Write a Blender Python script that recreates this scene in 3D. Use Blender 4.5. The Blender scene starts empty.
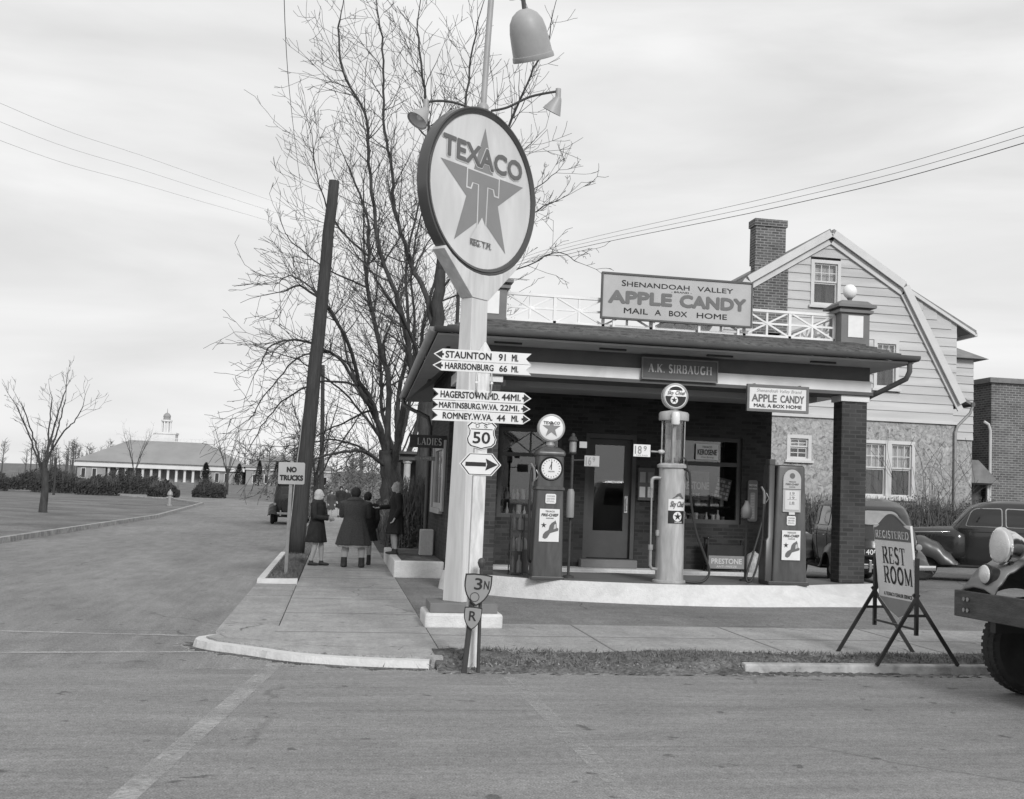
import bpy, math, random
from mathutils import Vector, Matrix
from mathutils.bvhtree import BVHTree
rnd = random.Random(7)
PI = math.pi
R = math.radians
S = bpy.context.scene
COL = S.collection

# ------------------------------------------------------------------ camera
F, YAW, PITCH, ROLL = 1194.84, R(11.2523), R(4.7094), R(2.1115)
cd = bpy.data.cameras.new('camera'); cam = bpy.data.objects.new('camera', cd); COL.objects.link(cam)
fv = Vector((math.sin(YAW)*math.cos(PITCH), math.cos(YAW)*math.cos(PITCH), math.sin(PITCH)))
rv = Vector((math.cos(YAW), -math.sin(YAW), 0)); uv_ = rv.cross(fv)
r2 = math.cos(ROLL)*rv + math.sin(ROLL)*uv_; u2 = -math.sin(ROLL)*rv + math.cos(ROLL)*uv_
cam.matrix_world = Matrix(((r2.x, u2.x, -fv.x, 0), (r2.y, u2.y, -fv.y, 0), (r2.z, u2.z, -fv.z, 1.6), (0, 0, 0, 1)))
cd.sensor_fit = 'HORIZONTAL'; cd.sensor_width = 36; cd.lens = 36*F/1024
cd.shift_x = (512-581)/1024; cd.shift_y = (397-399.5)/1024
cd.clip_start = .1; cd.clip_end = 3000
S.camera = cam

# ------------------------------------------------------------------ world, sun, exposure
SUN_EL, SUN_AZ = 30, 168          # azimuth clockwise from +Y: behind the camera, a little to the right
w = bpy.data.worlds.new('World'); S.world = w; w.use_nodes = True
nt = w.node_tree; nt.nodes.clear()
def N(t, k, **kw):
    n = t.nodes.new(k)
    for a, b in kw.items(): setattr(n, a, b)
    return n
sky = N(nt, 'ShaderNodeTexSky', sky_type='NISHITA', sun_disc=False)
sky.sun_elevation = R(SUN_EL); sky.sun_rotation = R(SUN_AZ)
bw = N(nt, 'ShaderNodeRGBToBW'); nt.links.new(sky.outputs[0], bw.inputs[0])
tc = N(nt, 'ShaderNodeTexCoord')
mp = N(nt, 'ShaderNodeMapping'); mp.inputs['Scale'].default_value = (1.0, 1.0, 5.0); mp.inputs['Rotation'].default_value = (.06, -.09, .4)
nt.links.new(tc.outputs['Generated'], mp.inputs[0])
nz = N(nt, 'ShaderNodeTexNoise'); nz.inputs['Scale'].default_value = 2.3; nz.inputs['Detail'].default_value = 6; nz.inputs['Roughness'].default_value = .5; nz.inputs['Distortion'].default_value = .5
nt.links.new(mp.outputs[0], nz.inputs['Vector'])
mr = N(nt, 'ShaderNodeMapRange'); mr.inputs[1].default_value = .36; mr.inputs[2].default_value = .66; mr.inputs[3].default_value = 5.6; mr.inputs[4].default_value = 7.3
nt.links.new(nz.outputs[0], mr.inputs[0])
ma = N(nt, 'ShaderNodeMath', operation='MULTIPLY_ADD'); ma.inputs[1].default_value = .12
nt.links.new(bw.outputs[0], ma.inputs[0]); nt.links.new(mr.outputs[0], ma.inputs[2])
bg = N(nt, 'ShaderNodeBackground'); bg.inputs[1].default_value = .1
nt.links.new(ma.outputs[0], bg.inputs[0])
wo = N(nt, 'ShaderNodeOutputWorld'); nt.links.new(bg.outputs[0], wo.inputs[0])
sd = bpy.data.lights.new('sun', 'SUN'); sun = bpy.data.objects.new('sun', sd); COL.objects.link(sun)
sd.energy = 2.0; sd.angle = R(12); sd.color = (1, 1, 1)
d = Vector((math.sin(R(SUN_AZ))*math.cos(R(SUN_EL)), math.cos(R(SUN_AZ))*math.cos(R(SUN_EL)), math.sin(R(SUN_EL))))
sun.rotation_euler = d.to_track_quat('Z', 'Y').to_euler()
vs = S.view_settings; vs.view_transform = 'Standard'; vs.look = 'None'; vs.exposure = 0.27; vs.gamma = 1; vs.use_curve_mapping = False

# ------------------------------------------------------------------ materials (a black-and-white photograph: greys only)
def base_mat(name, rough, spec, metal=0):
    m = bpy.data.materials.new(name); m.use_nodes = True
    t = m.node_tree; b = t.nodes['Principled BSDF']
    b.inputs['Roughness'].default_value = rough; b.inputs['Specular IOR Level'].default_value = spec; b.inputs['Metallic'].default_value = metal
    return m, t, b
def g3(v): return (v, v, v, 1)
def mat(name, v, rough=.75, var=.12, scale=2.5, bump=0, bscale=30, spec=.3, metal=0, coord='Object', stain=0, sscale=.35, stretch=(1, 1, 1)):
    m, t, b = base_mat(name, rough, spec, metal)
    tcn = N(t, 'ShaderNodeTexCoord'); mpn = N(t, 'ShaderNodeMapping'); mpn.inputs['Scale'].default_value = stretch
    t.links.new(tcn.outputs[coord], mpn.inputs[0])
    n1 = N(t, 'ShaderNodeTexNoise'); n1.inputs['Scale'].default_value = scale; n1.inputs['Detail'].default_value = 8; n1.inputs['Roughness'].default_value = .6
    t.links.new(mpn.outputs[0], n1.inputs['Vector'])
    r = N(t, 'ShaderNodeMapRange'); r.inputs[1].default_value = .28; r.inputs[2].default_value = .72
    r.inputs[3].default_value = v*(1-var); r.inputs[4].default_value = min(.9, v*(1+var))
    t.links.new(n1.outputs[0], r.inputs[0]); out = r.outputs[0]
    if stain:
        n2 = N(t, 'ShaderNodeTexNoise'); n2.inputs['Scale'].default_value = sscale; n2.inputs['Detail'].default_value = 5; n2.inputs['Distortion'].default_value = 1.2
        t.links.new(mpn.outputs[0], n2.inputs['Vector'])
        r2n = N(t, 'ShaderNodeMapRange'); r2n.inputs[1].default_value = .35; r2n.inputs[2].default_value = .65; r2n.inputs[3].default_value = 1-stain; r2n.inputs[4].default_value = 1+stain*.5
        t.links.new(n2.outputs[0], r2n.inputs[0])
        mm = N(t, 'ShaderNodeMath', operation='MULTIPLY'); t.links.new(out, mm.inputs[0]); t.links.new(r2n.outputs[0], mm.inputs[1]); out = mm.outputs[0]
    t.links.new(out, b.inputs['Base Color'])
    if bump:
        n3 = N(t, 'ShaderNodeTexNoise'); n3.inputs['Scale'].default_value = bscale; n3.inputs['Detail'].default_value = 4
        t.links.new(mpn.outputs[0], n3.inputs['Vector'])
        bp = N(t, 'ShaderNodeBump'); bp.inputs['Strength'].default_value = bump; bp.inputs['Distance'].default_value = .02
        t.links.new(n3.outputs[0], bp.inputs['Height']); t.links.new(bp.outputs[0], b.inputs['Normal'])
    return m
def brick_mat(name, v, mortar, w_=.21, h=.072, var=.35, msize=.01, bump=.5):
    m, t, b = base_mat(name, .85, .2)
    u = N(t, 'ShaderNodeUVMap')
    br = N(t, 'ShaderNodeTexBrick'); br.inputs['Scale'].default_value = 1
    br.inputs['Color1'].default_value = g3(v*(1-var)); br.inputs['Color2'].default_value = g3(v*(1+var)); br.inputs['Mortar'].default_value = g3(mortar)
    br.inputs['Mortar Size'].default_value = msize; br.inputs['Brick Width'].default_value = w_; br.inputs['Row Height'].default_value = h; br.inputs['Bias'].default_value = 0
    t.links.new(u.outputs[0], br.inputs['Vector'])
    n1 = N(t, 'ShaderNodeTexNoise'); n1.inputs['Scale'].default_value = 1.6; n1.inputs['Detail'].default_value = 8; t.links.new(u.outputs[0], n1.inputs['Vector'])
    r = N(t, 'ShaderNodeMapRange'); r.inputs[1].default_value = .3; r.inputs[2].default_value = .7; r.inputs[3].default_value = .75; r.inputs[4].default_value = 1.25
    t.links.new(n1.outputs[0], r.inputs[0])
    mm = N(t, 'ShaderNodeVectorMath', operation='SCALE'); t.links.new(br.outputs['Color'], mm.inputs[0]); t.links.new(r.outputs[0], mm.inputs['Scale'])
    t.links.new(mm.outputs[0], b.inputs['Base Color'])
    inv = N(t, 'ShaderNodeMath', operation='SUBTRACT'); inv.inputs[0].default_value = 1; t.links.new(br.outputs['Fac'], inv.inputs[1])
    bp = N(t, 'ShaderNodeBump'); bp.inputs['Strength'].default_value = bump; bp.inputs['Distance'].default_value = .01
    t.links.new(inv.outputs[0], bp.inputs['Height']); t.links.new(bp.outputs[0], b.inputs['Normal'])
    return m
def stone_mat(name, v):
    m, t, b = base_mat(name, .9, .2)
    u = N(t, 'ShaderNodeUVMap'); wv = N(t, 'ShaderNodeTexNoise'); wv.inputs['Scale'].default_value = 3
    t.links.new(u.outputs[0], wv.inputs['Vector'])
    mx = N(t, 'ShaderNodeMixRGB'); mx.inputs[0].default_value = .3; t.links.new(u.outputs[0], mx.inputs[1]); t.links.new(wv.outputs['Color'], mx.inputs[2])
    vo = N(t, 'ShaderNodeTexVoronoi', feature='DISTANCE_TO_EDGE'); vo.inputs['Scale'].default_value = 8.5; t.links.new(mx.outputs[0], vo.inputs['Vector'])
    vc = N(t, 'ShaderNodeTexVoronoi'); vc.inputs['Scale'].default_value = 8.5; t.links.new(mx.outputs[0], vc.inputs['Vector'])
    bw_ = N(t, 'ShaderNodeRGBToBW'); t.links.new(vc.outputs['Color'], bw_.inputs[0])
    r1 = N(t, 'ShaderNodeMapRange'); r1.inputs[3].default_value = v*.8; r1.inputs[4].default_value = v*1.12; t.links.new(bw_.outputs[0], r1.inputs[0])
    r2_ = N(t, 'ShaderNodeMapRange'); r2_.inputs[1].default_value = 0; r2_.inputs[2].default_value = .12; r2_.inputs[3].default_value = .8; r2_.inputs[4].default_value = 1; t.links.new(vo.outputs['Distance'], r2_.inputs[0])
    n1 = N(t, 'ShaderNodeTexNoise'); n1.inputs['Scale'].default_value = 9; n1.inputs['Detail'].default_value = 8; n1.inputs['Roughness'].default_value = .7; t.links.new(u.outputs[0], n1.inputs['Vector'])
    r3 = N(t, 'ShaderNodeMapRange'); r3.inputs[1].default_value = .3; r3.inputs[2].default_value = .7; r3.inputs[3].default_value = .7; r3.inputs[4].default_value = 1.25; t.links.new(n1.outputs[0], r3.inputs[0])
    a = N(t, 'ShaderNodeMath', operation='MULTIPLY'); t.links.new(r1.outputs[0], a.inputs[0]); t.links.new(r2_.outputs[0], a.inputs[1])
    n4 = N(t, 'ShaderNodeTexNoise'); n4.inputs['Scale'].default_value = 5.5; n4.inputs['Detail'].default_value = 6; n4.inputs['Roughness'].default_value = .65; n4.inputs['Distortion'].default_value = 1.6; t.links.new(u.outputs[0], n4.inputs['Vector'])
    r4 = N(t, 'ShaderNodeMapRange'); r4.inputs[1].default_value = .36; r4.inputs[2].default_value = .47; r4.inputs[3].default_value = .5; r4.inputs[4].default_value = 1; t.links.new(n4.outputs[0], r4.inputs[0])
    a2 = N(t, 'ShaderNodeMath', operation='MULTIPLY'); t.links.new(a.outputs[0], a2.inputs[0]); t.links.new(r4.outputs[0], a2.inputs[1]); a = a2
    c = N(t, 'ShaderNodeMath', operation='MULTIPLY'); t.links.new(a.outputs[0], c.inputs[0]); t.links.new(r3.outputs[0], c.inputs[1])
    t.links.new(c.outputs[0], b.inputs['Base Color'])
    bp = N(t, 'ShaderNodeBump'); bp.inputs['Strength'].default_value = .8; bp.inputs['Distance'].default_value = .03
    t.links.new(c.outputs[0], bp.inputs['Height']); t.links.new(bp.outputs[0], b.inputs['Normal'])
    return m
def ground_mat(name, v, var=.2, crack=.5, fine=90, streak=(1, 1, 1), crack_scale=.45):
    m, t, b = base_mat(name, .9, .2)
    tcn = N(t, 'ShaderNodeTexCoord'); mpn = N(t, 'ShaderNodeMapping'); mpn.inputs['Scale'].default_value = streak; t.links.new(tcn.outputs['Object'], mpn.inputs[0])
    def noise(sc, det, lo, hi, a=.3, c=.7, dist=0, vec=None):
        n = N(t, 'ShaderNodeTexNoise'); n.inputs['Scale'].default_value = sc; n.inputs['Detail'].default_value = det; n.inputs['Distortion'].default_value = dist
        t.links.new(vec or mpn.outputs[0], n.inputs['Vector'])
        r = N(t, 'ShaderNodeMapRange'); r.inputs[1].default_value = a; r.inputs[2].default_value = c; r.inputs[3].default_value = lo; r.inputs[4].default_value = hi
        t.links.new(n.outputs[0], r.inputs[0]); return r.outputs[0], n
    def mul(a, c):
        k = N(t, 'ShaderNodeMath', operation='MULTIPLY'); t.links.new(a, k.inputs[0]); t.links.new(c, k.inputs[1]); return k.outputs[0]
    o1, _ = noise(.28, 6, v*(1-var), v*(1+var*.7), dist=.8)
    o2, _ = noise(2.6, 8, .86, 1.12)
    o3, n3 = noise(fine, 4, .58, 1.42, vec=tcn.outputs['Object'])
    o4, _ = noise(19, 5, .84, 1.17, vec=tcn.outputs['Object'])
    o5, _ = noise(5.5, 2, .55, 1, .26, .31, vec=tcn.outputs['Object'])          # oil drips and small patches
    m2 = N(t, 'ShaderNodeMapping'); m2.inputs['Scale'].default_value = (streak[0]*.5, streak[1]*7, 1) if streak[1] > streak[0] else (streak[0]*6, streak[1]*.5, 1); t.links.new(tcn.outputs['Object'], m2.inputs[0])
    o6, _ = noise(1.3, 5, .93, 1.06, vec=m2.outputs[0])                          # long tyre-worn streaks
    col = mul(mul(mul(mul(mul(o1, o2), o3), o4), o5), o6)
    if crack:
        wv = N(t, 'ShaderNodeTexNoise'); wv.inputs['Scale'].default_value = 1.6; wv.inputs['Detail'].default_value = 5; t.links.new(tcn.outputs['Object'], wv.inputs['Vector'])
        mx = N(t, 'ShaderNodeMixRGB'); mx.inputs[0].default_value = .3; t.links.new(tcn.outputs['Object'], mx.inputs[1]); t.links.new(wv.outputs['Color'], mx.inputs[2])
        vo = N(t, 'ShaderNodeTexVoronoi', feature='DISTANCE_TO_EDGE'); vo.inputs['Scale'].default_value = crack_scale; t.links.new(mx.outputs[0], vo.inputs['Vector'])
        r = N(t, 'ShaderNodeMapRange'); r.inputs[1].default_value = .001; r.inputs[2].default_value = .006; r.inputs[3].default_value = 1-crack; r.inputs[4].default_value = 1; t.links.new(vo.outputs['Distance'], r.inputs[0])
        gate, _ = noise(.5, 3, 0, 1, .5, .58)
        mxx = N(t, 'ShaderNodeMixRGB'); t.links.new(gate, mxx.inputs[0]); mxx.inputs[1].default_value = (1, 1, 1, 1); t.links.new(r.outputs[0], mxx.inputs[2])
        bwn = N(t, 'ShaderNodeRGBToBW'); t.links.new(mxx.outputs[0], bwn.inputs[0]); col = mul(col, bwn.outputs[0])
    t.links.new(col, b.inputs['Base Color'])
    bp = N(t, 'ShaderNodeBump'); bp.inputs['Strength'].default_value = .35; bp.inputs['Distance'].default_value = .01
    t.links.new(n3.outputs[0], bp.inputs['Height']); t.links.new(bp.outputs[0], b.inputs['Normal'])
    return m
def glass_mat(name, refl=.1, rough=.02, tint=.9):
    m = bpy.data.materials.new(name); m.use_nodes = True; t = m.node_tree; t.nodes.clear()
    tr = N(t, 'ShaderNodeBsdfTransparent'); tr.inputs[0].default_value = g3(tint)
    gl = N(t, 'ShaderNodeBsdfGlossy'); gl.inputs['Roughness'].default_value = rough; gl.inputs[0].default_value = g3(.9)
    fr = N(t, 'ShaderNodeFresnel'); fr.inputs[0].default_value = 1.5
    ad = N(t, 'ShaderNodeMath', operation='ADD', use_clamp=True); ad.inputs[1].default_value = refl; t.links.new(fr.outputs[0], ad.inputs[0])
    mx = N(t, 'ShaderNodeMixShader'); t.links.new(ad.outputs[0], mx.inputs[0]); t.links.new(tr.outputs[0], mx.inputs[1]); t.links.new(gl.outputs[0], mx.inputs[2])
    o = N(t, 'ShaderNodeOutputMaterial'); t.links.new(mx.outputs[0], o.inputs[0])
    return m

K = dict(
 road=ground_mat('road', .225, .12, .3, 80, (.45, 1.5, 1), .3), street=ground_mat('street', .225, .2, .4, 60, (1.6, .5, 1)),
 lot=ground_mat('lot_asphalt', .19, .24, .5, 60), walk=ground_mat('walk_concrete', .325, .12, .35, 110), apron=ground_mat('apron_concrete', .31, .14, .6, 100),
 dirt=mat('dirt', .15, .95, .6, 22, .9, 60, .1, stain=.4, sscale=2), earth=ground_mat('earth', .16, .4, 0, 24), grass=mat('dry_grass', .17, .9, .4, 6, spec=.1),
 kerb=mat('kerb_paint', .6, .85, .07, 20, .5, 45, .2, stain=.1, sscale=2.5), oldkerb=mat('old_kerb', .36, .9, .25, 6, .4, 40, .2, stain=.3, sscale=3),
 linepaint=None, white=mat('white_paint', .74, .55, .06, 3, .08, 20, .35, stain=.1, sscale=1.2),
 wood_white=mat('white_wood', .64, .7, .2, 6, .15, 30, .3, stain=.25, sscale=2.5, stretch=(4, 4, .7)), cream=mat('post_paint', .58, .5, .08, 5, .1, 8, .4, stain=.14, sscale=1.2, stretch=(5, 5, .5)),
 trim=mat('grey_trim', .16, .6, .15, 2.5, .1, 20, .3), rim=mat('rim_paint', .06, .22, .1, 2, spec=.6), doorpaint=mat('door_paint', .055, .5, .15, 3, .05, 20, .4), trimdark=mat('dark_trim', .095, .6, .15, 2.5, .1, 20, .3), soffit=mat('soffit', .38, .7, .12, 2, spec=.2), ceiling=mat('ceiling_paint', .36, .7, .1, 1.5, spec=.2),
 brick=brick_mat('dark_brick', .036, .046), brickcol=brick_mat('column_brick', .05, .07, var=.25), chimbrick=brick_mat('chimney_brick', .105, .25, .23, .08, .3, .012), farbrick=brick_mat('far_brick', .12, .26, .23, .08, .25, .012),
 shingle=mat('shingle', .11, .9, .4, 9, .6, 25, .2, stain=.2), clap=mat('clapboard', .5, .75, .09, 1.0, .1, 20, .25, stain=.14, sscale=.5, stretch=(.35, .35, 3.8)), housetrim=mat('house_trim', .56, .6, .06, 3, spec=.3),
 stone=stone_mat('rough_stucco', .4), slate=mat('roof_slate', .2, .8, .25, 3, .3, 12, .3),
 bark=mat('bark', .06, .95, .4, 7, .8, 25, .1, stretch=(1, 1, .3)), twig=mat('twig', .075, .95, .25, 3, spec=.1), polewood=mat('pole_wood', .055, .9, .35, 8, .6, 30, .15, stretch=(4, 4, .25)),
 leaf=mat('hedge_leaf', .1, .85, .6, 5, spec=.15), scrub=mat('scrub', .13, .9, .5, 5, spec=.1), conifer=mat('conifer', .05, .85, .3, 3, spec=.15), farwood=mat('far_wood', .11, .95, .25, .2, spec=.1),
 black=mat('black_paint', .022, .4, .2, 6, spec=.4), blackmat=mat('black_letter', .03, .6, .1, 5, spec=.2), iron=mat('dark_iron', .05, .55, .3, 8, .1, 40, .4), rubber=mat('rubber', .03, .75, .25, 8, .2, 60, .3),
 steel=mat('galvanised', .36, .45, .15, 6, spec=.5, metal=.6), chrome=mat('chrome', .75, .12, .03, 3, metal=1), gal=mat('old_pipe', .3, .55, .2, 8, spec=.4, metal=.3),
 pumpred=mat('pump_paint', .075, .35, .15, 6, .03, 10, .5, stain=.28, sscale=2.5, stretch=(3, 3, .6)), pumpdk=mat('pump_dark', .06, .35, .12, 3, spec=.5), pumpgrey=mat('pump_grey', .42, .3, .12, 6, spec=.5, stain=.22, sscale=2.4, stretch=(3, 3, .6)),
 enamel=mat('white_enamel', .72, .25, .04, 3, spec=.5, stain=.05, sscale=1.5), signface=mat('sign_face', .6, .25, .05, 3, spec=.45, stain=.1, sscale=1.5, stretch=(2, 2, .6)), signgrey=mat('sign_grey', .42, .5, .08, 3, spec=.3, stain=.12), star=mat('star_red', .22, .25, .05, 3, spec=.45), lettergrey=mat('letter_grey', .13, .4, .08, 5, spec=.3),
 midgrey=mat('mid_grey', .25, .5, .1, 4, spec=.3), shade=mat('lamp_shade', .34, .45, .1, 4, spec=.4), shadein=mat('shade_inside', .62, .5, .06, 4, spec=.4), globe=mat('milk_glass', .78, .15, .03, 2, spec=.5),
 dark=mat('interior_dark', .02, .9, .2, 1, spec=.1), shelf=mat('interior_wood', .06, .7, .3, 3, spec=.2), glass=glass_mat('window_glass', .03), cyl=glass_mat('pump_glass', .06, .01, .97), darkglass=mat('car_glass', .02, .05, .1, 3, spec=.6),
 curtain=mat('curtain', .5, .9, .15, 3, spec=.1), shadecloth=mat('roller_shade', .55, .9, .08, 2, spec=.1), drape=mat('dark_drape', .1, .9, .3, 4, spec=.1),
 carblack=mat('car_paint', .03, .18, .12, 2, spec=.6, stain=.1), cargrey=mat('car_dusty', .075, .3, .15, 2, spec=.5), lens=mat('lamp_glass', .6, .08, .12, 9, .25, 60, .9), truckpaint=mat('truck_paint', .17, .35, .12, 3, spec=.5), plank=mat('bumper_plank', .085, .7, .3, 5, .3, 20, .2, stretch=(1, 1, 4)),
 coatdk=mat('dark_coat', .035, .95, .25, 9, .4, 120, .1), coatgrey=mat('tweed_coat', .07, .95, .35, 60, .4, 120, .1), skin=mat('skin', .42, .6, .06, 6, spec=.3), stocking=mat('stocking', .44, .8, .08, 6, spec=.2), shoe=mat('shoe', .04, .5, .2, 6, spec=.3), hairlt=mat('fair_hair', .34, .8, .25, 30, .5, 60, .2, stretch=(1, 1, .3)), scarf=mat('light_scarf', .44, .9, .12, 14, .5, 25, .1), hairdk=mat('dark_hair', .03, .7, .3, 30, .4, 60, .2),
 campus=mat('pale_stone', .66, .8, .1, .2, spec=.2), campuswall=mat('campus_brick', .3, .85, .15, .3, spec=.2), roofgrey=mat('campus_roof', .27, .8, .12, .15, spec=.2), porchpost=mat('porch_white', .5, .7, .1, 3, spec=.2),
 paper=mat('paper', .6, .8, .06, 4, spec=.2), can1=mat('tin_light', .55, .4, .3, 20, spec=.5), can2=mat('tin_dark', .12, .4, .3, 20, spec=.5), hose=mat('hose', .025, .55, .2, 6, spec=.4), copper=mat('nozzle', .4, .3, .2, 6, metal=.7),
)

def worn_paint(name, v, lo, hi):
    m = bpy.data.materials.new(name); m.use_nodes = True; t = m.node_tree; b = t.nodes['Principled BSDF']; b.inputs['Base Color'].default_value = g3(v); b.inputs['Roughness'].default_value = .9; b.inputs['Specular IOR Level'].default_value = .2
    tcn = N(t, 'ShaderNodeTexCoord'); n1 = N(t, 'ShaderNodeTexNoise'); n1.inputs['Scale'].default_value = 26; n1.inputs['Detail'].default_value = 8; n1.inputs['Roughness'].default_value = .75; t.links.new(tcn.outputs['Object'], n1.inputs['Vector'])
    n2 = N(t, 'ShaderNodeTexNoise'); n2.inputs['Scale'].default_value = 2.2; n2.inputs['Detail'].default_value = 3; t.links.new(tcn.outputs['Object'], n2.inputs['Vector'])
    ad = N(t, 'ShaderNodeMath', operation='MULTIPLY_ADD'); ad.inputs[1].default_value = .6; t.links.new(n2.outputs[0], ad.inputs[0]); t.links.new(n1.outputs[0], ad.inputs[2])
    r = N(t, 'ShaderNodeMapRange'); r.inputs[1].default_value = lo; r.inputs[2].default_value = hi; r.inputs[4].default_value = .8; t.links.new(ad.outputs[0], r.inputs[0]); t.links.new(r.outputs[0], b.inputs['Alpha']); return m
K['linepaint'] = worn_paint('line_paint', .5, .62, 1.0); K['faintpaint'] = worn_paint('faint_line_paint', .46, .72, 1.05)
# ------------------------------------------------------------------ mesh helpers
class MB:
    def __init__(s): s.v = []; s.f = []
    def add(s, vs, fs):
        o = len(s.v); s.v += [tuple(p) for p in vs]; s.f += [tuple(i+o for i in f) for f in fs]; return s
    def box(s, x0, x1, y0, y1, z0, z1):
        return s.add([(x0,y0,z0),(x1,y0,z0),(x1,y1,z0),(x0,y1,z0),(x0,y0,z1),(x1,y0,z1),(x1,y1,z1),(x0,y1,z1)],
                     [(0,3,2,1),(4,5,6,7),(0,1,5,4),(1,2,6,5),(2,3,7,6),(3,0,4,7)])
    def hexa(s, b, t):   # bottom 4 points, top 4 points
        return s.add(list(b)+list(t), [(0,3,2,1),(4,5,6,7),(0,1,5,4),(1,2,6,5),(2,3,7,6),(3,0,4,7)])
    def bar(s, a, b, w_, h=None, up=(0,0,1)):
        a = Vector(a); b = Vector(b); h = h or w_; dv = (b-a).normalized(); up = Vector(up)
        if abs(dv.dot(up)) > .98: up = Vector((0,1,0))
        sx = dv.cross(up).normalized(); sy = sx.cross(dv)
        q = [(-1,-1),(1,-1),(1,1),(-1,1)]
        return s.hexa([a+sx*w_/2*i+sy*h/2*j for i,j in q], [b+sx*w_/2*i+sy*h/2*j for i,j in q])
    def loft(s, rings, cap=True, closed=True):
        n = len(rings[0]); o = len(s.v)
        for r in rings: s.v += [tuple(p) for p in r]
        for k in range(len(rings)-1):
            for i in range(n if closed else n-1):
                j = (i+1) % n
                s.f.append((o+k*n+i, o+k*n+j, o+(k+1)*n+j, o+(k+1)*n+i))
        if cap and closed:
            s.f.append(tuple(o+i for i in reversed(range(n)))); s.f.append(tuple(o+(len(rings)-1)*n+i for i in range(n)))
        return s
    def tube(s, pts, rad, n=8, cap=True):
        pts = [Vector(p) for p in pts]
        if not hasattr(rad, '__len__'): rad = [rad]*len(pts)
        rings = []; prev = None
        for i, p in enumerate(pts):
            t = (pts[min(i+1,len(pts)-1)]-pts[max(i-1,0)])
            t = t.normalized() if t.length > 1e-9 else Vector((0,0,1))
            if prev is None:
                a = t.cross(Vector((0,0,1)));
                if a.length < .05: a = t.cross(Vector((0,1,0)))
            else: a = prev - t*prev.dot(t)
            a.normalize(); prev = a; b = t.cross(a)
            rings.append([p+(a*math.cos(2*PI*k/n)+b*math.sin(2*PI*k/n))*rad[i] for k in range(n)])
        return s.loft(rings, cap)
    def lathe(s, prof, c=(0,0,0), n=24, ax='z', sx=1, sy=1):   # profile of (r, h)
        c = Vector(c); rings = []
        for r, h in prof:
            ring = []
            for k in range(n):
                a = 2*PI*k/n; x = r*math.cos(a)*sx; y = r*math.sin(a)*sy
                ring.append(c+(Vector((x,y,h)) if ax == 'z' else Vector((x,-h,y)) if ax == 'y' else Vector((h,x,y))))
            rings.append(ring)
        return s.loft(rings)
    def ell(s, c, r, n=16, m=10):
        c = Vector(c); rings = []
        for i in range(m+1):
            ph = -PI/2+PI*i/m; q = max(math.cos(ph), .02)
            rings.append([c+Vector((r[0]*q*math.cos(2*PI*k/n), r[1]*q*math.sin(2*PI*k/n), r[2]*math.sin(ph))) for k in range(n)])
        return s.loft(rings)
    def prism(s, poly, y0, y1, o=(0,0,0), u=(1,0,0), v=(0,0,1), nrm=None):   # polygon in (u,v), extruded along the normal from y0 to y1
        o = Vector(o); u = Vector(u); v = Vector(v); nv = Vector(nrm) if nrm else v.cross(u)
        return s.loft([[o+u*a+v*b+nv*y0 for a, b in poly], [o+u*a+v*b+nv*y1 for a, b in poly]])
    def face(s, poly, off=0, o=(0,0,0), u=(1,0,0), v=(0,0,1)):               # a flat painted sheet facing u x v
        o = Vector(o); u = Vector(u); v = Vector(v); nv = u.cross(v)
        k = len(s.v); s.v += [tuple(o+u*a+v*b+nv*off) for a, b in poly]; s.f.append(tuple(range(k, k+len(poly)))); return s
    def text(s, st, x0, x1, z0, z1, off=0, o=(0,0,0), u=(1,0,0), v=(0,0,1), bold=.02, shear=0):
        vs, fs, bb = text_data(st, 0); o = Vector(o); u = Vector(u); v = Vector(v); nv = u.cross(v)
        h = z1-z0; k = bold*.9*h
        for q, (ex, ez) in enumerate(((0,0),(-1,0),(1,0),(0,1),(0,-1),(.7,.7),(-.7,-.7),(.7,-.7),(-.7,.7)) if bold else ((0,0),)):
            out = []
            for x, y in vs:
                a = x0+k+(x-bb[0])/(bb[1]-bb[0])*(x1-x0-2*k)+ex*k; b = z0+k+(y-bb[2])/(bb[3]-bb[2])*(h-2*k)+ez*k
                out.append(o+u*(a+shear*(b-z0))+v*b+nv*(off+.00025*q))
            s.add(out, fs)
        return s
    def build(s, name, m, parent=None, smooth=False, bevel=0, loc=None, solid=0, remesh=0, smit=0):
        me = bpy.data.meshes.new(name); me.from_pydata(s.v, [], s.f); me.update()
        o = bpy.data.objects.new(name, me); COL.objects.link(o)
        if remesh:
            md = o.modifiers.new('r', 'REMESH'); md.mode = 'VOXEL'; md.voxel_size = remesh
            if smit: ms = o.modifiers.new('s', 'SMOOTH'); ms.iterations = smit; ms.factor = .5
            dg = bpy.context.evaluated_depsgraph_get(); dg.update()
            me2 = bpy.data.meshes.new_from_object(o.evaluated_get(dg)); o.modifiers.clear(); o.data = me2; me2.name = name; bpy.data.meshes.remove(me); me = me2; smooth = 180
        box_uv(me); me.materials.clear(); me.materials.append(K[m] if isinstance(m, str) else m)
        if smooth:
            for p in me.polygons: p.use_smooth = True
            if smooth != 180: me.set_sharp_from_angle(angle=R(38))
        if parent: o.parent = parent
        if loc: o.location = loc
        if solid:
            md = o.modifiers.new('t', 'SOLIDIFY'); md.thickness = solid; md.offset = 0
        if bevel:
            md = o.modifiers.new('b', 'BEVEL'); md.width = bevel; md.segments = 2; md.limit_method = 'ANGLE'; md.angle_limit = R(40)
        return o
def box_uv(me):
    uvl = me.uv_layers.new(name='UVMap'); vv = me.vertices
    for p in me.polygons:
        n = p.normal; ax, ay, az = abs(n.x), abs(n.y), abs(n.z)
        for li in p.loop_indices:
            c = vv[me.loops[li].vertex_index].co
            uvl.data[li].uv = (c.x, c.y) if az > ax and az > ay else (c.y, c.z) if ax > ay else (c.x, c.z)
_tc = {}
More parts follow.
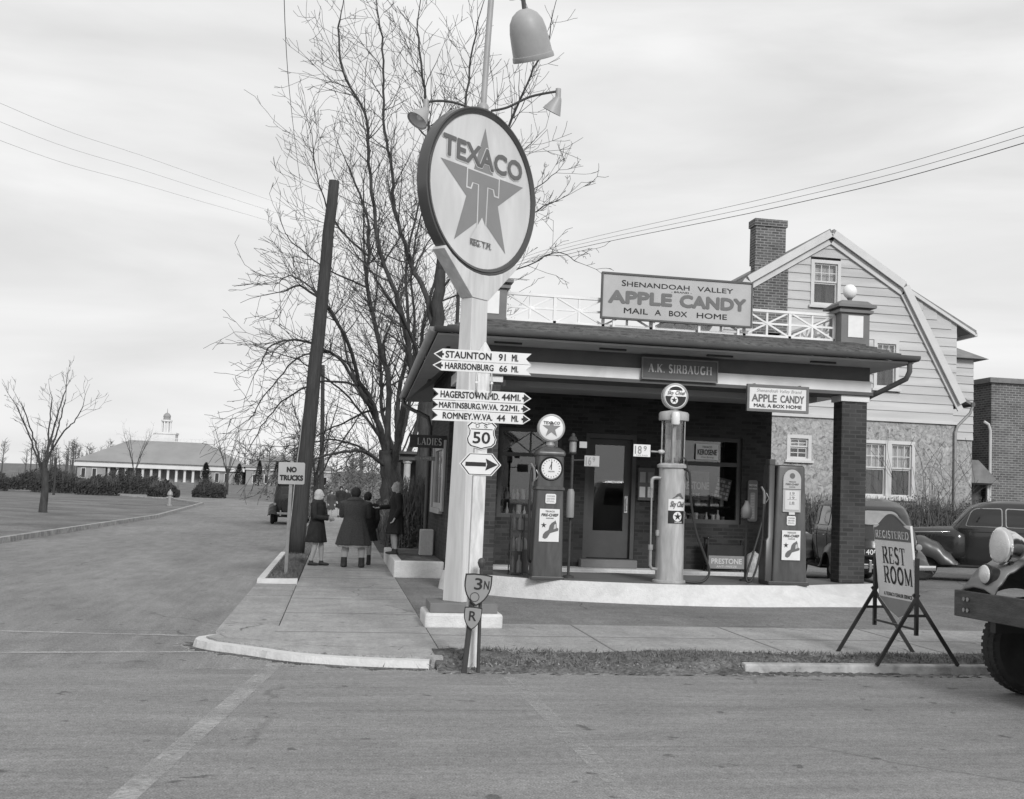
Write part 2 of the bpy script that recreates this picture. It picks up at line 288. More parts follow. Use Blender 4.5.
def text_data(st, bold):
    if (st, bold) in _tc: return _tc[(st, bold)]
    cu = bpy.data.curves.new('t', 'FONT'); cu.body = st; cu.size = 1; cu.offset = bold; cu.resolution_u = 3
    ob = bpy.data.objects.new('t', cu); COL.objects.link(ob)
    dg = bpy.context.evaluated_depsgraph_get(); dg.update()
    me = bpy.data.meshes.new_from_object(ob.evaluated_get(dg))
    vs = [(p.co.x, p.co.y) for p in me.vertices]; fs = [tuple(p.vertices) for p in me.polygons]
    bpy.data.objects.remove(ob); bpy.data.curves.remove(cu); bpy.data.meshes.remove(me)
    bb = (min(a for a, b in vs), max(a for a, b in vs), min(b for a, b in vs), max(b for a, b in vs))
    _tc[(st, bold)] = (vs, fs, bb); return _tc[(st, bold)]
# a slab-serif stroke alphabet: each letter is a width and strokes (thickness, points)
def arc(cx, cy, rx, ry, a0, a1, n=12): return [(cx+rx*math.cos(R(a0+(a1-a0)*i/n)), cy+ry*math.sin(R(a0+(a1-a0)*i/n))) for i in range(n+1)]
TK, TN = .16, .06
def sf(x, y, w_=.2): return (TN*.8, [(x-w_/2, y), (x+w_/2, y)])
SER = {
 'R': (.68, [(TK,[(.14,0),(.14,1)]), (TN,[(.14,.97),(.38,.97)]), (TK*.85,arc(.38,.74,.16,.23,90,-90)), (TN,[(.38,.5),(.14,.5)]), (TK,[(.34,.5),(.6,.02)]), sf(.14,.02,.3), sf(.62,.02,.16), sf(.1,.97,.2)]),
 'E': (.6, [(TK,[(.14,0),(.14,1)]), (TN,[(.05,.97),(.52,.97)]), (TN,[(.14,.52),(.38,.52)]), (TN,[(.05,.03),(.54,.03)]), (TN,[(.52,.97),(.52,.78)]), (TN,[(.54,.03),(.54,.25)]), (TN,[(.38,.42),(.38,.62)])]),
 'S': (.52, [(TN*1.7,arc(.26,.76,.17,.22,20,90,6)), (TK*.9,arc(.26,.75,.17,.23,90,235,8)), (TK,[(.14,.58),(.4,.42)]), (TK*.9,arc(.26,.25,.17,.23,55,-90,8)), (TN*1.7,arc(.26,.24,.18,.22,-90,-165,6))]),
 'T': (.64, [(TK,[(.32,0),(.32,.96)]), (TN,[(.04,.97),(.6,.97)]), (TN,[(.05,.97),(.05,.76)]), (TN,[(.59,.97),(.59,.76)]), sf(.32,.02,.3)]),
 'O': (.74, [(TK,arc(.37,.5,.28,.47,60,300,14)), (TK*.9,arc(.37,.5,.28,.47,-60,60,10))]),
 'M': (.86, [(TN,[(.12,0),(.12,1)]), (TK,[(.12,.98),(.43,.04)]), (TN,[(.43,.04),(.72,.98)]), (TK,[(.74,0),(.74,1)]), sf(.12,.02,.2), sf(.74,.02,.26)]),
 'G': (.74, [(TK,arc(.38,.5,.27,.46,50,310,14)), (TK*.9,[(.6,.05),(.6,.42)]), (TN,[(.45,.42),(.7,.42)])]),
 'I': (.32, [(TK,[(.16,0),(.16,1)]), sf(.16,.02,.28), sf(.16,.97,.28)]),
 'D': (.74, [(TK,[(.14,0),(.14,1)]), (TN,[(.05,.97),(.34,.97)]), (TN,[(.05,.03),(.34,.03)]), (TK*.9,arc(.34,.5,.29,.46,90,-90,12))]),
 'A': (.72, [(TN,[(.08,0),(.35,.98)]), (TK,[(.35,.98),(.62,0)]), (TN,[(.18,.34),(.52,.34)]), sf(.08,.02,.2), sf(.62,.02,.24)]),
 'K': (.72, [(TK,[(.14,0),(.14,1)]), (TN,[(.2,.45),(.58,.97)]), (TK,[(.3,.56),(.62,0)]), sf(.14,.02,.28), sf(.14,.97,.28), sf(.6,.97,.2), sf(.62,.02,.2)]),
 'B': (.66, [(TK,[(.14,0),(.14,1)]), (TN,[(.05,.97),(.36,.97)]), (TN,[(.14,.52),(.38,.52)]), (TN,[(.05,.03),(.38,.03)]), (TK*.8,arc(.36,.75,.16,.22,90,-90,8)), (TK*.85,arc(.38,.28,.19,.25,90,-90,8))]),
 'U': (.74, [(TK,[(.14,1),(.14,.3)]), (TN*1.4,arc(.37,.3,.23,.27,180,360,10)), (TN,[(.6,.3),(.6,1)]), sf(.14,.97,.26), sf(.6,.97,.2)]),
 'H': (.78, [(TK,[(.14,0),(.14,1)]), (TK,[(.62,0),(.62,1)]), (TN,[(.14,.52),(.62,.52)]), sf(.14,.02,.26), sf(.14,.97,.26), sf(.62,.02,.26), sf(.62,.97,.26)]),
 'L': (.58, [(TK,[(.14,0),(.14,1)]), (TN,[(.05,.03),(.52,.03)]), (TN,[(.52,.03),(.52,.25)]), sf(.14,.97,.26)]),
 '.': (.24, [(TK,[(.08,.06),(.2,.06)])]), ' ': (.35, []),
}
def serif(mb, st, x0, x1, z0, z1, off, o, u, v, thick=1):
    o = Vector(o); u = Vector(u); v = Vector(v); nv = u.cross(v); W = sum(SER[c][0]+.07 for c in st)-.07; h = z1-z0; k = (x1-x0)/W; x = x0; q = 0
    for c in st:
        for th, pts in SER[c][1]:
            th *= thick; q += 1; e = off+.0003*(q % 7)
            P = [Vector((x+p[0]*k, z0+p[1]*h)) for p in pts]
            L, Rr = [], []
            for i in range(len(P)):
                t = P[min(i+1,len(P)-1)]-P[max(i-1,0)]; t.normalize(); n = Vector((-t.y, t.x))
                ww = th*(k*abs(n.x)+h*abs(n.y))/2
                if i == 0 and len(P) == 2: pass
                L.append(P[i]+n*ww); Rr.append(P[i]-n*ww)
            n0 = len(mb.v); mb.v += [tuple(o+u*a.x+v*a.y+nv*e) for a in L+Rr]; n_ = len(L)
            for i in range(n_-1): mb.f.append((n0+n_+i, n0+n_+i+1, n0+i+1, n0+i))
        x += (SER[c][0]+.07)*k
def circ(r, n=40, cx=0, cy=0, sx=1): return [(cx+r*sx*math.cos(2*PI*i/n), cy+r*math.sin(2*PI*i/n)) for i in range(n)]
def rrect(x0, x1, z0, z1, r, n=5):
    out = []
    for cx, cz, a in ((x1-r,z0+r,-90),(x1-r,z1-r,0),(x0+r,z1-r,90),(x0+r,z0+r,180)): out += arc(cx, cz, r, r, a, a+90, n)
    return out
def star5(r, cx=0, cy=0, k=.382): return [(cx+(r if i % 2 == 0 else r*k)*math.cos(R(90+36*i)), cy+(r if i % 2 == 0 else r*k)*math.sin(R(90+36*i))) for i in range(10)]
def starfaces(mb, r, off, o, u, v, cx=0, cy=0):
    p = star5(r, cx, cy)
    o = Vector(o); u = Vector(u); v = Vector(v); nv = u.cross(v); k = len(mb.v)
    mb.v += [tuple(o+u*a+v*b+nv*off) for a, b in p]+[tuple(o+u*cx+v*cy+nv*off)]
    mb.f += [(k+i, k+(i+1) % 10, k+10) for i in range(10)]
def thing(name, label, cat, loc=(0,0,0), rz=0, group=None):
    o = bpy.data.objects.new(name, None); COL.objects.link(o); o.location = loc; o.rotation_euler = (0,0,rz); o.empty_display_size = .2
    o['label'] = label; o['category'] = cat
    if group: o['group'] = group
    return o
def tag(o, label, cat, group=None, kind=None):
    o['label'] = label; o['category'] = cat
    if group: o['group'] = group
    if kind: o['kind'] = kind
    return o
def struct(o): o['kind'] = 'structure'; return o
def copy_tree(o, parent=None):
    c = o.copy(); COL.objects.link(c)
    if parent: c.parent = parent
    for ch in list(o.children): copy_tree(ch, c)
    return c
# ------------------------------------------------------------------ the setting: ground, roads, pavements
def sm(a, b, x): t = min(1, max(0, (x-a)/(b-a))); return t*t*(3-2*t)
def gh(x, y):
    h = -.14+1.15*sm(150, 400, y)
    h += 9*sm(520, 900, y)*(1+.3*math.sin(x*.006+1))
    if x < -12: h += .12*sm(12, 18, -x)
    return h
xs = [-900,-600,-400,-250,-150,-90,-60,-40,-28,-20,-15,-12,-8,-4,0,4,8,14,22,34,60,100,180,300,500,900]
ys = [-160,-80,-40,-20,-8,0,10,20,30,40,55,70,90,110,130,150,180,220,270,330,400,460,520,600,700,850,1100]
b = MB(); nx = len(xs)
b.add([(x, y, gh(x, y)) for y in ys for x in xs], [(j*nx+i, j*nx+i+1, (j+1)*nx+i+1, (j+1)*nx+i) for j in range(len(ys)-1) for i in range(nx-1)])
struct(b.build('ground', 'earth', smooth=180))
struct(MB().face([(-90,-12),(90,-12),(90,11.5),(-90,11.5)], v=(0,1,0), o=(0,0,-.1)).build('road', 'road'))
L_ = [(-8.3,11.5),(-8.3,30),(-8.1,57),(-10,93),(-15,113),(-28,127),(-60,136),(-120,140)]
R_ = [(1.0,11.5),(-1.2,30),(-1.27,66),(-2.4,90),(-6,117),(-16,137),(-40,148),(-120,153)]
b = MB(); b.add([(x, y, -.1+max(0, gh(x,y)+.14)) for x, y in L_+R_], [(i, 8+i, 9+i, i+1) for i in range(7)])
struct(b.build('side_street', 'street'))
def stripe(pts, w_, z):
    b = MB()
    for (a, c) in zip(pts[:-1], pts[1:]):
        n = Vector((c[0]-a[0], c[1]-a[1])).normalized(); n = Vector((-n.y, n.x))*w_/2
        b.face([(a[0]-n.x,a[1]-n.y),(c[0]-n.x,c[1]-n.y),(c[0]+n.x,c[1]+n.y),(a[0]+n.x,a[1]+n.y)], v=(0,1,0), o=(0,0,z))
    return b
struct(stripe([(-.5,11.85),(-.92,8.0),(-1.35,4.0)], .15, -.096).build('crosswalk_line', 'linepaint'))
struct(stripe([(1.64,11.1),(1.68,8.8),(1.72,6.0)], .13, -.096).build('crosswalk_line', 'faintpaint'))
struct(stripe([(-1.45,13.9),(-3.5,14.1),(-8,14.3)], .1, -.094).build('stop_line', 'linepaint'))
struct(stripe([(-1.2,12.62),(-3.2,12.4),(-8,12.3)], .1, -.094).build('stop_line', 'linepaint'))
# pavements
def slab(name, poly, z0, z1, m):
    return struct(MB().prism(poly, z0, z1, u=(1,0,0), v=(0,1,0), nrm=(0,0,1)).build(name, m))
KB = [(-.58,14.03),(-1.24,13.5),(-1.41,13.1),(-1.25,12.75),(-.82,12.36),(-.38,11.95),(.28,11.66),(.92,11.55)]
def inset(P, dd):
    out = []
    for i, p in enumerate(P):
        t = Vector(P[min(i+1,len(P)-1)])-Vector(P[max(i-1,0)]); t.normalize(); out.append((p[0]-t.y*dd, p[1]+t.x*dd))
    return out
KI = inset(KB, .14)
slab('sidewalk', [(-.58,14.16),(-.6,110),(1.07,110),(1.07,11.7),(.93,11.7)]+[(x,y) for x, y in reversed(KI[1:7])], -.15, 0, 'walk')
jb = MB()
for k, yy in enumerate([13.6,15.6,17.6,19.6,21.6,23.6,25.6,27.6,29.8,32,34.4,37,40,43.2,46.6,50]): jb.box(-.6, 1.06, yy-.012, yy+.012, 0, .003)
struct(jb.build('sidewalk_joint', 'trim'))
def kerb_loft(P, z0, z1, wd, bat=.02):
    I = inset(P, wd); J = inset(P, bat)
    return MB().loft([[(p[0],p[1],z0),(j[0],j[1],z1),(i[0],i[1],z1+.004),(i[0],i[1],z0)] for p, j, i in zip(P, J, I)])
def smooth_poly(P, n=6):
    out = []
    for i in range(len(P)-1):
        p0 = Vector(P[max(i-1,0)]); p1 = Vector(P[i]); p2 = Vector(P[i+1]); p3 = Vector(P[min(i+2,len(P)-1)])
        for k in range(n):
            t = k/n; out.append(tuple(.5*((2*p1)+(p2-p0)*t+(2*p0-5*p1+4*p2-p3)*t*t+(3*p1-p0-3*p2+p3)*t**3)))
    return out+[tuple(P[-1])]
r5 = random.Random(5)
b = MB(); P_ = smooth_poly(KB, 10); O_ = inset(P_, -.05)
pts = [(p, tuple(Vector(p)+(Vector(o)-Vector(p))*r5.uniform(.15,1.5)*(1 if r5.random() < .8 else 2))) for p, o in zip(P_, O_)]
for (p0, o0), (p1, o1) in zip(pts[:-1], pts[1:]): b.add([(p0[0],p0[1],-.088),(p1[0],p1[1],-.088),(o1[0],o1[1],-.0965),(o0[0],o0[1],-.0965)], [(0,1,2,3)])
struct(b.build('gutter_dirt', 'dirt'))
KBs = [(x+r5.uniform(-.012,.012), y+r5.uniform(-.012,.012)) for x, y in smooth_poly(KB)]
struct(kerb_loft(KBs, -.14, -.022, .15, .035).build('white_kerb', 'kerb'))
slab('apron', [(-1.26,14.0),(-1.26,20.7),(-.61,20.7),(-.61,14.0)], -.15, -.05, 'apron')
struct(kerb_loft([(-.6,20.72),(-1.27,20.72)][::-1]and[(-1.27,29),(-1.27,20.72),(-.6,20.72)], -.14, .03, .14).build('white_kerb', 'kerb', bevel=.015))
struct(kerb_loft([(-1.27,66),(-1.27,29.02)], -.14, .0, .12).build('kerb', 'oldkerb'))
slab('verge', [(-1.16,20.85),(-1.16,66),(-.61,110),(-.61,20.85)], -.15, -.02, 'dirt')
# far kerb and verge of the side street
struct(kerb_loft(list(reversed(L_[:6])), -.14, .04, .2).build('far_kerb', 'oldkerb'))
# cross street pavement, lot and driveway
slab('sidewalk', [(1.08,12.25),(60,12.25),(60,14.7),(1.08,14.7)], -.15, 0, 'apron')
jb = MB()
for k in range(26): jb.box(2.9+k*1.9-.01, 2.9+k*1.9+.01, 12.25, 14.7, 0, .003)
jb.box(1.08, 60, 13.45, 13.47, 0, .0035)
struct(jb.build('sidewalk_joint', 'trim'))
slab('forecourt', [(1.08,14.71),(60,14.71),(60,30.5),(1.08,30.5)], -.15, -.004, 'lot')
def grassy(name, x0, x1, y0, y1, nx_, ny_, zf, m, amp, seed):
    r = random.Random(seed); b = MB()
    P = [(x0+(x1-x0)*i/nx_, y0+(y1-y0)*j/ny_) for j in range(ny_+1) for i in range(nx_+1)]
    b.add([(x, y, zf(x, y)+r.uniform(-amp, amp)) for x, y in P], [(j*(nx_+1)+i, j*(nx_+1)+i+1, (j+1)*(nx_+1)+i+1, (j+1)*(nx_+1)+i) for j in range(ny_) for i in range(nx_)])
    return struct(b.build(name, m, smooth=180))
grassy('verge', 1.0, 16, 11.3, 12.27, 320, 20, lambda x, y: -.1+.1*sm(11.36+.07*math.sin(x*1.7)*math.sin(x*.6+1), 11.95, y)+.016*math.sin(x*2.1)*sm(11.5,11.7,y), 'dirt', .011, 8)
struct(kerb_loft([(4.05,11.47),(16,11.47)], -.14, -.01, .14).build('kerb', 'oldkerb', bevel=.015))
gb = MB(); r = random.Random(11)
def blades(gb, n, fx, fy, zf, hmin, hmax):
    for _ in range(n):
        x, y = fx(), fy(); a = r.uniform(0, PI); h = r.uniform(hmin, hmax); wd = r.uniform(.004,.011); lx, ly = r.gauss(0,.03), r.gauss(0,.03); z = zf(x, y)
        gb.add([(x-math.cos(a)*wd, y-math.sin(a)*wd, z), (x+math.cos(a)*wd, y+math.sin(a)*wd, z), (x+lx, y+ly, z+h)], [(0,1,2)])
cl = [(r.uniform(1.15,13), r.uniform(11.62,12.25), r.uniform(.06,.3)) for _ in range(150)]
for cx_, cy_, cr in cl: blades(gb, int(420*cr), lambda: r.gauss(cx_, cr), lambda: min(12.26, max(11.5, r.gauss(cy_, cr*.35))), lambda x, y: -.1+.1*sm(11.4,11.95,y), .015, .055)
blades(gb, 3500, lambda: r.uniform(-1.12,-.62), lambda: 20.9+abs(r.gauss(0,6)), lambda x, y: -.025, .03, .08)
tag(gb.build('grass', 'grass'), 'short dry grass growing in the bare verges along the road', 'grass', kind='stuff')
pb = MB()
for _ in range(500):
    x = r.uniform(1.1, 12); y = r.choice([r.uniform(11.3,11.6), r.uniform(11.6,12.2)]); s_ = r.uniform(.004,.013)
    pb.add([(x-s_,y-s_*.8,-.1 if y < 11.45 else -.04),(x+s_,y-s_*.6,-.1 if y < 11.45 else -.04),(x+s_*.2,y+s_,-.1 if y < 11.45 else -.04),(x,y,-.04+s_ if y > 11.45 else -.1+s_)],[(0,1,3),(1,2,3),(2,0,3),(0,2,1)])
for (p0, o0) in pts:
    for _ in range(5):
        x, y = o0[0]+r.gauss(0,.06), o0[1]-abs(r.gauss(0,.08)); s_ = r.uniform(.003,.01)
        pb.add([(x-s_,y-s_,-.099),(x+s_,y-s_*.7,-.099),(x+s_*.3,y+s_,-.099),(x,y,-.099+s_)],[(0,1,3),(1,2,3),(2,0,3),(0,2,1)])
tag(pb.build('gravel', 'midgrey'), 'small loose stones and litter along the edge of the road', 'gravel', kind='stuff')

# ------------------------------------------------------------------ pump island, platform, raised bed
IB = [(1.74,20.3),(1.74,19.62),(2.52,18.62),(3.3,18.1),(4.4,17.72),(5.4,17.55),(6.2,17.53),(7.2,17.72),(8.0,17.85),(8.9,18.0),(9.15,18.5),(9.1,19.9)]
IT = [(1.8,20.3),(1.8,19.68),(2.58,18.68),(3.3,18.18),(4.4,17.86),(5.4,17.76),(6.2,17.92),(7.2,18.1),(7.9,18.5),(8.7,18.86),(8.95,19.1),(8.95,19.9)]
bi, ti = smooth_poly(IB, 4), smooth_poly(IT, 4)
n = len(bi)
b = MB(); b.add([(x,y,-.02) for x,y in bi]+[(x,y,.3) for x,y in ti]+[(x,y-.0,.3) for x,y in ti], [(i,i+1,n+i+1,n+i) for i in range(n-1)])
b.add([(ti[-1][0],ti[-1][1],.3),(bi[-1][0],bi[-1][1],-.02),(1.8,20.35,-.02),(1.8,20.35,.3)], [(0,1,2,3)])
isl = thing('pump_island', 'long raised concrete pump island with a bulging whitewashed face', 'pump island', (5.6,18.8,0))
o_ = MB(); o_.v = [(x-5.6,y-18.8,z) for x,y,z in b.v]; o_.f = b.f; o_.build('kerb_face', 'kerb', isl, smooth=1)
MB().add([(x-5.6,y-18.8,.296) for x,y in ti]+[(1.8-5.6,1.5,.296)], [tuple(range(n+1))]).build('top_slab', 'trim', isl)
pl_ = thing('platform', 'raised concrete walk along the front of the station with whitewashed riser', 'platform', (5.1,21.9,0))
MB().box(-3.1,3.25,-.3,.28,0,.27).build('walk_slab', 'kerb', pl_, bevel=.02)
MB().box(-.62,.46,.05,.28,.272,.42).build('door_step', 'trim', pl_, bevel=.01)
bed = thing('raised_bed', 'raised earth bed with whitewashed sides beside the brick wall', 'planter', (1.5,24.5,0))
b = MB(); b.box(-.45,.45,-2.45,-2.3,-.01,.3); b.box(-.45,-.3,-2.3,2.5,-.01,.3)
b.build('bed_wall', 'kerb', bed, bevel=.02)
MB().box(-.3,.45,-2.3,2.5,-.01,.285).build('soil', 'dirt', bed)
wb = tag(MB().box(-.135,.135,-.13,.13,0,.52).build('block', 'kerb', bevel=.02, loc=(1.78,24.4,.285)), 'whitewashed block standing upright on the raised earth bed', 'block')

# ------------------------------------------------------------------ the filling station
st = thing('gas_station', 'low dark brick filling station with deep canopy and white roof railing', 'gas station', (5.1,22.2,0))
def P(mb, name, m, par=st, off=(5.1,22.2,0), **kw):   # geometry given in world metres, stored relative to the thing's base
    mb.v = [(x-off[0], y-off[1], z-off[2]) for x, y, z in mb.v]; return mb.build(name, m, par, **kw)
def wall_open(b, x0, x1, z0, z1, y0, y1, ops):
    ops = sorted(ops); cx = x0
    for a, c, e, f_ in ops:
        if a > cx: b.box(cx, a, y0, y1, z0, z1)
        if e > z0: b.box(a, c, y0, y1, z0, e)
        if f_ < z1: b.box(a, c, y0, y1, f_, z1)
        cx = c
    if cx < x1: b.box(cx, x1, y0, y1, z0, z1)
    return b
b = wall_open(MB(), 1.95, 8.25, .2, 3.9, 22.2, 22.5, [(2.9,4.1,1.15,2.83),(4.55,5.55,.43,2.79),(6.05,7.66,1.15,2.82)])
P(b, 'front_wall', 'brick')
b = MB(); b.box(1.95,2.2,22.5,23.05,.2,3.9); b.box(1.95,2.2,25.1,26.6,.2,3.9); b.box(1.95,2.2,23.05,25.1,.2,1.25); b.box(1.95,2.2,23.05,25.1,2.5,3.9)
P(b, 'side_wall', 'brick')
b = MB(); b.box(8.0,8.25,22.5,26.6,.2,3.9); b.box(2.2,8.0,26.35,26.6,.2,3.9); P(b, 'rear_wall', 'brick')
b = MB(); b.box(2.2,8.0,22.5,26.35,.2,.3); b.box(2.2,8.0,24.4,24.5,.3,3.4); b.box(2.3,2.32,22.6,26.2,.3,3.4); P(b, 'interior', 'dark')  # floor, partition, and a dark board added to block daylight from the side window
def window(par, x0, x1, z0, z1, y, fw, m, vs=(), hs=(), diag=(), off=(5.1,22.2,0), pane='glass', name='window', sill=None, label=None, fd=.06):
    b = MB(); b.box(x0,x0+fw,y,y+fd,z0,z1); b.box(x1-fw,x1,y,y+fd,z0,z1); b.box(x0+fw,x1-fw,y,y+fd,z1-fw,z1); b.box(x0+fw,x1-fw,y,y+fd,z0,z0+fw)
    for t in vs:
        vx, va, vb, vw = (t+(.03,))[:4] if len(t) == 3 else t
        b.box(vx-vw/2,vx+vw/2,y+.012,y+fd-.008,va,vb)
    for t in hs:
        hz, ha, hb, hw = t; b.box(ha,hb,y+.006,y+fd-.004,hz-hw/2,hz+hw/2)
    for (a, c, e, f_) in diag: b.bar((a,y+.03,c),(e,y+.03,f_),.018,.02,(0,1,0))
    if sill: b.box(x0-.06,x1+.06,y-.06,y+fd,z0-sill,z0-.002)
    o = P(b, name, m, par, off)
    g = MB().box(x0+fw*.6,x1-fw*.6,y+fd*.55,y+fd*.55+.005,z0+fw*.6,z1-fw*.6); P(g, 'pane', pane, o, off)
    return o
window(st, 2.9, 4.1, 1.15, 2.83, 22.26, .07, 'doorpaint', vs=[(3.5,2.36,2.78,.03)], hs=[(2.33,2.97,4.03,.07)], diag=[(2.97,2.38,3.5,2.75),(2.97,2.75,3.5,2.38),(3.5,2.38,4.03,2.75),(3.5,2.75,4.03,2.38)])
window(st, 6.05, 7.66, 1.15, 2.82, 22.26, .08, 'doorpaint', hs=[(2.3,6.13,7.58,.08)])
# door
dr = P(MB().box(4.63,5.47,22.33,22.37,.44,.95).box(4.63,4.76,22.33,22.37,.95,2.7).box(5.34,5.47,22.33,22.37,.95,2.7).box(4.76,5.34,22.33,22.37,2.58,2.7), 'door', 'doorpaint')
P(MB().box(4.76,5.34,22.345,22.35,.95,2.58), 'pane', 'glass', dr)
P(MB().box(5.36,5.42,22.305,22.33,1.3,1.62).tube([(5.39,22.31,1.34),(5.39,22.25,1.36),(5.39,22.25,1.56),(5.39,22.31,1.58)], .012, 8), 'handle', 'can1', dr)
P(MB().box(4.55,4.63,22.22,22.42,.43,2.79).box(5.47,5.55,22.22,22.42,.43,2.79).box(4.63,5.47,22.22,22.42,2.7,2.79), 'door_frame', 'doorpaint')
# side window with shutter boards
b = MB().box(1.93,1.99,23.05,23.15,1.25,2.5).box(1.93,1.99,25.0,25.1,1.25,2.5).box(1.93,1.99,23.15,25.0,2.4,2.5).box(1.93,1.99,23.15,25.0,1.25,1.35).box(1.95,1.98,24.0,24.1,1.35,2.4).box(1.88,1.95,22.95,25.2,1.15,1.248)
o = P(b, 'window', 'soffit'); P(MB().box(1.965,1.97,23.15,25.0,1.35,2.4), 'pane', 'glass', o)
b = MB()
for yy in (22.6, 25.15): P(MB().box(1.9,1.948,yy,yy+.36,1.2,2.55), 'shutter', 'soffit', bevel=.008)
# columns
for x0, x1 in ((1.99,2.46),(8.31,8.77)):
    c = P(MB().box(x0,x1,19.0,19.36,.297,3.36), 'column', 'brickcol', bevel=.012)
    P(MB().box(x0-.03,x1+.03,18.97,19.4,3.362,3.468), 'column_cap', 'white', c, bevel=.008)
# canopy beam: frieze, white band, under-trim
b = MB(); b.box(1.96,8.8,18.98,19.62,3.72,3.96); b.box(1.96,2.6,19.62,26.62,3.72,3.96); b.box(8.16,8.8,19.62,26.62,3.72,3.96); P(b, 'frieze', 'trimdark')
b = MB(); b.box(1.94,8.82,18.95,19.64,3.53,3.718); b.box(1.94,2.62,19.64,22.19,3.53,3.718); b.box(8.14,8.82,19.64,22.19,3.53,3.718); P(b, 'white_band', 'white', bevel=.006)
b = MB(); b.box(1.92,8.84,18.92,19.66,3.472,3.528); P(b, 'beam_trim', 'trimdark')
P(MB().box(2.63,8.13,19.65,22.19,3.5,3.54), 'ceiling', 'ceiling')
b = MB(); b.box(2.63,8.13,19.67,19.95,3.38,3.498); P(b, 'ceiling_beam', 'ceiling')
# eaves: soffit, gutter, hipped roof skirt, deck
EZ = 4.02
def eave_z(x, y): return EZ - (.42*(y-18.3)/9 if x < 5 else .1*(y-18.3)/9)
EX0, EX1, EY0, EY1 = 1.37, 9.28, 18.34, 27.3
b = MB()
q = [(EX0,EY0),(EX1,EY0),(EX1,EY1),(EX0,EY1)]; iq = [(1.95,18.97),(8.81,18.97),(8.81,26.63),(1.95,26.63)]
for i in range(4):
    j = (i+1) % 4
    A, B_, Cc, D_ = q[i], q[j], iq[j], iq[i]
    b.hexa([(A[0],A[1],eave_z(*A)-.03),(B_[0],B_[1],eave_z(*B_)-.03),(Cc[0],Cc[1],EZ-.065 if i == 0 else 3.965),(D_[0],D_[1],EZ-.065 if i == 0 else 3.965)],
           [(A[0],A[1],eave_z(*A)),(B_[0],B_[1],eave_z(*B_)),(Cc[0],Cc[1],EZ),(D_[0],D_[1],EZ)])
P(b, 'soffit', 'soffit')
for x in (2.5,4.2,6.0,7.8): P(MB().box(x-.22,x+.22,18.6,18.66,EZ-.075,EZ-.05), 'soffit_vent', 'black')
for yy in (19.6,21.6,23.6): P(MB().box(1.6,1.66,yy-.2,yy+.2,eave_z(1,yy)-.04,eave_z(1,yy)+.0), 'soffit_vent', 'black')
def gut(p, q_, n=10):   # half-round gutter
    p = Vector(p); q_ = Vector(q_); t = (q_-p).normalized(); s = t.cross(Vector((0,0,1))).normalized(); rr = []
    for c in (p, q_): rr.append([c+s*(.075*math.cos(PI+PI*k/n))+Vector((0,0,.085*math.sin(PI+PI*k/n)+.07)) for k in range(n+1)]+[c+s*.06+Vector((0,0,.068)), c-s*.06+Vector((0,0,.068))])
    return rr
b = MB(); b.loft(gut((EX0-.06,EY0-.06,EZ+.02),(EX1+.06,EY0-.06,EZ+.02))); P(b, 'gutter', 'trimdark', smooth=1)
b = MB(); b.loft(gut((EX0-.06,EY0,EZ+.02),(EX0-.06,EY1,eave_z(EX0,EY1)+.02))); P(b, 'gutter', 'soffit', smooth=1)
b = MB(); b.loft(gut((EX1+.06,EY0,EZ+.02),(EX1+.06,EY1,eave_z(EX1,EY1)+.02))); P(b, 'gutter', 'trimdark', smooth=1)
# roof skirt with shingle courses
dq = [(2.15,19.3),(8.65,19.3),(8.65,25.9),(2.15,25.9)]; DZ = 4.42
b = MB(); NC = 5
rs = random.Random(3)
for i in range(4):
    j = (i+1) % 4
    for k in range(NC):
        t0, t1 = k/NC, (k+1)/NC
        def pt(c, e, t, dz): return (c[0]+(e[0]-c[0])*t, c[1]+(e[1]-c[1])*t, (eave_z(*c)+.06)*(1-t)+DZ*t+dz)
        nseg = 40
        for s_ in range(nseg):
            a0, a1 = s_/nseg, (s_+1)/nseg; jz = rs.uniform(0,.012)
            def mixp(t, a, dz):
                p = pt(q[i], dq[i], t, dz); p2 = pt(q[j], dq[j], t, dz); return tuple(p[m_]*(1-a)+p2[m_]*a for m_ in range(3))
            b.add([mixp(t0,a0,.0),mixp(t0,a1,.0),mixp(t0,a1,.022+jz),mixp(t0,a0,.022+jz),mixp(t1,a0,.004),mixp(t1,a1,.004)], [(0,1,2,3),(3,2,5,4)])
P(b, 'roof', 'shingle')
P(MB().add([(x,y,DZ+.002) for x,y in dq], [(0,1,2,3)]), 'roof_deck', 'trim')
# downspouts
P(MB().tube([(9.22,18.36,4.02),(9.22,18.36,3.86),(9.19,18.42,3.74),(8.98,18.9,3.56),(8.84,19.06,3.47),(8.8,19.3,3.36),(8.8,19.3,.3)], .045, 10), 'downspout', 'trimdark', smooth=1)
P(MB().tube([(1.3,26.9,3.62),(1.32,26.8,3.45),(1.5,26.65,3.36),(1.85,26.55,3.2),(1.9,26.5,3.0),(1.9,26.5,.3)], .045, 10), 'downspout', 'trimdark', smooth=1)
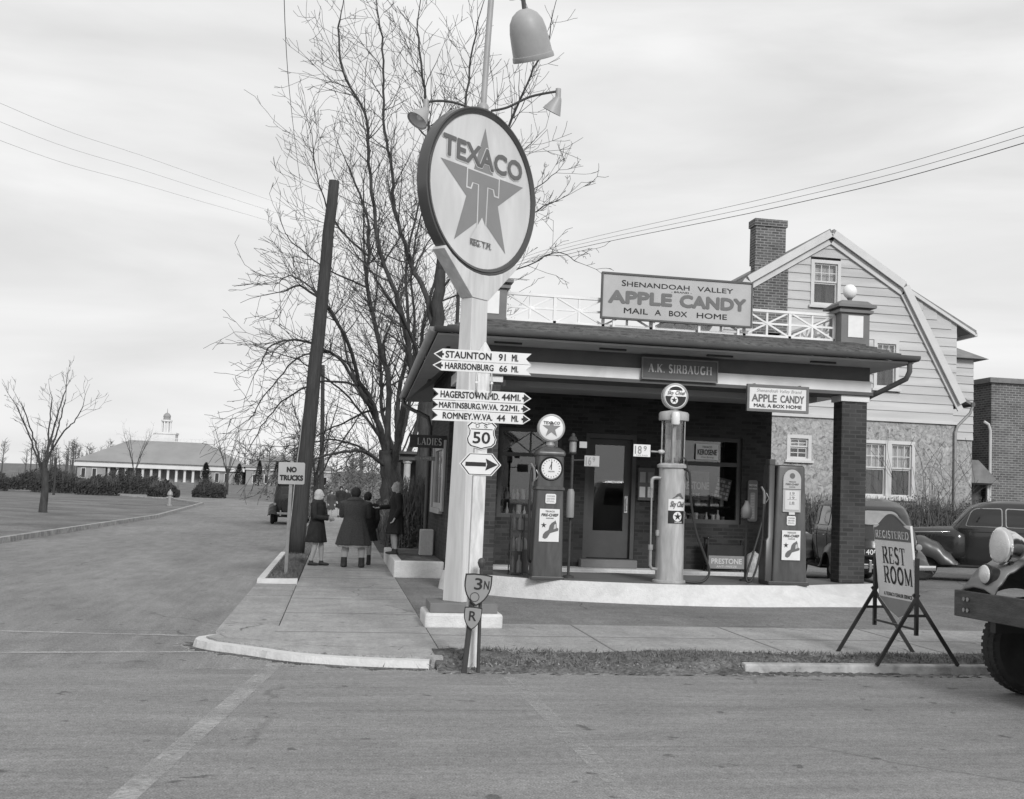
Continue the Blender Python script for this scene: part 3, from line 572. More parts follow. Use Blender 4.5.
# roof posts with caps, panels and globes
def rpost(x, y, big=1):
    h = .62 if big else .3
    hw = .265 if big else .15
    b = MB().box(x-hw,x+hw,y-hw,y+hw,DZ-.12,DZ+h); o = P(b, 'roof_post', 'trim', bevel=.006)
    if big:
        P(MB().box(x-hw-.05,x+hw+.05,y-hw-.05,y+hw+.05,DZ+h-.09,DZ+h-.04).hexa([(x-hw-.09,y-hw-.09,DZ+h+.002),(x+hw+.09,y-hw-.09,DZ+h+.002),(x+hw+.09,y+hw+.09,DZ+h+.002),(x-hw-.09,y+hw+.09,DZ+h+.002)],[(x-hw-.09,y-hw-.09,DZ+h+.05),(x+hw+.09,y-hw-.09,DZ+h+.05),(x+hw+.09,y+hw+.09,DZ+h+.05),(x-hw-.09,y+hw+.09,DZ+h+.05)])
          .hexa([(x-hw-.06,y-hw-.06,DZ+h+.05),(x+hw+.06,y-hw-.06,DZ+h+.05),(x+hw+.06,y+hw+.06,DZ+h+.05),(x-hw-.06,y+hw+.06,DZ+h+.05)],[(x-hw+.03,y-hw+.03,DZ+h+.13),(x+hw-.03,y-hw+.03,DZ+h+.13),(x+hw-.03,y+hw-.03,DZ+h+.13),(x-hw+.03,y+hw-.03,DZ+h+.13)]), 'cap', 'trim', o)
        P(MB().box(x-.14,x+.14,y-hw-.012,y-hw-.001,DZ+.1,DZ+h-.14), 'panel', 'white', o)
    zt = DZ+h+(.13 if big else 0)
    P(MB().lathe([(.07,0),(.05,.03),(.035,.05),(.06,.09),(.075,.11)], (x,y,zt)), 'globe_holder', 'trim', o, smooth=1)
    g = MB().ell((x,y,zt+.2), (.125,.125,.13), 20, 12); P(g, 'globe', 'globe', o, smooth=180)
rpost(2.28, 19.6); rpost(8.68, 19.6); rpost(2.3, 25.7, 0); rpost(8.5, 25.7, 0)
# railings: union-jack panels
def rail(x0, y0, x1, y1, npan):
    b = MB(); a = Vector((x0,y0,0)); c = Vector((x1,y1,0)); z0, z1 = DZ+.06, DZ+.5
    b.bar(a+Vector((0,0,z1)), c+Vector((0,0,z1)), .06, .045); b.bar(a+Vector((0,0,z0)), c+Vector((0,0,z0)), .05, .04)
    for k in range(npan):
        p = a.lerp(c, k/npan); q2 = a.lerp(c, (k+1)/npan); m_ = a.lerp(c, (k+.5)/npan); zm = (z0+z1)/2
        dv = (c-a).normalized(); nn = Vector((-dv.y, dv.x, 0))
        b.bar(p+Vector((0,0,z0-.1)), p+Vector((0,0,z1)), .05, .05, nn)
        b.bar(m_+Vector((0,0,z0)), m_+Vector((0,0,z1)), .035, .035, nn)
        b.bar(p+Vector((0,0,zm)), q2+Vector((0,0,zm)), .03, .035)
        b.bar(p+nn*.004+Vector((0,0,z0)), q2+nn*.004+Vector((0,0,z1)), .03, .035, nn); b.bar(p-nn*.004+Vector((0,0,z1)), q2-nn*.004+Vector((0,0,z0)), .03, .035, nn)
    b.bar(c+Vector((0,0,z0-.1)), c+Vector((0,0,z1)), .05, .05, nn)
    return b
P(rail(2.56,19.6,8.4,19.6,7), 'railing', 'white'); P(rail(8.5,19.9,8.5,25.5,7), 'railing', 'white')
P(rail(2.3,19.9,2.3,25.5,7), 'railing', 'white'); P(rail(2.5,25.7,8.3,25.7,7), 'railing', 'white')
# shelves and stock behind the windows (each jar and can stands by itself)
def stock(x0, x1, y, z, n, seed, grp):
    r = random.Random(seed)
    for i in range(n):
        x = x0+(x1-x0)*(i+.5)/n+r.uniform(-.02,.02); h = r.uniform(.1,.22); rr = r.uniform(.035,.055); k = r.random()
        if k < .5: b = MB().lathe([(rr,0),(rr,h),(rr*.9,h+.005)], n=12); nm, lb = 'tin_can', 'small tin can in a row behind the shop window'
        else: b = MB().lathe([(rr*.8,0),(rr*.8,h*.6),(rr*.3,h*.85),(rr*.3,h*1.2)], n=12); nm, lb = 'bottle', 'small bottle in a row behind the shop window'
        tag(b.build(nm, r.choice(['can1','can2','paper','can1']), smooth=1, loc=(x, y+r.uniform(-.03,.03), z)), lb, nm.replace('_', ' ').split()[-1], grp)
for x0, x1 in ((2.92,4.08),(6.07,7.64)): P(MB().box(x0,x1,22.52,22.95,1.12,1.16), 'window_shelf', 'shelf')
stock(2.98, 4.0, 22.66, 1.16, 9, 21, 'stock behind the shop windows'); stock(6.2, 7.5, 22.66, 1.16, 12, 22, 'stock behind the shop windows')
P(MB().box(6.07,7.64,22.8,22.98,1.46,1.485), 'window_shelf', 'shelf'); P(MB().box(2.92,4.08,22.8,22.98,1.46,1.485), 'window_shelf', 'shelf')
stock(6.25, 7.5, 22.87, 1.486, 14, 23, 'stock behind the shop windows'); stock(3.0, 4.0, 22.87, 1.486, 9, 24, 'stock behind the shop windows')
# ------------------------------------------------------------------ big round star sign on its post
tx = thing('round_sign', 'tall white post carrying a large round star sign with lamps above', 'sign', (1.52,14.6,0))
def T(mb, name, m, par=None, **kw): return mb.build(name, m, par or tx, **kw)
H_ = Vector((math.sin(R(47)), math.cos(R(47)), 0)); NN = Vector((math.cos(R(47)), -math.sin(R(47)), 0)); Z = Vector((0,0,1))
b = MB().box(-.46,.46,-.42,.42,-.02,.165); T(b, 'base', 'kerb', bevel=.03)
T(MB().box(-.4,.4,-.36,.36,.167,.275), 'plinth', 'trim', bevel=.006)
def q4(hw, dp, z, cz=0): return [H_*a*hw+NN*c*dp+Z*z for a, c in ((-1,1),(1,1),(1,-1),(-1,-1))]
b = MB().loft([q4(.165,.155,.276), q4(.155,.12,2.0), q4(.148,.09,3.96)]); T(b, 'post', 'cream', bevel=.008)
SC = Vector((0,0,5.31)); SR = 1.045
pol = [(-.148,3.962),(.148,3.962),(.7,4.47)]+[(SR*1.0*math.sin(R(a)), 5.31-SR*math.cos(R(a))) for a in range(40,-41,-8)]+[(-.7,4.47)]
T(MB().prism(pol, -.1, .1, u=H_, v=Z, nrm=NN), 'bracket', 'cream', bevel=.006)
# rim, faces
def ring(rad, off, n=72): return [SC+H_*rad*math.cos(2*PI*k/n)+Z*rad*math.sin(2*PI*k/n)+NN*off for k in range(n)]
b = MB().loft([ring(SR-.085,.05), ring(SR-.08,.07), ring(SR-.045,.085), ring(SR-.04,.07), ring(SR-.02,.08), ring(SR-.002,.075), ring(SR,.06), ring(SR,-.06), ring(SR-.002,-.075), ring(SR-.02,-.08), ring(SR-.04,-.07), ring(SR-.045,-.085), ring(SR-.08,-.07), ring(SR-.085,-.05)], cap=False)
T(b, 'rim', 'rim', smooth=1)
for sgn in (1,-1):
    u = H_*sgn; o3 = SC+NN*sgn*.052
    f_ = T(MB().face(circ(SR-.086, 72), 0, o3, u, Z), 'sign_face', 'signface')
    b = MB(); starfaces(b, .83, .003, o3, u, Z, 0, -.02); T(b, 'star', 'star', f_)
    # the T with its white outline
    def tee(g): return [(-.3-g,.23+g),(-.3-g,.0-g),(-.23+g,.0-g),(-.2+g,.075-g*.6),(-.085-g,.075-g*.6),(-.075-g,-.52-g),(.075+g,-.52-g),(.085+g,.075-g*.6),(.2-g,.075-g*.6),(.23-g,.0-g),(.3+g,.0-g),(.3+g,.23+g)]
    def tface(b, g, off):
        p = tee(g)
        k = len(b.v); b.v += [tuple(o3+u*x+Z*y+NN*sgn*off) for x, y in p]
        b.f += [(k,k+1,k+2,k+3),(k+8,k+9,k+10,k+11),(k,k+3,k+4,k+7),(k,k+7,k+8,k+11),(k+4,k+5,k+6,k+7)]
    b = MB(); tface(b, .014, .006); T(b, 'letter_outline', 'signface', f_)
    b = MB(); tface(b, -.006, .009); T(b, 'letter', 'star', f_)
    T(MB().face([(-.2,-.62),(0,-.325),(.2,-.62)], .011, o3, u, Z), 'star_notch', 'signface', f_)
    b = MB(); b.text('TEXACO', -.77, .75, .29, .555, .013, o3, u, Z, bold=.05); T(b, 'lettering', 'lettergrey', f_)
    b = MB(); b.text('TEXACO', -.785, .765, .275, .57, .006, o3, u, Z, bold=.085); T(b, 'lettering_outline', 'signface', f_)
    b = MB(); b.text('REG. T.M.', -.2, .2, -.7, -.62, .013, o3, u, Z, bold=.03); T(b, 'small_lettering', 'lettergrey', f_)
# pole above with the gooseneck lamps
T(MB().tube([(0,0,6.37),(.02,0,7.2),(.05,0,8.1)], .038, 12).lathe([(.07,0),(.07,.05),(.05,.08)], (0,0,6.36), 16), 'lamp_pole', 'shade', smooth=1)
def neck(pts, name='lamp_arm', r=.022): return T(MB().tube(smooth_poly3(pts), r, 8), name, 'iron', smooth=1)
def smooth_poly3(P, n=6):
    P = [Vector(p) for p in P]; out = []
    for i in range(len(P)-1):
        p0 = P[max(i-1,0)]; p1 = P[i]; p2 = P[i+1]; p3 = P[min(i+2,len(P)-1)]
        for k in range(n):
            t = k/n; out.append(.5*((2*p1)+(p2-p0)*t+(2*p0-5*p1+4*p2-p3)*t*t+(3*p1-p0-3*p2+p3)*t**3))
    return out+[P[-1]]
def shade_lamp(end, aim, Ld=.3, Rd=.16, drop=.1):
    end = Vector(end); aim = Vector(aim).normalized()
    a = T(MB().tube([end+Z*.03, end-Z*drop], .035, 10), 'lamp_socket', 'shade', smooth=1)
    c = end-Z*drop; t = aim.cross(Vector((0,1,0))).normalized(); s_ = aim.cross(t)
    rings = [[c+aim*h+(t*math.cos(2*PI*k/24)+s_*math.sin(2*PI*k/24))*rr for k in range(24)] for h, rr in ((-.03,.03),(0,.05),(.05,.07),(Ld,Rd),(Ld+.01,Rd+.005),(Ld-.004,Rd-.006),(.06,.06),(.05,.01))]
    o = T(MB().loft(rings), 'lamp_shade', 'shade', smooth=1)
    T(MB().loft([[c+aim*h+(t*math.cos(2*PI*k/24)+s_*math.sin(2*PI*k/24))*rr for k in range(24)] for h, rr in ((Ld-.005,Rd-.012),(.07,.05),(.06,.01))], cap=False), 'reflector', 'shadein', o, smooth=180)
    T(MB().ell(c+aim*(Ld*.62), (.05,.05,.05), 12, 8), 'bulb', 'globe', o, smooth=180)
# arms reach out in front of the face, one to each side
neck([(-.08,.0,6.35),(-.35,-.05,6.4),(-.55,-.1,6.39),(-.72,-.15,6.34)], r=.016)
shade_lamp((-.72,-.15,6.34), (-.5,-.28,-.82), .19, .135, .1)
neck([(.1,.0,6.36),(.3,-.05,6.41),(.58,-.1,6.56),(.92,-.15,6.65)], r=.016)
shade_lamp((.92,-.15,6.65), (-.36,.3,-.85), .17, .12, .1)
# large hooded lamp high on the pole, its arm above
neck([(.05,0,7.95),(.2,-.05,8.05),(.36,-.2,8.0),(.42,-.36,7.56)], r=.028)
cL = Vector((.59,-.15,7.03))
ax = Vector((.3,.36,-.88)).normalized(); t1 = ax.cross(Vector((0,1,0))).normalized(); t2 = ax.cross(t1)
rings = [[cL-ax*(h)*.95+(t1*math.cos(2*PI*k/36)+t2*math.sin(2*PI*k/36))*rr*.93 for k in range(36)] for h, rr in ((.64,.05),(.62,.1),(.57,.17),(.48,.225),(.36,.25),(.2,.262),(.06,.27),(.055,.28),(.0,.285),(-.01,.28),(.02,.265),(.3,.24),(.5,.15))]
o = T(MB().loft(rings), 'large_lamp_shade', 'shade', smooth=1)
T(MB().ell(cL-ax*.25, (.08,.08,.11), 14, 10), 'bulb', 'globe', o, smooth=180)

# ------------------------------------------------------------------ route sign post in the verge
X1, Y1 = 1.33, 11.62
sp = thing('sign_post', 'narrow white wooden post with pointed top standing in the verge', 'post', (X1,Y1,-.05))
b = MB().box(-.062,.062,-.05,.05,-.1,3.02); b.loft([[(-.062,-.05,3.02),(.062,-.05,3.02),(.062,.05,3.02),(-.062,.05,3.02)], [(-.008,-.05,3.11),(.008,-.05,3.11),(.008,.05,3.11),(-.008,.05,3.11)]])
b.build('post', 'wood_white', sp, bevel=.006)
u_ = Vector((1,.02,0)).normalized()
def arrow_board(label, txts, x0, x1, z0, z1, left, seed):
    t = thing('direction_sign', label, 'road sign', (X1,Y1-.056,z0), 0, 'direction boards on the white post')
    h = z1-z0; m = h/2; k = .055
    if left: pol = [(x0-X1+.085,0),(x1-X1,0),(x1-X1-k,m),(x1-X1,h),(x0-X1+.085,h),(x0-X1,m)]
    else: pol = [(x0-X1,0),(x1-X1-.075,0),(x1-X1,m),(x1-X1-.075,h),(x0-X1,h),(x0-X1+k,m)]
    MB().prism(pol, 0, .012).build('board', 'enamel', t, bevel=.002)
    b = MB()
    for st_, a, c in txts: b.text(st_, a-X1, c-X1, h*.2, h*.83, .003, bold=.035)
    b.build('lettering', 'blackmat', t)
    b = MB()
    if left: b.face([(x0-X1+.018,m),(x0-X1+.085,m-h*.34),(x0-X1+.085,m-h*.1),(x0-X1+.1,m-h*.1),(x0-X1+.1,m+h*.1),(x0-X1+.085,m+h*.1),(x0-X1+.085,m+h*.34)], .003)
    else: b.face([(x1-X1-.018,m),(x1-X1-.075,m+h*.38),(x1-X1-.075,m+h*.1),(x1-X1-.09,m+h*.1),(x1-X1-.09,m-h*.1),(x1-X1-.075,m-h*.1),(x1-X1-.075,m-h*.38)], .003)
    b.build('arrow', 'blackmat', t)
    if not left:
        MB().face([(x0-X1+.006,.01),(x0-X1+k+.004,m),(x0-X1+.006,h-.01),(x0-X1-.0+.0005,h-.02),(x0-X1+k-.014,m),(x0-X1+.0005,.02)], .004).build('notch_border', 'blackmat', t)
    return t
arrow_board('topmost white board, pointing left, reading Staunton 91 mi.', [('STAUNTON',.945,1.395),('91',1.465,1.535),('MI.',1.595,1.66)], .83, 1.79, 2.862, 2.972, 1, 1)
arrow_board('white board pointing left, reading Harrisonburg 66 mi., second from the top', [('HARRISONBURG',.945,1.42),('66',1.475,1.555),('MI.',1.595,1.665)], .825, 1.795, 2.757, 2.857, 1, 2)
arrow_board('white board pointing right, reading Hagerstown Md. 44 mi.', [('HAGERSTOWN.MD.',.915,1.49),('44MI.',1.51,1.70)], .838, 1.805, 2.475, 2.582, 0, 3)
arrow_board('white board pointing right, reading Martinsburg W.Va. 22 mi.', [('MARTINSBURG.W.VA.',.905,1.48),('22MI.',1.50,1.69)], .838, 1.80, 2.378, 2.47, 0, 4)
arrow_board('lowest white board, pointing right, reading Romney W.Va. 44 mi.', [('ROMNEY.W.VA.',.945,1.43),('44',1.47,1.555),('MI.',1.615,1.685)], .838, 1.805, 2.272, 2.373, 0, 5)
# two bent straps under the upper boards
br = thing('sign_bracket', 'pair of bent white straps bolted below the upper boards', 'bracket', (X1,Y1-.06,2.6))
for s_ in (-1,1):
    MB().tube([(s_*.072,-.004,.16),(s_*.076,-.016,.06),(s_*.074,-.018,.0),(s_*.064,-.014,-.05),(s_*.05,-.002,-.075)], .0085, 8).build('strap', 'steel', br, smooth=1)
    MB().box(s_*.075-.013,s_*.075+.013,-.03,-.002,.045,.068).build('clamp', 'enamel', br, bevel=.004)
# route shield
def shield50(w_, h_):
    top = [(-.5,.86),(-.36,1.0),(-.18,.93),(0,1.0),(.18,.93),(.36,1.0),(.5,.86)]
    right = [(.42,.7),(.43,.55),(.5,.38),(.47,.22),(.36,.1),(.14,.05),(0,0)]
    left = [(-x, y) for x, y in reversed(right[:-1])]
    return [(x*w_, y*h_) for x, y in list(reversed(top))[::-1][0:0]+list(reversed(top))][::1] if False else [(x*w_, y*h_) for x, y in (left[:0]+[(0,0)]+left[0:]+top+right[:-1])]
def fan(b, pol, off, c=None, **kw):      # a sheet triangulated about a centre, for outlines with dents
    n = len(pol); cx = c or (sum(p[0] for p in pol)/n, sum(p[1] for p in pol)/n)
    k = len(b.v); o = Vector(kw.get('o',(0,0,0))); u = Vector(kw.get('u',(1,0,0))); v = Vector(kw.get('v',(0,0,1))); nv = u.cross(v)
    b.v += [tuple(o+u*x+v*y+nv*off) for x, y in pol]+[tuple(o+u*cx[0]+v*cx[1]+nv*off)]
    b.f += [(k+i, k+n, k+(i+1) % n) for i in range(n)]; return b
def scale_pol(pol, s, c): return [(c[0]+(x-c[0])*s, c[1]+(y-c[1])*s) for x, y in pol]
t = thing('route_shield', 'white United States route 50 shield on the wooden post', 'road sign', (X1,Y1-.06,2.005))
S0 = shield50(.295, .275); c0 = (0,.14)
MB().prism(S0, 0, .008).build('plate', 'enamel', t)
b = MB(); fan(b, scale_pol(S0,.95,c0), .002, c0); b.build('border', 'blackmat', t)
b = MB(); fan(b, scale_pol(S0,.88,c0), .004, c0); b.build('field', 'enamel', t)
b = MB(); b.face([(-.105,.196),(.105,.196),(.105,.203),(-.105,.203)], .006); b.text('U',-.06,-.025,.212,.246,.006,bold=0); b.text('S',.02,.055,.212,.246,.006,bold=0); b.text('50',-.085,.085,.06,.175,.006,bold=.03); b.build('lettering', 'blackmat', t)
t = thing('arrow_plate', 'white six-sided plate with a black arrow pointing right', 'road sign', (X1,Y1-.06,1.865))
HX = [(-.205,0),(-.115,-.108),(.115,-.108),(.205,0),(.115,.108),(-.115,.108)]
MB().prism(HX, 0, .008).build('plate', 'enamel', t)
b = MB(); b.face(scale_pol(HX,.94,(0,0)), .002); b.build('border', 'blackmat', t)
b = MB(); b.face(scale_pol(HX,.88,(0,0)), .004); b.build('field', 'enamel', t)
b = MB(); b.face([(-.145,-.02),(.055,-.02),(.055,.02),(-.145,.02)], .006); b.face([(.05,-.058),(.17,0),(.05,.058),(.066,0)], .007); b.build('arrow', 'blackmat', t)
# state route shield and R shield on their own thin pole and leaning stake
X2, Y2 = 1.355, 11.36
t = thing('steel_pole', 'thin round steel pole with a knob on top beside the white post', 'post', (X2+.02,Y2+.03,-.08))
MB().tube([(0,0,-.1),(-.012,0,.98)], .017, 10).build('pole', 'iron', t, smooth=1)
MB().lathe([(.02,.96),(.03,.985),(.038,1.01),(.03,1.04),(.012,1.055)], (-.012,0,0), 14).build('knob', 'iron', t, smooth=1)
tag(MB().bar((0,0,-.1),(.06,0,.72),.05,.03,(0,1,0)).build('leaning_stake', 'polewood', loc=(1.235,11.36,-.06)), 'short leaning wooden stake behind the small shields', 'stake')
def vshield(w_, h_):
    return [(0,0)]+[(-w_/2*math.sin(PI/2*min(1,k/6*1.02))**.8, h_*(.02+.72*(k/6)**1.25)) for k in range(1,7)]+[(-w_/2*.98,h_*.97),(-w_*.2,h_),(w_*.2,h_),(w_/2*.98,h_*.97)]+[(w_/2*math.sin(PI/2*min(1,k/6*1.02))**.8, h_*(.02+.72*(k/6)**1.25)) for k in range(6,0,-1)]
def vsh(label, x, z, w_, h_, tilt, letters):
    t = thing('route_shield', label, 'road sign', (x,Y2-.03,z)); t.rotation_euler = (0, R(tilt), 0)
    pol = vshield(w_, h_); c = (0,h_*.55)
    MB().prism(pol, 0, .006).build('plate', 'blackmat', t)
    b = MB(); fan(b, scale_pol(pol,.9,c), .003, c); b.build('field', 'midgrey', t)
    b = MB()
    for st_, a, e, g, k in letters: b.text(st_, a, e, g, k, .006, bold=.02)
    b.build('lettering', 'blackmat', t); return t
t = vsh('grey pointed shield reading 3N at the foot of the white post', 1.318, .525, .262, .305, 4, [('3',-.035,.04,.155,.265),('N',.055,.105,.165,.245)])
b = MB(); b.v += [tuple((.045*k*math.cos(a)-.02,-.006,.085+.045*k*math.sin(a))) for a in [2*PI*i/20 for i in range(20)] for k in (1,.86)]; b.f += [(2*i,2*((i+1)%20),2*((i+1)%20)+1,2*i+1) for i in range(20)]; b.build('circle_mark', 'blackmat', t)
vsh('small grey pointed shield reading R below the 3N shield', 1.285, .305, .17, .215, 4, [('R',-.035,.035,.085,.175)])

# ------------------------------------------------------------------ signs on the station
t = thing('roof_sign', 'long framed board reading Apple Candy mail a box home on the roof railing', 'sign', (5.49,19.48,DZ+.09))
W2 = 1.31
MB().box(-W2,W2,-.03,.03,.1,.83).build('board', 'signgrey', t)
MB().box(-W2,W2,-.05,.035,.83,.862).box(-W2,W2,-.05,.035,.07,.1).box(-W2-.025,-W2,-.05,.035,.07,.862).box(W2,W2+.025,-.05,.035,.07,.862).build('frame', 'trimdark', t)
o3 = (0,-.03,0)
b = MB(); b.text('S',-.99,-.915,.64,.745,.003,o3,bold=.02); b.text('HENANDOAH',-.9,.2,.64,.725,.003,o3,bold=.02); b.text('VALLEY',.34,.98,.64,.725,.003,o3,bold=.02); b.text('- BRAND -',-.12,.24,.585,.615,.003,o3,bold=.02)
b.text('MAIL',-.94,-.52,.18,.275,.003,o3,bold=.025); b.text('A',-.4,-.29,.18,.275,.003,o3,bold=.025); b.text('BOX',-.15,.17,.18,.275,.003,o3,bold=.025); b.text('HOME',.34,.88,.18,.275,.003,o3,bold=.025); b.build('lettering', 'blackmat', t)
b = MB(); b.text('APPLE',-1.22,-.1,.34,.565,.006,o3,bold=.08); b.text('CANDY',.03,1.22,.34,.565,.006,o3,bold=.08); b.build('lettering', 'lettergrey', t)
for x in (-1.1,-.4,.4,1.1): MB().box(x-.02,x+.02,-.01,.03,-.12,.07).build('bracket', 'white', t)
t = thing('name_sign', 'dark sign with pale letters reading A.K. Sirbaugh on the canopy beam', 'sign', (5.4,18.9,3.56))
MB().box(-.63,.63,-.03,.02,0,.315).build('board', 'trimdark', t)
MB().box(-.65,.65,-.045,.02,.316,.34).box(-.65,.65,-.045,.02,-.025,-.001).box(-.65,-.63,-.045,.02,0,.315).box(.63,.65,-.045,.02,0,.315).build('frame', 'trim', t)
b = MB(); serif(b, 'A.K. SIRBAUGH', -.54, .55, .1, .235, .003, (0,-.03,0), (1,0,0), (0,0,1), 1.0); b.build('lettering', 'signgrey', t)
t = thing('hanging_sign', 'small framed sign reading Apple Candy hanging under the canopy', 'sign', (7.07,18.78,3.1))
MB().box(-.5,.5,-.015,.015,.04,.4).build('board', 'enamel', t)
MB().box(-.54,.54,-.03,.03,.4,.445).box(-.54,.54,-.03,.03,-.005,.04).box(-.54,-.5,-.03,.03,.04,.4).box(.5,.54,-.03,.03,.04,.4).build('frame', 'trim', t)
for x in (-.4,.4): MB().box(x-.012,x+.012,.01,.16,.4455,.46).build('hanger', 'iron', t)
b = MB(); b.text('Shenandoah Valley Brand',-.38,.4,.305,.375,.003,(0,-.015,0),bold=0,shear=.25); b.build('lettering', 'midgrey', t)
b = MB(); b.text('APPLE',-.46,-.02,.155,.285,.003,(0,-.015,0),bold=.04); b.text('CANDY',.04,.46,.155,.285,.003,(0,-.015,0),bold=.04); b.build('lettering', 'lettergrey', t)
b = MB(); b.text('MAIL A BOX HOME',-.42,.42,.065,.125,.003,(0,-.015,0),bold=.05); b.build('lettering', 'blackmat', t)
t = thing('ladies_sign', 'dark board reading Ladies projecting from the side wall', 'sign', (1.93,22.7,2.39))
MB().box(-.67,.02,-.02,.02,0,.24).build('board', 'black', t)
b = MB(); serif(b, 'LADIES', -.53, -.07, .055, .185, .003, (0,-.02,0), (1,0,0), (0,0,1), .9); b.build('lettering', 'signgrey', t)
MB().box(.0205,.03,-.012,.012,.03,.22).build('bracket', 'iron', t)
t = thing('ladies_sign', 'little dark plate hanging below the Ladies board', 'sign', (1.65,22.7,2.15))
MB().box(-.28,.1,-.01,.01,0,.08).build('board', 'trim', t)
b = MB(); serif(b, 'LADIES', -.18, .03, .02, .058, .003, (0,-.01,0), (1,0,0), (0,0,1), .9); b.build('lettering', 'signgrey', t)
for x in (-.2,.05): MB().box(x-.006,x+.006,-.004,.004,.081,.239).build('hanger', 'iron', t)
# signs and goods at the shop front
t = thing('kerosene_sign', 'small pale sign reading Kerosene in the top of the right shop window', 'sign', (6.75,22.24,2.38))
MB().box(-.02,.43,-.01,.01,0,.3).build('board', 'enamel', t)
b = MB(); b.text('KEROSENE',.01,.4,.09,.2,.003,(0,-.01,0),bold=.03); b.text('TEXACO',.1,.3,.225,.265,.003,(0,-.01,0),bold=.02); b.text('Clean Burning',.08,.33,.025,.065,.003,(0,-.01,0),bold=0,shear=.2); b.build('lettering', 'blackmat', t)
t = thing('window_banner', 'dark banner with pale lettering hung inside the right shop window', 'banner', (6.75,22.36,1.7))
MB().box(-.3,.3,-.004,.004,-.1,.45).build('cloth', 'can2', t)
b = MB(); b.text('PRESTONE',-.28,.3,.1,.25,.004,(0,-.006,0),bold=.03); b.text('SAFE',-.08,.12,-.05,.03,.004,(0,-.006,0),bold=.02); b.build('lettering', 'enamel', t)
t = thing('poster', 'small checkered card leaning inside the right shop window', 'card', (7.3,22.4,1.62))
b = MB().box(-.15,.15,-.003,.003,0,.42); b.build('card', 'can2', t)
b = MB(); [b.box(-.14+.056*i,-.14+.056*i+.045,-.006,-.004,.03+.075*j,.03+.075*j+.05) for i in range(5) for j in range(5) if (i+j*2) % 4 != 3]; b.build('checks', 'curtain', t); t.rotation_euler = (0,R(12),0)
t = thing('thermometer_sign', 'tall narrow thermometer panel on the brick wall', 'thermometer', (7.88,22.17,1.22))
MB().prism(rrect(-.1,.1,0,.8,.05), -.01, .02).build('panel', 'lettergrey', t)
b = MB(); b.face(rrect(-.05,.05,.04,.56,.03), .002, (0,-.01,0)); b.build('scale_plate', 'midgrey', t)
b = MB(); b.text('PRESTONE',-.08,.08,.68,.72,.003,(0,-.01,0)); b.text('ANTI FREEZE',-.08,.08,.62,.65,.003,(0,-.01,0)); [b.face([(-.04,.08+.03*i),(.03,.08+.03*i),(.03,.086+.03*i),(-.04,.086+.03*i)],.004,(0,-.01,0)) for i in range(15)]; b.build('lettering', 'paper', t)
t = thing('notice_box', 'small dark rack of leaflets on the wall right of the door', 'leaflet rack', (5.74,22.18,1.55))
MB().box(-.16,.16,-.04,.02,0,.62).build('box', 'trimdark', t, bevel=.006)
for i, (x, z) in enumerate([(-.08,.06),(.08,.06),(-.08,.34),(.08,.34)]): MB().box(x-.055,x+.055,-.052,-.041,z,z+.2).build('leaflet', ['paper','can1','midgrey','trim'][i], t)
t = thing('oil_rack', 'black metal rack reading Prestone standing on the platform', 'display rack', (7.2,21.75,.27))
b = MB()
for x in (-.36,.36): b.box(x-.012,x+.012,-.12,-.1,0,.62); b.box(x-.012,x+.012,.1,.12,0,.62)
b.box(-.38,.38,-.14,.14,.6,.63); b.box(-.36,.36,-.11,.11,.12,.14); b.build('frame', 'black', t)
MB().box(-.35,.35,-.14,-.122,.06,.3).build('sign_plate', 'midgrey', t)
MB().box(-.34,.34,-.09,.09,.145,.5).build('drum', 'black', t)
b = MB(); b.text('PRESTONE',-.3,.3,.15,.25,.003,(0,-.14,0),bold=.03); b.text('ANTI-FREEZE',-.2,.2,.08,.12,.003,(0,-.14,0),bold=.02); b.build('lettering', 'paper', t)
t = thing('oil_can', 'grey oil can with a spout standing beside the black rack', 'can', (7.78,21.75,.27))
MB().lathe([(.15,0),(.15,.28),(.11,.34),(.04,.38),(.03,.4)], n=20).build('body', 'can1', t, smooth=1); MB().tube([(.1,0,.3),(.2,0,.42),(.24,0,.5)], .015, 8).build('spout', 'can1', t, smooth=1)
t = thing('bottle_rack', 'wire rack of oil bottles standing beside the left brick column', 'bottle rack', (2.84,19.15,.3))
b = MB(); [b.box(x-.008,x+.008,y-.008,y+.008,0,.95) for x in (-.1,.1) for y in (-.1,.1)]; [b.box(-.1,.1,-.1,.1,z,z+.015) for z in (.02,.36,.7)]; b.build('frame', 'iron', t)
for z in (.035,.375,.715):
    for x in (-.05,.05): MB().lathe([(.04,0),(.04,.15),(.014,.22),(.014,.28)], (x,-.03,z), 12).build('bottle', 'can2' if x < 0 else 'midgrey', t, smooth=1)
t = thing('oil_drum', 'small dented oil drum with a pale top standing on the island', 'drum', (3.0,19.7,.3))
MB().lathe([(.14,0),(.145,.02),(.14,.05),(.14,.36),(.13,.38)], n=24).build('body', 'trimdark', t, smooth=1); MB().lathe([(.1,.38),(.105,.4),(.1,.52),(.08,.56),(.03,.58)], n=20).build('top', 'midgrey', t, smooth=1)

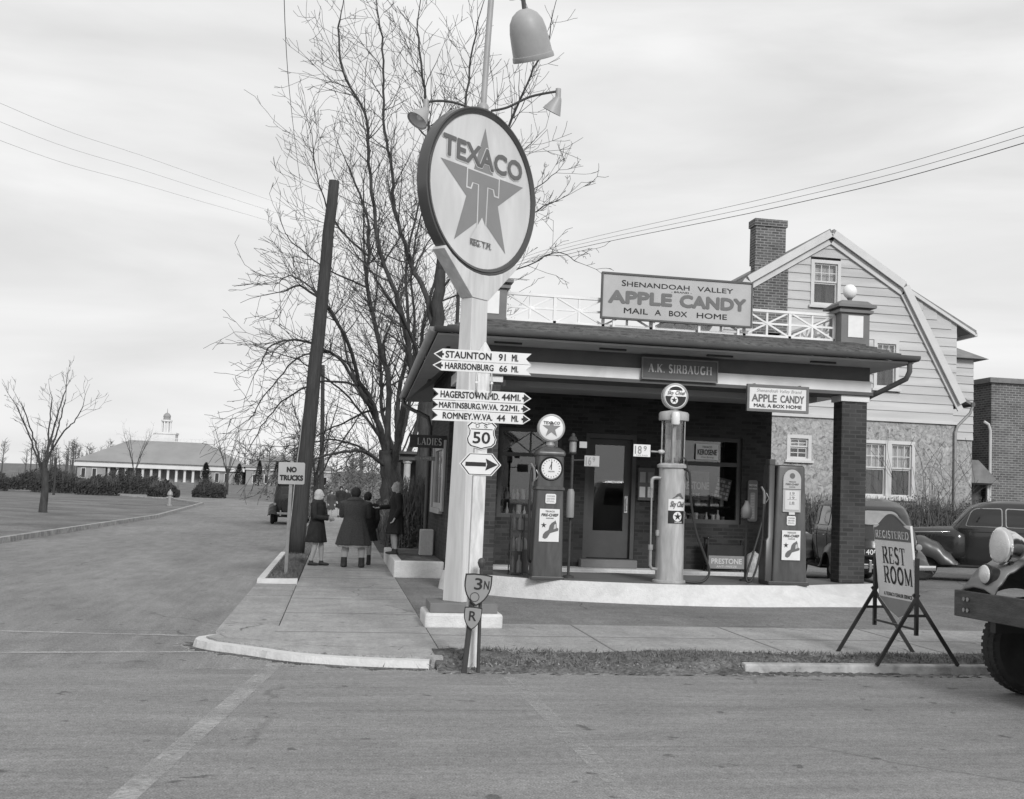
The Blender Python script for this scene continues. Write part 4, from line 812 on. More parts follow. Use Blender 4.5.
# ------------------------------------------------------------------ pumps
def disc_globe(par, z, r_, kind):
    g = MB().lathe([(.06,-r_-.09),(.075,-r_-.06),(.06,-r_-.02),(.07,-r_+.03)], (0,0,z), 18).build('neck', 'gal', par, smooth=1)
    o = MB().lathe([(.001,-.075),(r_*.9,-.07),(r_,-.055),(r_,.055),(r_*.9,.07),(.001,.075)], (0,0,z), 40, 'y').build('globe', 'globe', par, smooth=1)
    b = MB(); n = 48
    b.loft([[(rr*math.cos(2*PI*k/n), y, z+rr*math.sin(2*PI*k/n)) for k in range(n)] for rr, y in ((r_*.9,-.078),(r_*1.02,-.07),(r_*1.02,-.05),(r_,-.048))], cap=False); b.build('ring', 'gal', o, smooth=1)
    O = (0,-.078,z)
    if kind == 'star':
        b = MB(); starfaces(b, r_*.72, .002, O, (1,0,0), (0,0,1), 0, -.01); b.build('star', 'star', o)
        b = MB(); b.text('TEXACO', -r_*.62, r_*.62, r_*.26, r_*.48, .005, O, bold=.02); b.build('lettering', 'blackmat', o)
    else:
        b = MB(); b.face(arc(0,0,r_*.82,r_*.82,180,360,20), .002, O); b.face(arc(0,r_*.4,r_*.55,r_*.36,12,168,14), .002, O); b.build('dark_half', 'blackmat', o)
        b = MB(); b.face(circ(r_*.3,24,-r_*.12,-r_*.3), .004, O); b.build('emblem', 'enamel', o)
        b = MB(); starfaces(b, r_*.26, .006, O, (1,0,0), (0,0,1), -r_*.12, -r_*.3); b.build('star', 'blackmat', o)
        b = MB(); b.text('Sky Chief', -r_*.7, r_*.7, r_*.04, r_*.42, .006, O, bold=.02, shear=.25); b.build('lettering', 'lettergrey', o)
def poster(par, x0, x1, z0, z1, y):
    p = MB().box(x0,x1,y-.006,y,z0,z1).build('poster', 'enamel', par); w_ = x1-x0; h_ = z1-z0; O = (x0,y-.006,z0)
    b = MB(); b.text('TEXACO',w_*.28,w_*.75,h_*.9,h_*.95,.003,O,bold=.02); b.text('FIRE-CHIEF',w_*.08,w_*.92,h_*.77,h_*.86,.003,O,bold=.05,shear=.15); b.text('GASOLINE',w_*.32,w_*.7,h_*.7,h_*.735,.003,O,bold=.02); b.build('lettering', 'blackmat', p)
    hat = [(.18,.12),(.3,.08),(.42,.12),(.55,.26),(.95,.34),(.97,.4),(.88,.44),(.86,.56),(.8,.66),(.74,.62),(.62,.58),(.52,.5),(.47,.36),(.3,.3),(.2,.22)]
    b = MB(); fan(b, [(x*w_, y_*h_) for x, y_ in hat], .003, (.58*w_,.34*h_), o=O); b.build('fire_hat', 'lettergrey', p)
    b = MB(); b.face([(x*w_, y_*h_) for x, y_ in [(.72,.38),(.86,.42),(.83,.55),(.74,.52)]], .006, O); b.build('hat_badge', 'curtain', p)
    b = MB(); starfaces(b, w_*.15, .003, O, (1,0,0), (0,0,1), w_*.22, h_*.5); b.build('star', 'blackmat', p)
def plate(par, x, z, y, w_=.165, h_=.15):
    p = MB().prism(rrect(-w_/2,w_/2,-h_/2,h_/2,.025), -.008, 0, o=(x,y,z)).build('price_plate', 'enamel', par, bevel=.002)
    b = MB(); [b.text(s_, -w_*.38, w_*.38, zz, zz+.022, .002, (x,y-.008,z), bold=.01) for s_, zz in (('CONTAINS',.03),('LEAD TETRA',-.01),('ETHYL',-.05))]; b.build('lettering', 'midgrey', p)
def nozzle(par, p, dirn=1):
    p = Vector(p)
    o = MB().tube([p, p+Vector((0,-.01,.1)), p+Vector((.02*dirn,-.03,.2)), p+Vector((.07*dirn,-.05,.27))], [.022,.024,.02,.014], 8).build('nozzle', 'copper', par, smooth=1)
    MB().tube([p+Vector((-.02*dirn,-.03,.02)), p+Vector((-.06*dirn,-.05,.09)), p+Vector((-.02*dirn,-.04,.17))], .008, 6).build('lever', 'copper', o, smooth=1)
def boxy(x, z0, z1, w0, w1, d0, d1):  # tapered cabinet with rounded upright edges
    def rr(w_, d_, z): return [(p[0],p[1],z) for p in rrect(-w_/2,w_/2,-d_/2,d_/2,.035,4)]
    return [rr(w0,d0,z0), rr(w1,d1,z1)]
# clock-face pump
p1 = thing('gas_pump', 'dark clock-face gas pump with a round star globe, nearest the white post', 'gas pump', (3.19,18.36,.297), 0)
MB().prism(rrect(-.265,.265,-.22,.22,.03), 0, .05, u=(1,0,0), v=(0,1,0), nrm=(0,0,1)).build('base', 'pumpdk', p1, bevel=.008)
b = MB().loft(boxy(0,.051,1.36,.47,.42,.4,.36)); b.build('lower_cabinet', 'pumpred', p1, smooth=1)
b = MB().loft(boxy(0,1.361,1.375,.42,.46,.36,.4)+boxy(0,1.4,1.425,.46,.42,.4,.36)); b.build('shoulder', 'pumpred', p1, smooth=1)
b = MB().loft(boxy(0,1.426,1.9,.415,.405,.355,.35)); b.build('upper_cabinet', 'pumpred', p1, smooth=1)
b = MB().loft(boxy(0,1.901,1.93,.44,.45,.39,.4)+boxy(0,1.97,2.01,.43,.34,.38,.29)+boxy(0,2.03,2.04,.26,.14,.22,.14)); b.build('top_cap', 'pumpred', p1, smooth=1)
disc_globe(p1, 2.335, .21, 'star')
dl = MB().lathe([(.001,-.02),(.16,-.02),(.175,-.005),(.175,.03),(.001,.03)], (0,-.17,1.7), 40, 'y').build('dial', 'enamel', p1, smooth=1)
b = MB(); n = 40; b.loft([[(rr*math.cos(2*PI*k/n), y, 1.7+rr*math.sin(2*PI*k/n)) for k in range(n)] for rr, y in ((.155,-.2005),(.175,-.208),(.185,-.19),(.185,-.165))], cap=False); b.build('bezel', 'black', dl, smooth=1)
b = MB()
for k in range(20):
    a = 2*PI*k/20; b.bar((.12*math.cos(a),-.2025,1.7+.12*math.sin(a)),(.142*math.cos(a),-.2025,1.7+.142*math.sin(a)),.008,.003,(0,1,0))
b.bar((0,-.203,1.68),(.0,-.203,1.81),.012,.003,(0,1,0)); b.bar((-.03,-.2065,1.7),(.01,-.2065,1.8),.01,.003,(0,1,0)); b.text('GALLONS',-.05,.05,1.645,1.665,.203,bold=.01); b.build('hands', 'blackmat', dl)
plate(p1, .01, 1.235, -.187); poster(p1, -.155, .155, .58, 1.08, -.2)
MB().tube(smooth_poly3([(-.2,-.05,1.65),(-.27,-.08,1.72),(-.3,-.1,1.5),(-.3,-.1,1.0),(-.28,-.05,.5),(-.27,0,.3),(-.22,.02,.25)]), .02, 8).build('hose', 'hose', p1, smooth=1)
MB().box(-.26,-.215,-.08,.04,1.5,1.75).build('hose_hook', 'pumpdk', p1, bevel=.01); nozzle(p1, (-.245,-.11,1.5), -1)
# visible-glass pump
p2 = thing('gas_pump', 'pale round gas pump with a tall glass cylinder and Sky Chief globe', 'gas pump', (5.14,18.24,.297), 0)
MB().lathe([(.265,0),(.265,.03),(.235,.045)], n=36).build('base', 'pumpgrey', p2, smooth=1)
MB().lathe([(.222,.046),(.218,.5),(.212,1.2),(.208,1.78)], n=40).build('column_body', 'pumpgrey', p2, smooth=1)
MB().lathe([(.212,1.781),(.24,1.79),(.245,1.83),(.215,1.85),(.2,1.86)], n=40).build('collar', 'pumpgrey', p2, smooth=1)
g = MB().lathe([(.19,1.862),(.19,2.53)], n=32); g.f = [f for f in g.f if len(f) == 4]; g.build('glass_cylinder', 'cyl', p2, smooth=1)
b = MB()
for k in range(6):
    a = 2*PI*k/6+.25; b.tube([(.205*math.cos(a),.205*math.sin(a),1.86),(.205*math.cos(a),.205*math.sin(a),2.53)], .011, 6)
b.build('rods', 'gal', p2, smooth=1)
MB().tube([(0,0,1.86),(0,0,2.53)], .03, 10).box(-.03,.03,-.05,-.044,1.95,2.45).build('gauge', 'gal', p2, smooth=1)
MB().lathe([(.2,2.531),(.235,2.535),(.24,2.56),(.24,2.64),(.22,2.67),(.12,2.69),(.07,2.7)], n=36).build('cap', 'pumpgrey', p2, smooth=1)
MB().lathe([(.06,-.1),(.07,-.08),(.07,.07),(.055,.1)], (-.04,-.25,2.56), 16).build('cap_lamp', 'enamel', p2, smooth=1)
disc_globe(p2, 2.92, .205, 'chief')
pn = MB()
def wrap(b, x0, x1, z0, z1, r_, n=10):
    a0, a1 = math.asin(x0/r_), math.asin(x1/r_); k = len(b.v)
    for i in range(n+1):
        a = a0+(a1-a0)*i/n; b.v += [(r_*math.sin(a),-r_*math.cos(a),z0),(r_*math.sin(a),-r_*math.cos(a),z1)]
    b.f += [(k+2*i,k+2*i+2,k+2*i+3,k+2*i+1) for i in range(n)]; return b
def split(b, k=2):        # triangulate and subdivide flat sheets before they are bent
    tri = []
    for f in b.f: tri += [(f[0], f[i], f[i+1]) for i in range(1, len(f)-1)]
    for _ in range(k):
        nt_ = []
        for a, c, e in tri:
            m_ = []
            for p, q in ((a,c),(c,e),(e,a)): b.v.append(tuple((Vector(b.v[p])+Vector(b.v[q]))/2)); m_.append(len(b.v)-1)
            nt_ += [(a,m_[0],m_[2]),(m_[0],c,m_[1]),(m_[2],m_[1],e),(m_[0],m_[1],m_[2])]
        tri = nt_
    b.f = tri; return b
def wrapb(b, r_, dz=0):   # bend flat sheet geometry (x, -off, z) round the pump body
    b.v = [((r_-y)*math.sin(x/r_), -(r_-y)*math.cos(x/r_), z) for x, y, z in b.v]; return b
em = wrap(MB(), -.1, .17, .92, 1.12, .217).build('emblem', 'black', p2)
wrap(MB(), -.1, .17, 1.121, 1.3, .217).build('emblem_top', 'enamel', em)
o = wrapb(MB().text('Sky Chief', -.085, .165, 1.15, 1.27, .006, bold=.03, shear=.2).face([(-.05,1.31),(.0,1.34),(.03,1.38),(.09,1.4),(.12,1.36),(.15,1.33),(.16,1.31)],.004), .217); o.build('lettering', 'lettergrey', em)
wrapb(split(fan(MB(), circ(.075,24,.05,1.03), .003)), .217).build('disc', 'enamel', em)
b = MB(); starfaces(b, .065, .006, (0,0,0), (1,0,0), (0,0,1), .05, 1.03); wrapb(split(b), .217).build('star', 'blackmat', em)
wrapb(MB().text('GASOLINE', -.0, .13, .93, .955, .003, bold=.03), .217).build('lettering', 'enamel', em)
MB().tube(smooth_poly3([(-.2,-.05,1.62),(-.3,-.06,1.62),(-.34,-.06,1.58),(-.34,-.06,1.45)], 4), .028, 8).tube([(-.34,-.06,1.45),(-.33,-.06,.55)], .014, 8).tube([(-.33,-.06,.56),(-.33,-.06,.26),(-.3,-.06,.21),(-.2,-.04,.2)], .026, 8).lathe([(.04,.5),(.04,.58)], (-.33,-.06,0), 12).build('side_pipe', 'gal', p2, smooth=1)
MB().tube(smooth_poly3([(.16,-.14,1.78),(.23,-.2,1.7),(.26,-.2,1.3),(.36,-.2,.8),(.5,-.22,.45),(.58,-.24,.2),(.5,-.26,.06),(.36,-.26,.025),(.2,-.24,.03)]), .02, 8).build('hose', 'hose', p2, smooth=1)
MB().tube(smooth_poly3([(.06,-.2,1.86),(.1,-.24,1.95),(.17,-.2,1.9),(.2,-.14,1.8),(.17,-.2,1.68),(.2,-.17,1.6)]), .012, 6).build('valve_lever', 'iron', p2, smooth=1)
MB().lathe([(.03,0),(.035,.05),(.03,.09)], (-.225,-.06,.72), 10).build('valve', 'gal', p2, smooth=1)
# cabinet pump on the right
p3 = thing('gas_pump', 'dark square-shouldered gas pump with a pale arched panel', 'gas pump', (7.1,18.34,.297), 0)
MB().prism(rrect(-.37,.32,-.24,.24,.02), 0, .06, u=(1,0,0), v=(0,1,0), nrm=(0,0,1)).build('base', 'pumpdk', p3, bevel=.008)
MB().loft(boxy(0,.061,1.86,.58,.46,.42,.38)+boxy(0,1.89,1.91,.45,.4,.37,.32)).build('cabinet', 'pumpred', p3, smooth=1)
MB().loft([[(p[0]-.34+.0,p[1],z) for p in rrect(-.06,.06,-.16,.16,.015,3)] for z in (.061,.7)]+[[(p[0]-.31,p[1],z) for p in rrect(-.05,.05,-.14,.14,.015,3)] for z in (.75,1.9)]).build('hose_housing', 'pumpdk', p3, smooth=1)
MB().box(-.34,-.24,-.1,.1,1.901,2.0).build('hose_head', 'pumpdk', p3, bevel=.01)
AR = [(-.15,0)]+[(.15,0),(.15,.52)]+arc(0,.52,.15,.16,0,180,14)[1:-1]+[(-.15,.52)]
a_ = MB().prism(AR, -.02, .02, o=(0,-.205,1.16)).build('arched_panel', 'signgrey', p3, bevel=.004)
O = (0,-.225,1.16)
MB().box(-.12,.12,-.232,-.226,1.2,1.5).box(-.05,.05,-.235,-.226,1.12,1.16).build('meter_glass', 'signface', a_)
b = MB(); b.face(circ(.045,20,0,.58), .003, O); b.face([(-.15,.36),(.15,.36),(.15,.372),(-.15,.372)], .003, O); b.text('TEXACO',-.06,.06,.475,.495,.003,O,bold=.02); b.text('FIRE-CHIEF',-.11,.11,.43,.46,.003,O,bold=.04); b.text('GASOLINE',-.05,.05,.395,.41,.003,O,bold=.02)
for zz, w_ in ((.27,.05),(.2,.08),(.12,.05)): b.face([(-w_,zz),(w_,zz),(w_,zz+.004),(-w_,zz+.004)], .01, O); b.text('%d' % (17+int(zz*10)), -.04, .04, zz+.01, zz+.05, .01, O, bold=0)
b.build('lettering', 'lettergrey', a_)
plate(p3, 0, 1.025, -.21, .15, .15); poster(p3, -.155, .155, .4, .87, -.225)
nozzle(p3, (-.42,-.1,1.28), -1)
MB().tube(smooth_poly3([(-.42,-.1,1.28),(-.44,-.12,1.1),(-.45,-.12,.7),(-.52,-.16,.35),(-.62,-.2,.1),(-.7,-.22,.04),(-.72,-.2,.15),(-.6,-.15,.5),(-.45,-.1,1.0),(-.36,-.05,1.5),(-.33,0,1.75)]), .018, 8).build('hose', 'hose', p3, smooth=1)
# slim post with price card and lantern behind the clock pump
t = thing('lantern_post', 'slim island post with a small glass lantern and a price card', 'lantern post', (3.62,18.7,.297))
MB().tube([(0,0,0),(0,0,1.95)], .022, 10).lathe([(.09,0),(.09,.03),(.03,.05)], n=16).build('post', 'iron', t, smooth=1)
MB().lathe([(.045,1.95),(.062,1.97),(.062,1.99)], n=16).lathe([(.075,2.16),(.08,2.175),(.05,2.23),(.03,2.24),(.03,2.27),(.012,2.29)], n=16).lathe([(.03,1.99),(.03,2.16)], n=10).build('lantern', 'iron', t, smooth=1)
MB().lathe([(.055,1.991),(.058,2.08),(.055,2.159)], n=16).build('lantern_glass', 'gal', t, smooth=1)
MB().lathe([(.06,.95),(.065,1.0),(.06,1.35),(.04,1.4)], (-.02,-.06,0), 14).build('canister', 'midgrey', t, smooth=1)
MB().bar((0,0,1.86),(.2,-.05,1.87),.02).build('arm', 'iron', t)
c = MB().box(.18,.42,-.08,-.065,1.77,1.94).build('price_card', 'signgrey', t); b = MB(); b.text('16',.2,.29,1.79,1.92,.003,(0,-.08,0),bold=.02); b.text('9',.31,.35,1.84,1.92,.003,(0,-.08,0),bold=.02); b.text('TAX PAID',.2,.4,1.775,1.785,.003,(0,-.08,0),bold=0); b.build('lettering', 'midgrey', c)
MB().box(.1,.22,-.03,-.02,2.06,2.16).build('small_card', 'signgrey', t)
t = thing('price_sign', 'white price card on an arm reaching left from the pale round pump', 'price sign', (4.9,18.22,2.3))
MB().tube([(.0,0,.03),(-.1,-.05,.03),(-.14,-.06,.03)], .014, 6).ell((.02,-.1,.03),(.06,.03,.035),10,6).build('arm', 'pumpgrey', t, smooth=1)
c = MB().box(-.42,-.15,-.07,-.055,-.06,.13).build('card', 'enamel', t); b = MB(); b.text('18',-.4,-.29,-.02,.11,.003,(0,-.07,0),bold=.02); b.text('9',-.26,-.21,.03,.11,.003,(0,-.07,0),bold=.02); b.text('TAX PAID',-.38,-.19,-.05,-.03,.003,(0,-.07,0),bold=0); b.build('lettering', 'midgrey', c)
t = thing('water_can', 'small glass watering jug with a hose by the right pump', 'water stand', (6.62,18.9,.297))
MB().tube([(0,0,0),(0,0,1.02)], .02, 8).lathe([(.09,0),(.09,.03),(.03,.05)], n=16).build('stand', 'iron', t, smooth=1); MB().lathe([(.04,1.02),(.08,1.04),(.095,1.1),(.085,1.19),(.05,1.25),(.03,1.3),(.035,1.32)], n=18).build('jug', 'midgrey', t, smooth=1)
# ------------------------------------------------------------------ rest-room sign on its trestle
rr_ = thing('rest_room_sign', 'swinging white rest room board on a black two-legged trestle frame', 'sign', (5.9,12.02,-.01))
for y, s_ in ((.48,'far'),(-.5,'near')):
    b = MB().bar((-.45,y-.04,0),(.02,y,.72),.035,.028,(0,1,0)).bar((.46,y-.02,0),(-.02,y+.03,.72),.035,.028,(0,1,0)).bar((-.12,y-.015,.5),(.12,y+.02,.5),.028,.02,(0,1,0)).box(-.018,.018,y-.018,y+.018,.3,1.09)
    b.build('trestle', 'black', rr_)
MB().bar((0,.48,.36),(0,-.5,.36),.025,.02).build('bottom_rail', 'black', rr_)
bd = MB().prism([(-.44,-.36),(-.2,-.5),(0,-.56),(.2,-.5),(.44,-.36),(.44,.44),(-.44,.44)], -.012, .012, u=(0,-1,0), v=(0,0,1), nrm=(1,0,0)).build('board', 'enamel', rr_, loc=(0,-.01,.98)); bd.rotation_euler = (0, R(-6), 0)
U_ = dict(o=(-.012,0,0), u=(0,-1,0), v=(0,0,1))
b = MB(); b.face([(-.43,.27),(.43,.27),(.43,.4)]+[(.36-.72*k/16, .41+.13*math.sin(PI*k/16)**1.3) for k in range(17)]+[(-.43,.4)], .003, U_['o'], U_['u'], U_['v']); b.build('crest', 'lettergrey', bd)
MB().prism([(-.37,.43)]+[(-.36+.72*k/16, .41+.13*math.sin(PI*k/16)**1.3+.02) for k in range(17)][::1]+[(.37,.43)], -.011, .011, u=(0,-1,0), v=(0,0,1), nrm=(1,0,0)).build('crest_board', 'lettergrey', bd)
b = MB(); b.face([(-.43,-.35),(-.2,-.49),(0,-.55),(.2,-.49),(.43,-.35)][::1], .003, U_['o'], U_['u'], U_['v']); b.build('foot_band', 'midgrey', bd)
b = MB(); serif(b, 'REST', -.27, .27, .02, .2, .003, U_['o'], U_['u'], U_['v'], .8); serif(b, 'ROOM', -.27, .39, -.19, -.01, .003, U_['o'], U_['u'], U_['v'], .8)
b.text('A TEXACO DEALER SERVICE', -.3, .36, -.33, -.29, .003, bold=.01, **U_); b.build('lettering', 'blackmat', bd)
b = MB(); serif(b, 'REGISTERED', -.39, .4, .295, .375, .006, U_['o'], U_['u'], U_['v'], .9); b.build('lettering', 'enamel', bd)
# ------------------------------------------------------------------ vehicles (local front is -x, the ground at z = 0)
def se(w_, zl, zt, n=28, e=3.0, cz=None):   # superellipse section in (y, z)
    out = []; zc = (zl+zt)/2; h = (zt-zl)/2
    for k in range(n):
        a = 2*PI*k/n; c, s_ = math.cos(a), math.sin(a)
        out.append((w_*math.copysign(abs(c)**(2/e), c), zc+h*math.copysign(abs(s_)**(2/e), s_)))
    return out
def plan(x0, x1, hw, e, n=40):
    out = []; xc = (x0+x1)/2; h = (x1-x0)/2
    for k in range(n):
        a = 2*PI*k/n; c, s_ = math.cos(a), math.sin(a)
        out.append((xc+h*math.copysign(abs(c)**(2/e), c), hw*math.copysign(abs(s_)**(2/e), s_)))
    return out
def bvh_of(o): me = o.data; return BVHTree.FromPolygons([v.co.copy() for v in me.vertices], [tuple(p.vertices) for p in me.polygons])
def drape(bv, outline, axis, sgn, off=.006, rings=5):
    # outline in (a, z): axis 'y' -> a = x looking along y; axis 'x' -> a = y looking along x
    cx = sum(p[0] for p in outline)/len(outline); cz = sum(p[1] for p in outline)/len(outline); n = len(outline); V = []; Fs = []
    for k in range(rings+1):
        t = 1-k/(rings+.0001)
        for a, z in outline:
            a2, z2 = cx+(a-cx)*t, cz+(z-cz)*t
            if axis == 'y': o = Vector((a2, sgn*3, z2)); dd = Vector((0,-sgn,0))
            else: o = Vector((sgn*6, a2, z2)); dd = Vector((-sgn,0,0))
            h = bv.ray_cast(o, dd); p = h[0] if h[0] is not None else Vector((a2, sgn*.5, z2) if axis == 'y' else (sgn*1, a2, z2)); V.append(tuple(p-dd*off))
    for k in range(rings):
        for i in range(n): Fs.append((k*n+i, k*n+(i+1) % n, (k+1)*n+(i+1) % n, (k+1)*n+i))
    return MB().add(V, Fs)
def rpoly(P, r_=.06, n=4):   # round the corners of an outline and subdivide its edges
    out = []; m = len(P)
    for i in range(m):
        p = Vector(P[i]); a = Vector(P[i-1]); c = Vector(P[(i+1) % m]); da = (a-p).normalized()*r_; dc = (c-p).normalized()*r_
        for k in range(n+1):
            t = k/n; out.append(tuple((p+da)*(1-t)**2+p*2*t*(1-t)+(p+dc)*t*t))
        q = c+(p-c).normalized()*r_
        for k in range(1,4): out.append(tuple((p+dc).lerp(q, k/4)))
    return out
def wheel(par, x, y, rr, wd, sgn):
    w_ = MB().lathe([(rr*.62,-wd*.4),(rr*.85,-wd*.5),(rr*.97,-wd*.36),(rr,-wd*.12),(rr,wd*.12),(rr*.97,wd*.36),(rr*.85,wd*.5),(rr*.62,wd*.4)], (x,y,rr), 32, 'y').build('wheel', 'rubber', par, smooth=1)
    MB().lathe([(.02,-wd*.3),(rr*.6,-wd*.36),(rr*.64,-wd*.3),(rr*.64,wd*.3),(rr*.6,wd*.36),(.02,wd*.3)], (x,y,rr), 28, 'y').build('rim', 'cargrey', w_, smooth=1)
    prof = [(rr*.34,-.02),(rr*.33,.02),(rr*.2,.05),(.01,.06)]
    MB().lathe([(a,-sgn*c-0) for a, c in prof] , (x,y+sgn*(wd*.3),rr), 20, 'y').build('hubcap', 'steel', w_, smooth=1)
def fender(par, xs, zt, xw, rw, y0, y1, sgn, m, name='fender', zend=.36, zmin=0, arch=1):
    rings = []
    for i in range(len(xs)):
        for s_ in range(4 if i < len(xs)-1 else 1):
            t = s_/4; x = xs[i]+(xs[min(i+1,len(xs)-1)]-xs[i])*t; z = zt[i]+(zt[min(i+1,len(xs)-1)]-zt[i])*(t*t*(3-2*t))
            dz = rw*rw-(x-xw)**2; zb = rw*.86+math.sqrt(dz)*arch if dz > 0 else zend
            if x < xw: zb = max(zb, zmin)
            zb = min(zb, z-.03); wd = y1-y0; c = min(1, (z-zb)/.2)
            rings.append([(x,sgn*y0,z-.06),(x,sgn*(y0+wd*.25),z-.01),(x,sgn*(y0+wd*.55),z),(x,sgn*(y0+wd*.8),z-.04*c),(x,sgn*(y0+wd*.94),z-.1*c),(x,sgn*y1,z-.2*c if z-.2*c > zb else zb+.01),(x,sgn*(y1+.004),zb)])
    return MB().loft(rings, cap=False, closed=False).build(name, m, par, smooth=180, solid=.025)
def lathe_dir(b, c, aim, prof, n=20):
    c = Vector(c); aim = Vector(aim).normalized(); t = aim.cross(Vector((0,0,1))); t = t.normalized() if t.length > .01 else Vector((0,1,0)); s_ = aim.cross(t)
    return b.loft([[c+aim*h+(t*math.cos(2*PI*k/n)+s_*math.sin(2*PI*k/n))*r_ for k in range(n)] for r_, h in prof])
def headlight(par, c, r_, aim=(-1,0,0), m='chrome', name='headlight', lens='lens'):
    o = lathe_dir(MB(), c, aim, [(r_*.1,-r_*1.5),(r_*.5,-r_*1.3),(r_*.85,-r_*.6),(r_,0),(r_*1.06,.01),(r_*1.06,.03),(r_*.95,.035)]).build(name, m, par, smooth=1)
    lathe_dir(MB(), c, aim, [(r_*.95,.034),(r_*.92,.042),(r_*.8,.05),(r_*.4,.062),(.01,.066)]).build('lens', lens, o, smooth=180)
    return o
def sedan(label, group=None, paint='carblack', fpaint=None, old=False, plate_txt=None):
    fpaint = fpaint or paint
    t = thing('parked_car', label, 'car', (0,0,0), 0, group); ch_ = 'chrome' if not old else 'gal'
    if old: lv = [(.36,-.7,1.5,.66,7),(.6,-.75,1.55,.69,8),(1.05,-.75,1.55,.7,8),(1.2,-.7,1.53,.69,8),(1.6,-.62,1.46,.66,7),(1.72,-.58,1.38,.62,6),(1.78,-.4,1.2,.5,5)]
    else: lv = [(.32,-.75,2.05,.66,4.5),(.5,-.85,2.28,.72,4),(.75,-.88,2.36,.76,4),(.98,-.88,2.28,.77,4),(1.14,-.86,2.14,.755,4),(1.25,-.78,2.04,.72,4),(1.45,-.6,1.86,.685,4.5),(1.6,-.46,1.66,.645,4.5),(1.70,-.24,1.38,.56,4),(1.76,.05,1.05,.38,3.5)]
    b = MB().loft([[(x,y,z) for x, y in plan(a, c, hw, e, 48)] for z, a, c, hw, e in lv])
    body = b.build('body', paint, t, remesh=.03, smit=6)
    bv = bvh_of(body)
    hd = [(-2.02,.2,.5,1.0),(-1.9,.27,.46,1.07),(-1.6,.34,.42,1.12),(-1.2,.48,.4,1.15),(-.85,.62,.4,1.17),(-.6,.68,.42,1.2)] if not old else [(-1.9,.3,.5,1.12),(-1.88,.33,.48,1.16),(-1.3,.4,.46,1.17),(-.7,.5,.46,1.19)]
    MB().loft([[(x,y,z) for y, z in se(w_,zl,zt,32,3.2 if not old else 5)] for x, w_, zl, zt in hd]).build('hood', paint, t, smooth=180)
    gl = MB().loft([[(x,y,z) for y, z in se(w_,zl,zt,24,2.6)] for x, w_, zl, zt in ((-2.1 if not old else -1.94,.15 if not old else .27,.55,.95 if not old else 1.1),(-1.95 if not old else -1.9,.2 if not old else .29,.52,1.0 if not old else 1.12))]).build('grille', ch_, t, smooth=180)
    wz = .345
    for s_ in (1,-1):
        for x in ((-1.5,1.42) if not old else (-1.4,1.2)): wheel(t, x, s_*.7, wz, .17, s_)
        fender(t, [-2.12,-2.0,-1.75,-1.5,-1.2,-.95,-.75], [.55,.76,.92,.95,.84,.62,.42], -1.5 if not old else -1.4, .36 if not old else .4, .42, .87, s_, fpaint, arch=.62 if not old else 1)
        xr = 1.42 if not old else 1.2
        fender(t, [xr-.6,xr-.4,xr-.15,xr+.1,xr+.4,xr+.65,xr+.85], [.42,.68,.86,.88,.78,.62,.45], xr, .36 if not old else .4, .5, .87, s_, fpaint)
        MB().box(-.8,xr-.55,min(s_*.62,s_*.86),max(s_*.62,s_*.86),.33,.37).build('running_board', 'rubber', t, bevel=.01)
        if not old: headlight(t, (-2.02,s_*.5,.86), .11)
        else: headlight(t, (-1.95,s_*.45,.95), .13)
        wins = ([[(-.58,1.2),(-.46,1.5),(-.36,1.57),(.14,1.58),(.14,1.2)],[(.24,1.2),(.24,1.58),(.8,1.57),(.98,1.48),(1.0,1.2)],[(1.1,1.22),(1.08,1.46),(1.3,1.46),(1.55,1.24)]] if not old else [[(-.6,1.18),(-.55,1.6),(.05,1.6),(.05,1.18)],[(.14,1.18),(.14,1.6),(.7,1.6),(.7,1.18)],[(.8,1.18),(.8,1.6),(1.3,1.6),(1.35,1.18)]])
        for w_ in wins:
            fr = drape(bv, rpoly([((x-sum(p[0] for p in w_)/len(w_))*1.05+sum(p[0] for p in w_)/len(w_),(z-1.34)*1.07+1.34) for x, z in w_], .06), 'y', s_, .004).build('window', 'gal' if not old else paint, t, smooth=180)
            drape(bv, rpoly(w_, .05), 'y', s_, .008).build('pane', 'darkglass', fr, smooth=180)
        b = MB()
        for xx in ((-.55,.16,1.0) if not old else (-.66,.1,.75)):
            pts = []
            for z in [.45+.05*i for i in range(15)]:
                h = bv.ray_cast(Vector((xx,s_*3,z)), Vector((0,-s_,0)))
                if h[0] is not None: pts.append(h[0])
            if len(pts) > 3: b.tube(pts, .006, 4)
        for z in (1.08,):
            pts = []
            for xx in [-.6+.1*i for i in range(25)]:
                h = bv.ray_cast(Vector((xx,s_*3,z)), Vector((0,-s_,0)))
                if h[0] is not None and abs(h[0].y) > .3: pts.append(h[0]+Vector((0,s_*.004,0)))
            if len(pts) > 3: b.tube(pts, .009, 4)
        b.build('door_seam', 'black', t)
        b = MB()
        for xx in (.04,.9) if not old else (-.02,.2):
            h = bv.ray_cast(Vector((xx,s_*3,1.0)), Vector((0,-s_,0)))
            if h[0] is not None: b.bar(h[0]+Vector((-.07,s_*.03,0)), h[0]+Vector((.05,s_*.03,0)), .018, .02).bar(h[0]+Vector((.04,0,0)), h[0]+Vector((.04,s_*.03,0)), .015)
        b.build('door_handle', 'chrome', t)
        if not old:
            b = MB()
            for k in range(9): b.bar((-1.65+.085*k, s_*(.345+.021*k), .78), (-1.62+.085*k, s_*(.35+.021*k), .98), .02, .03)
            b.build('hood_louvre', 'black', t)
            MB().tube([(-1.98,s_*.25,1.0),(-1.5,s_*.385,1.03),(-.9,s_*.62,1.06)], .011, 6).build('hood_trim', 'chrome', t, smooth=180)
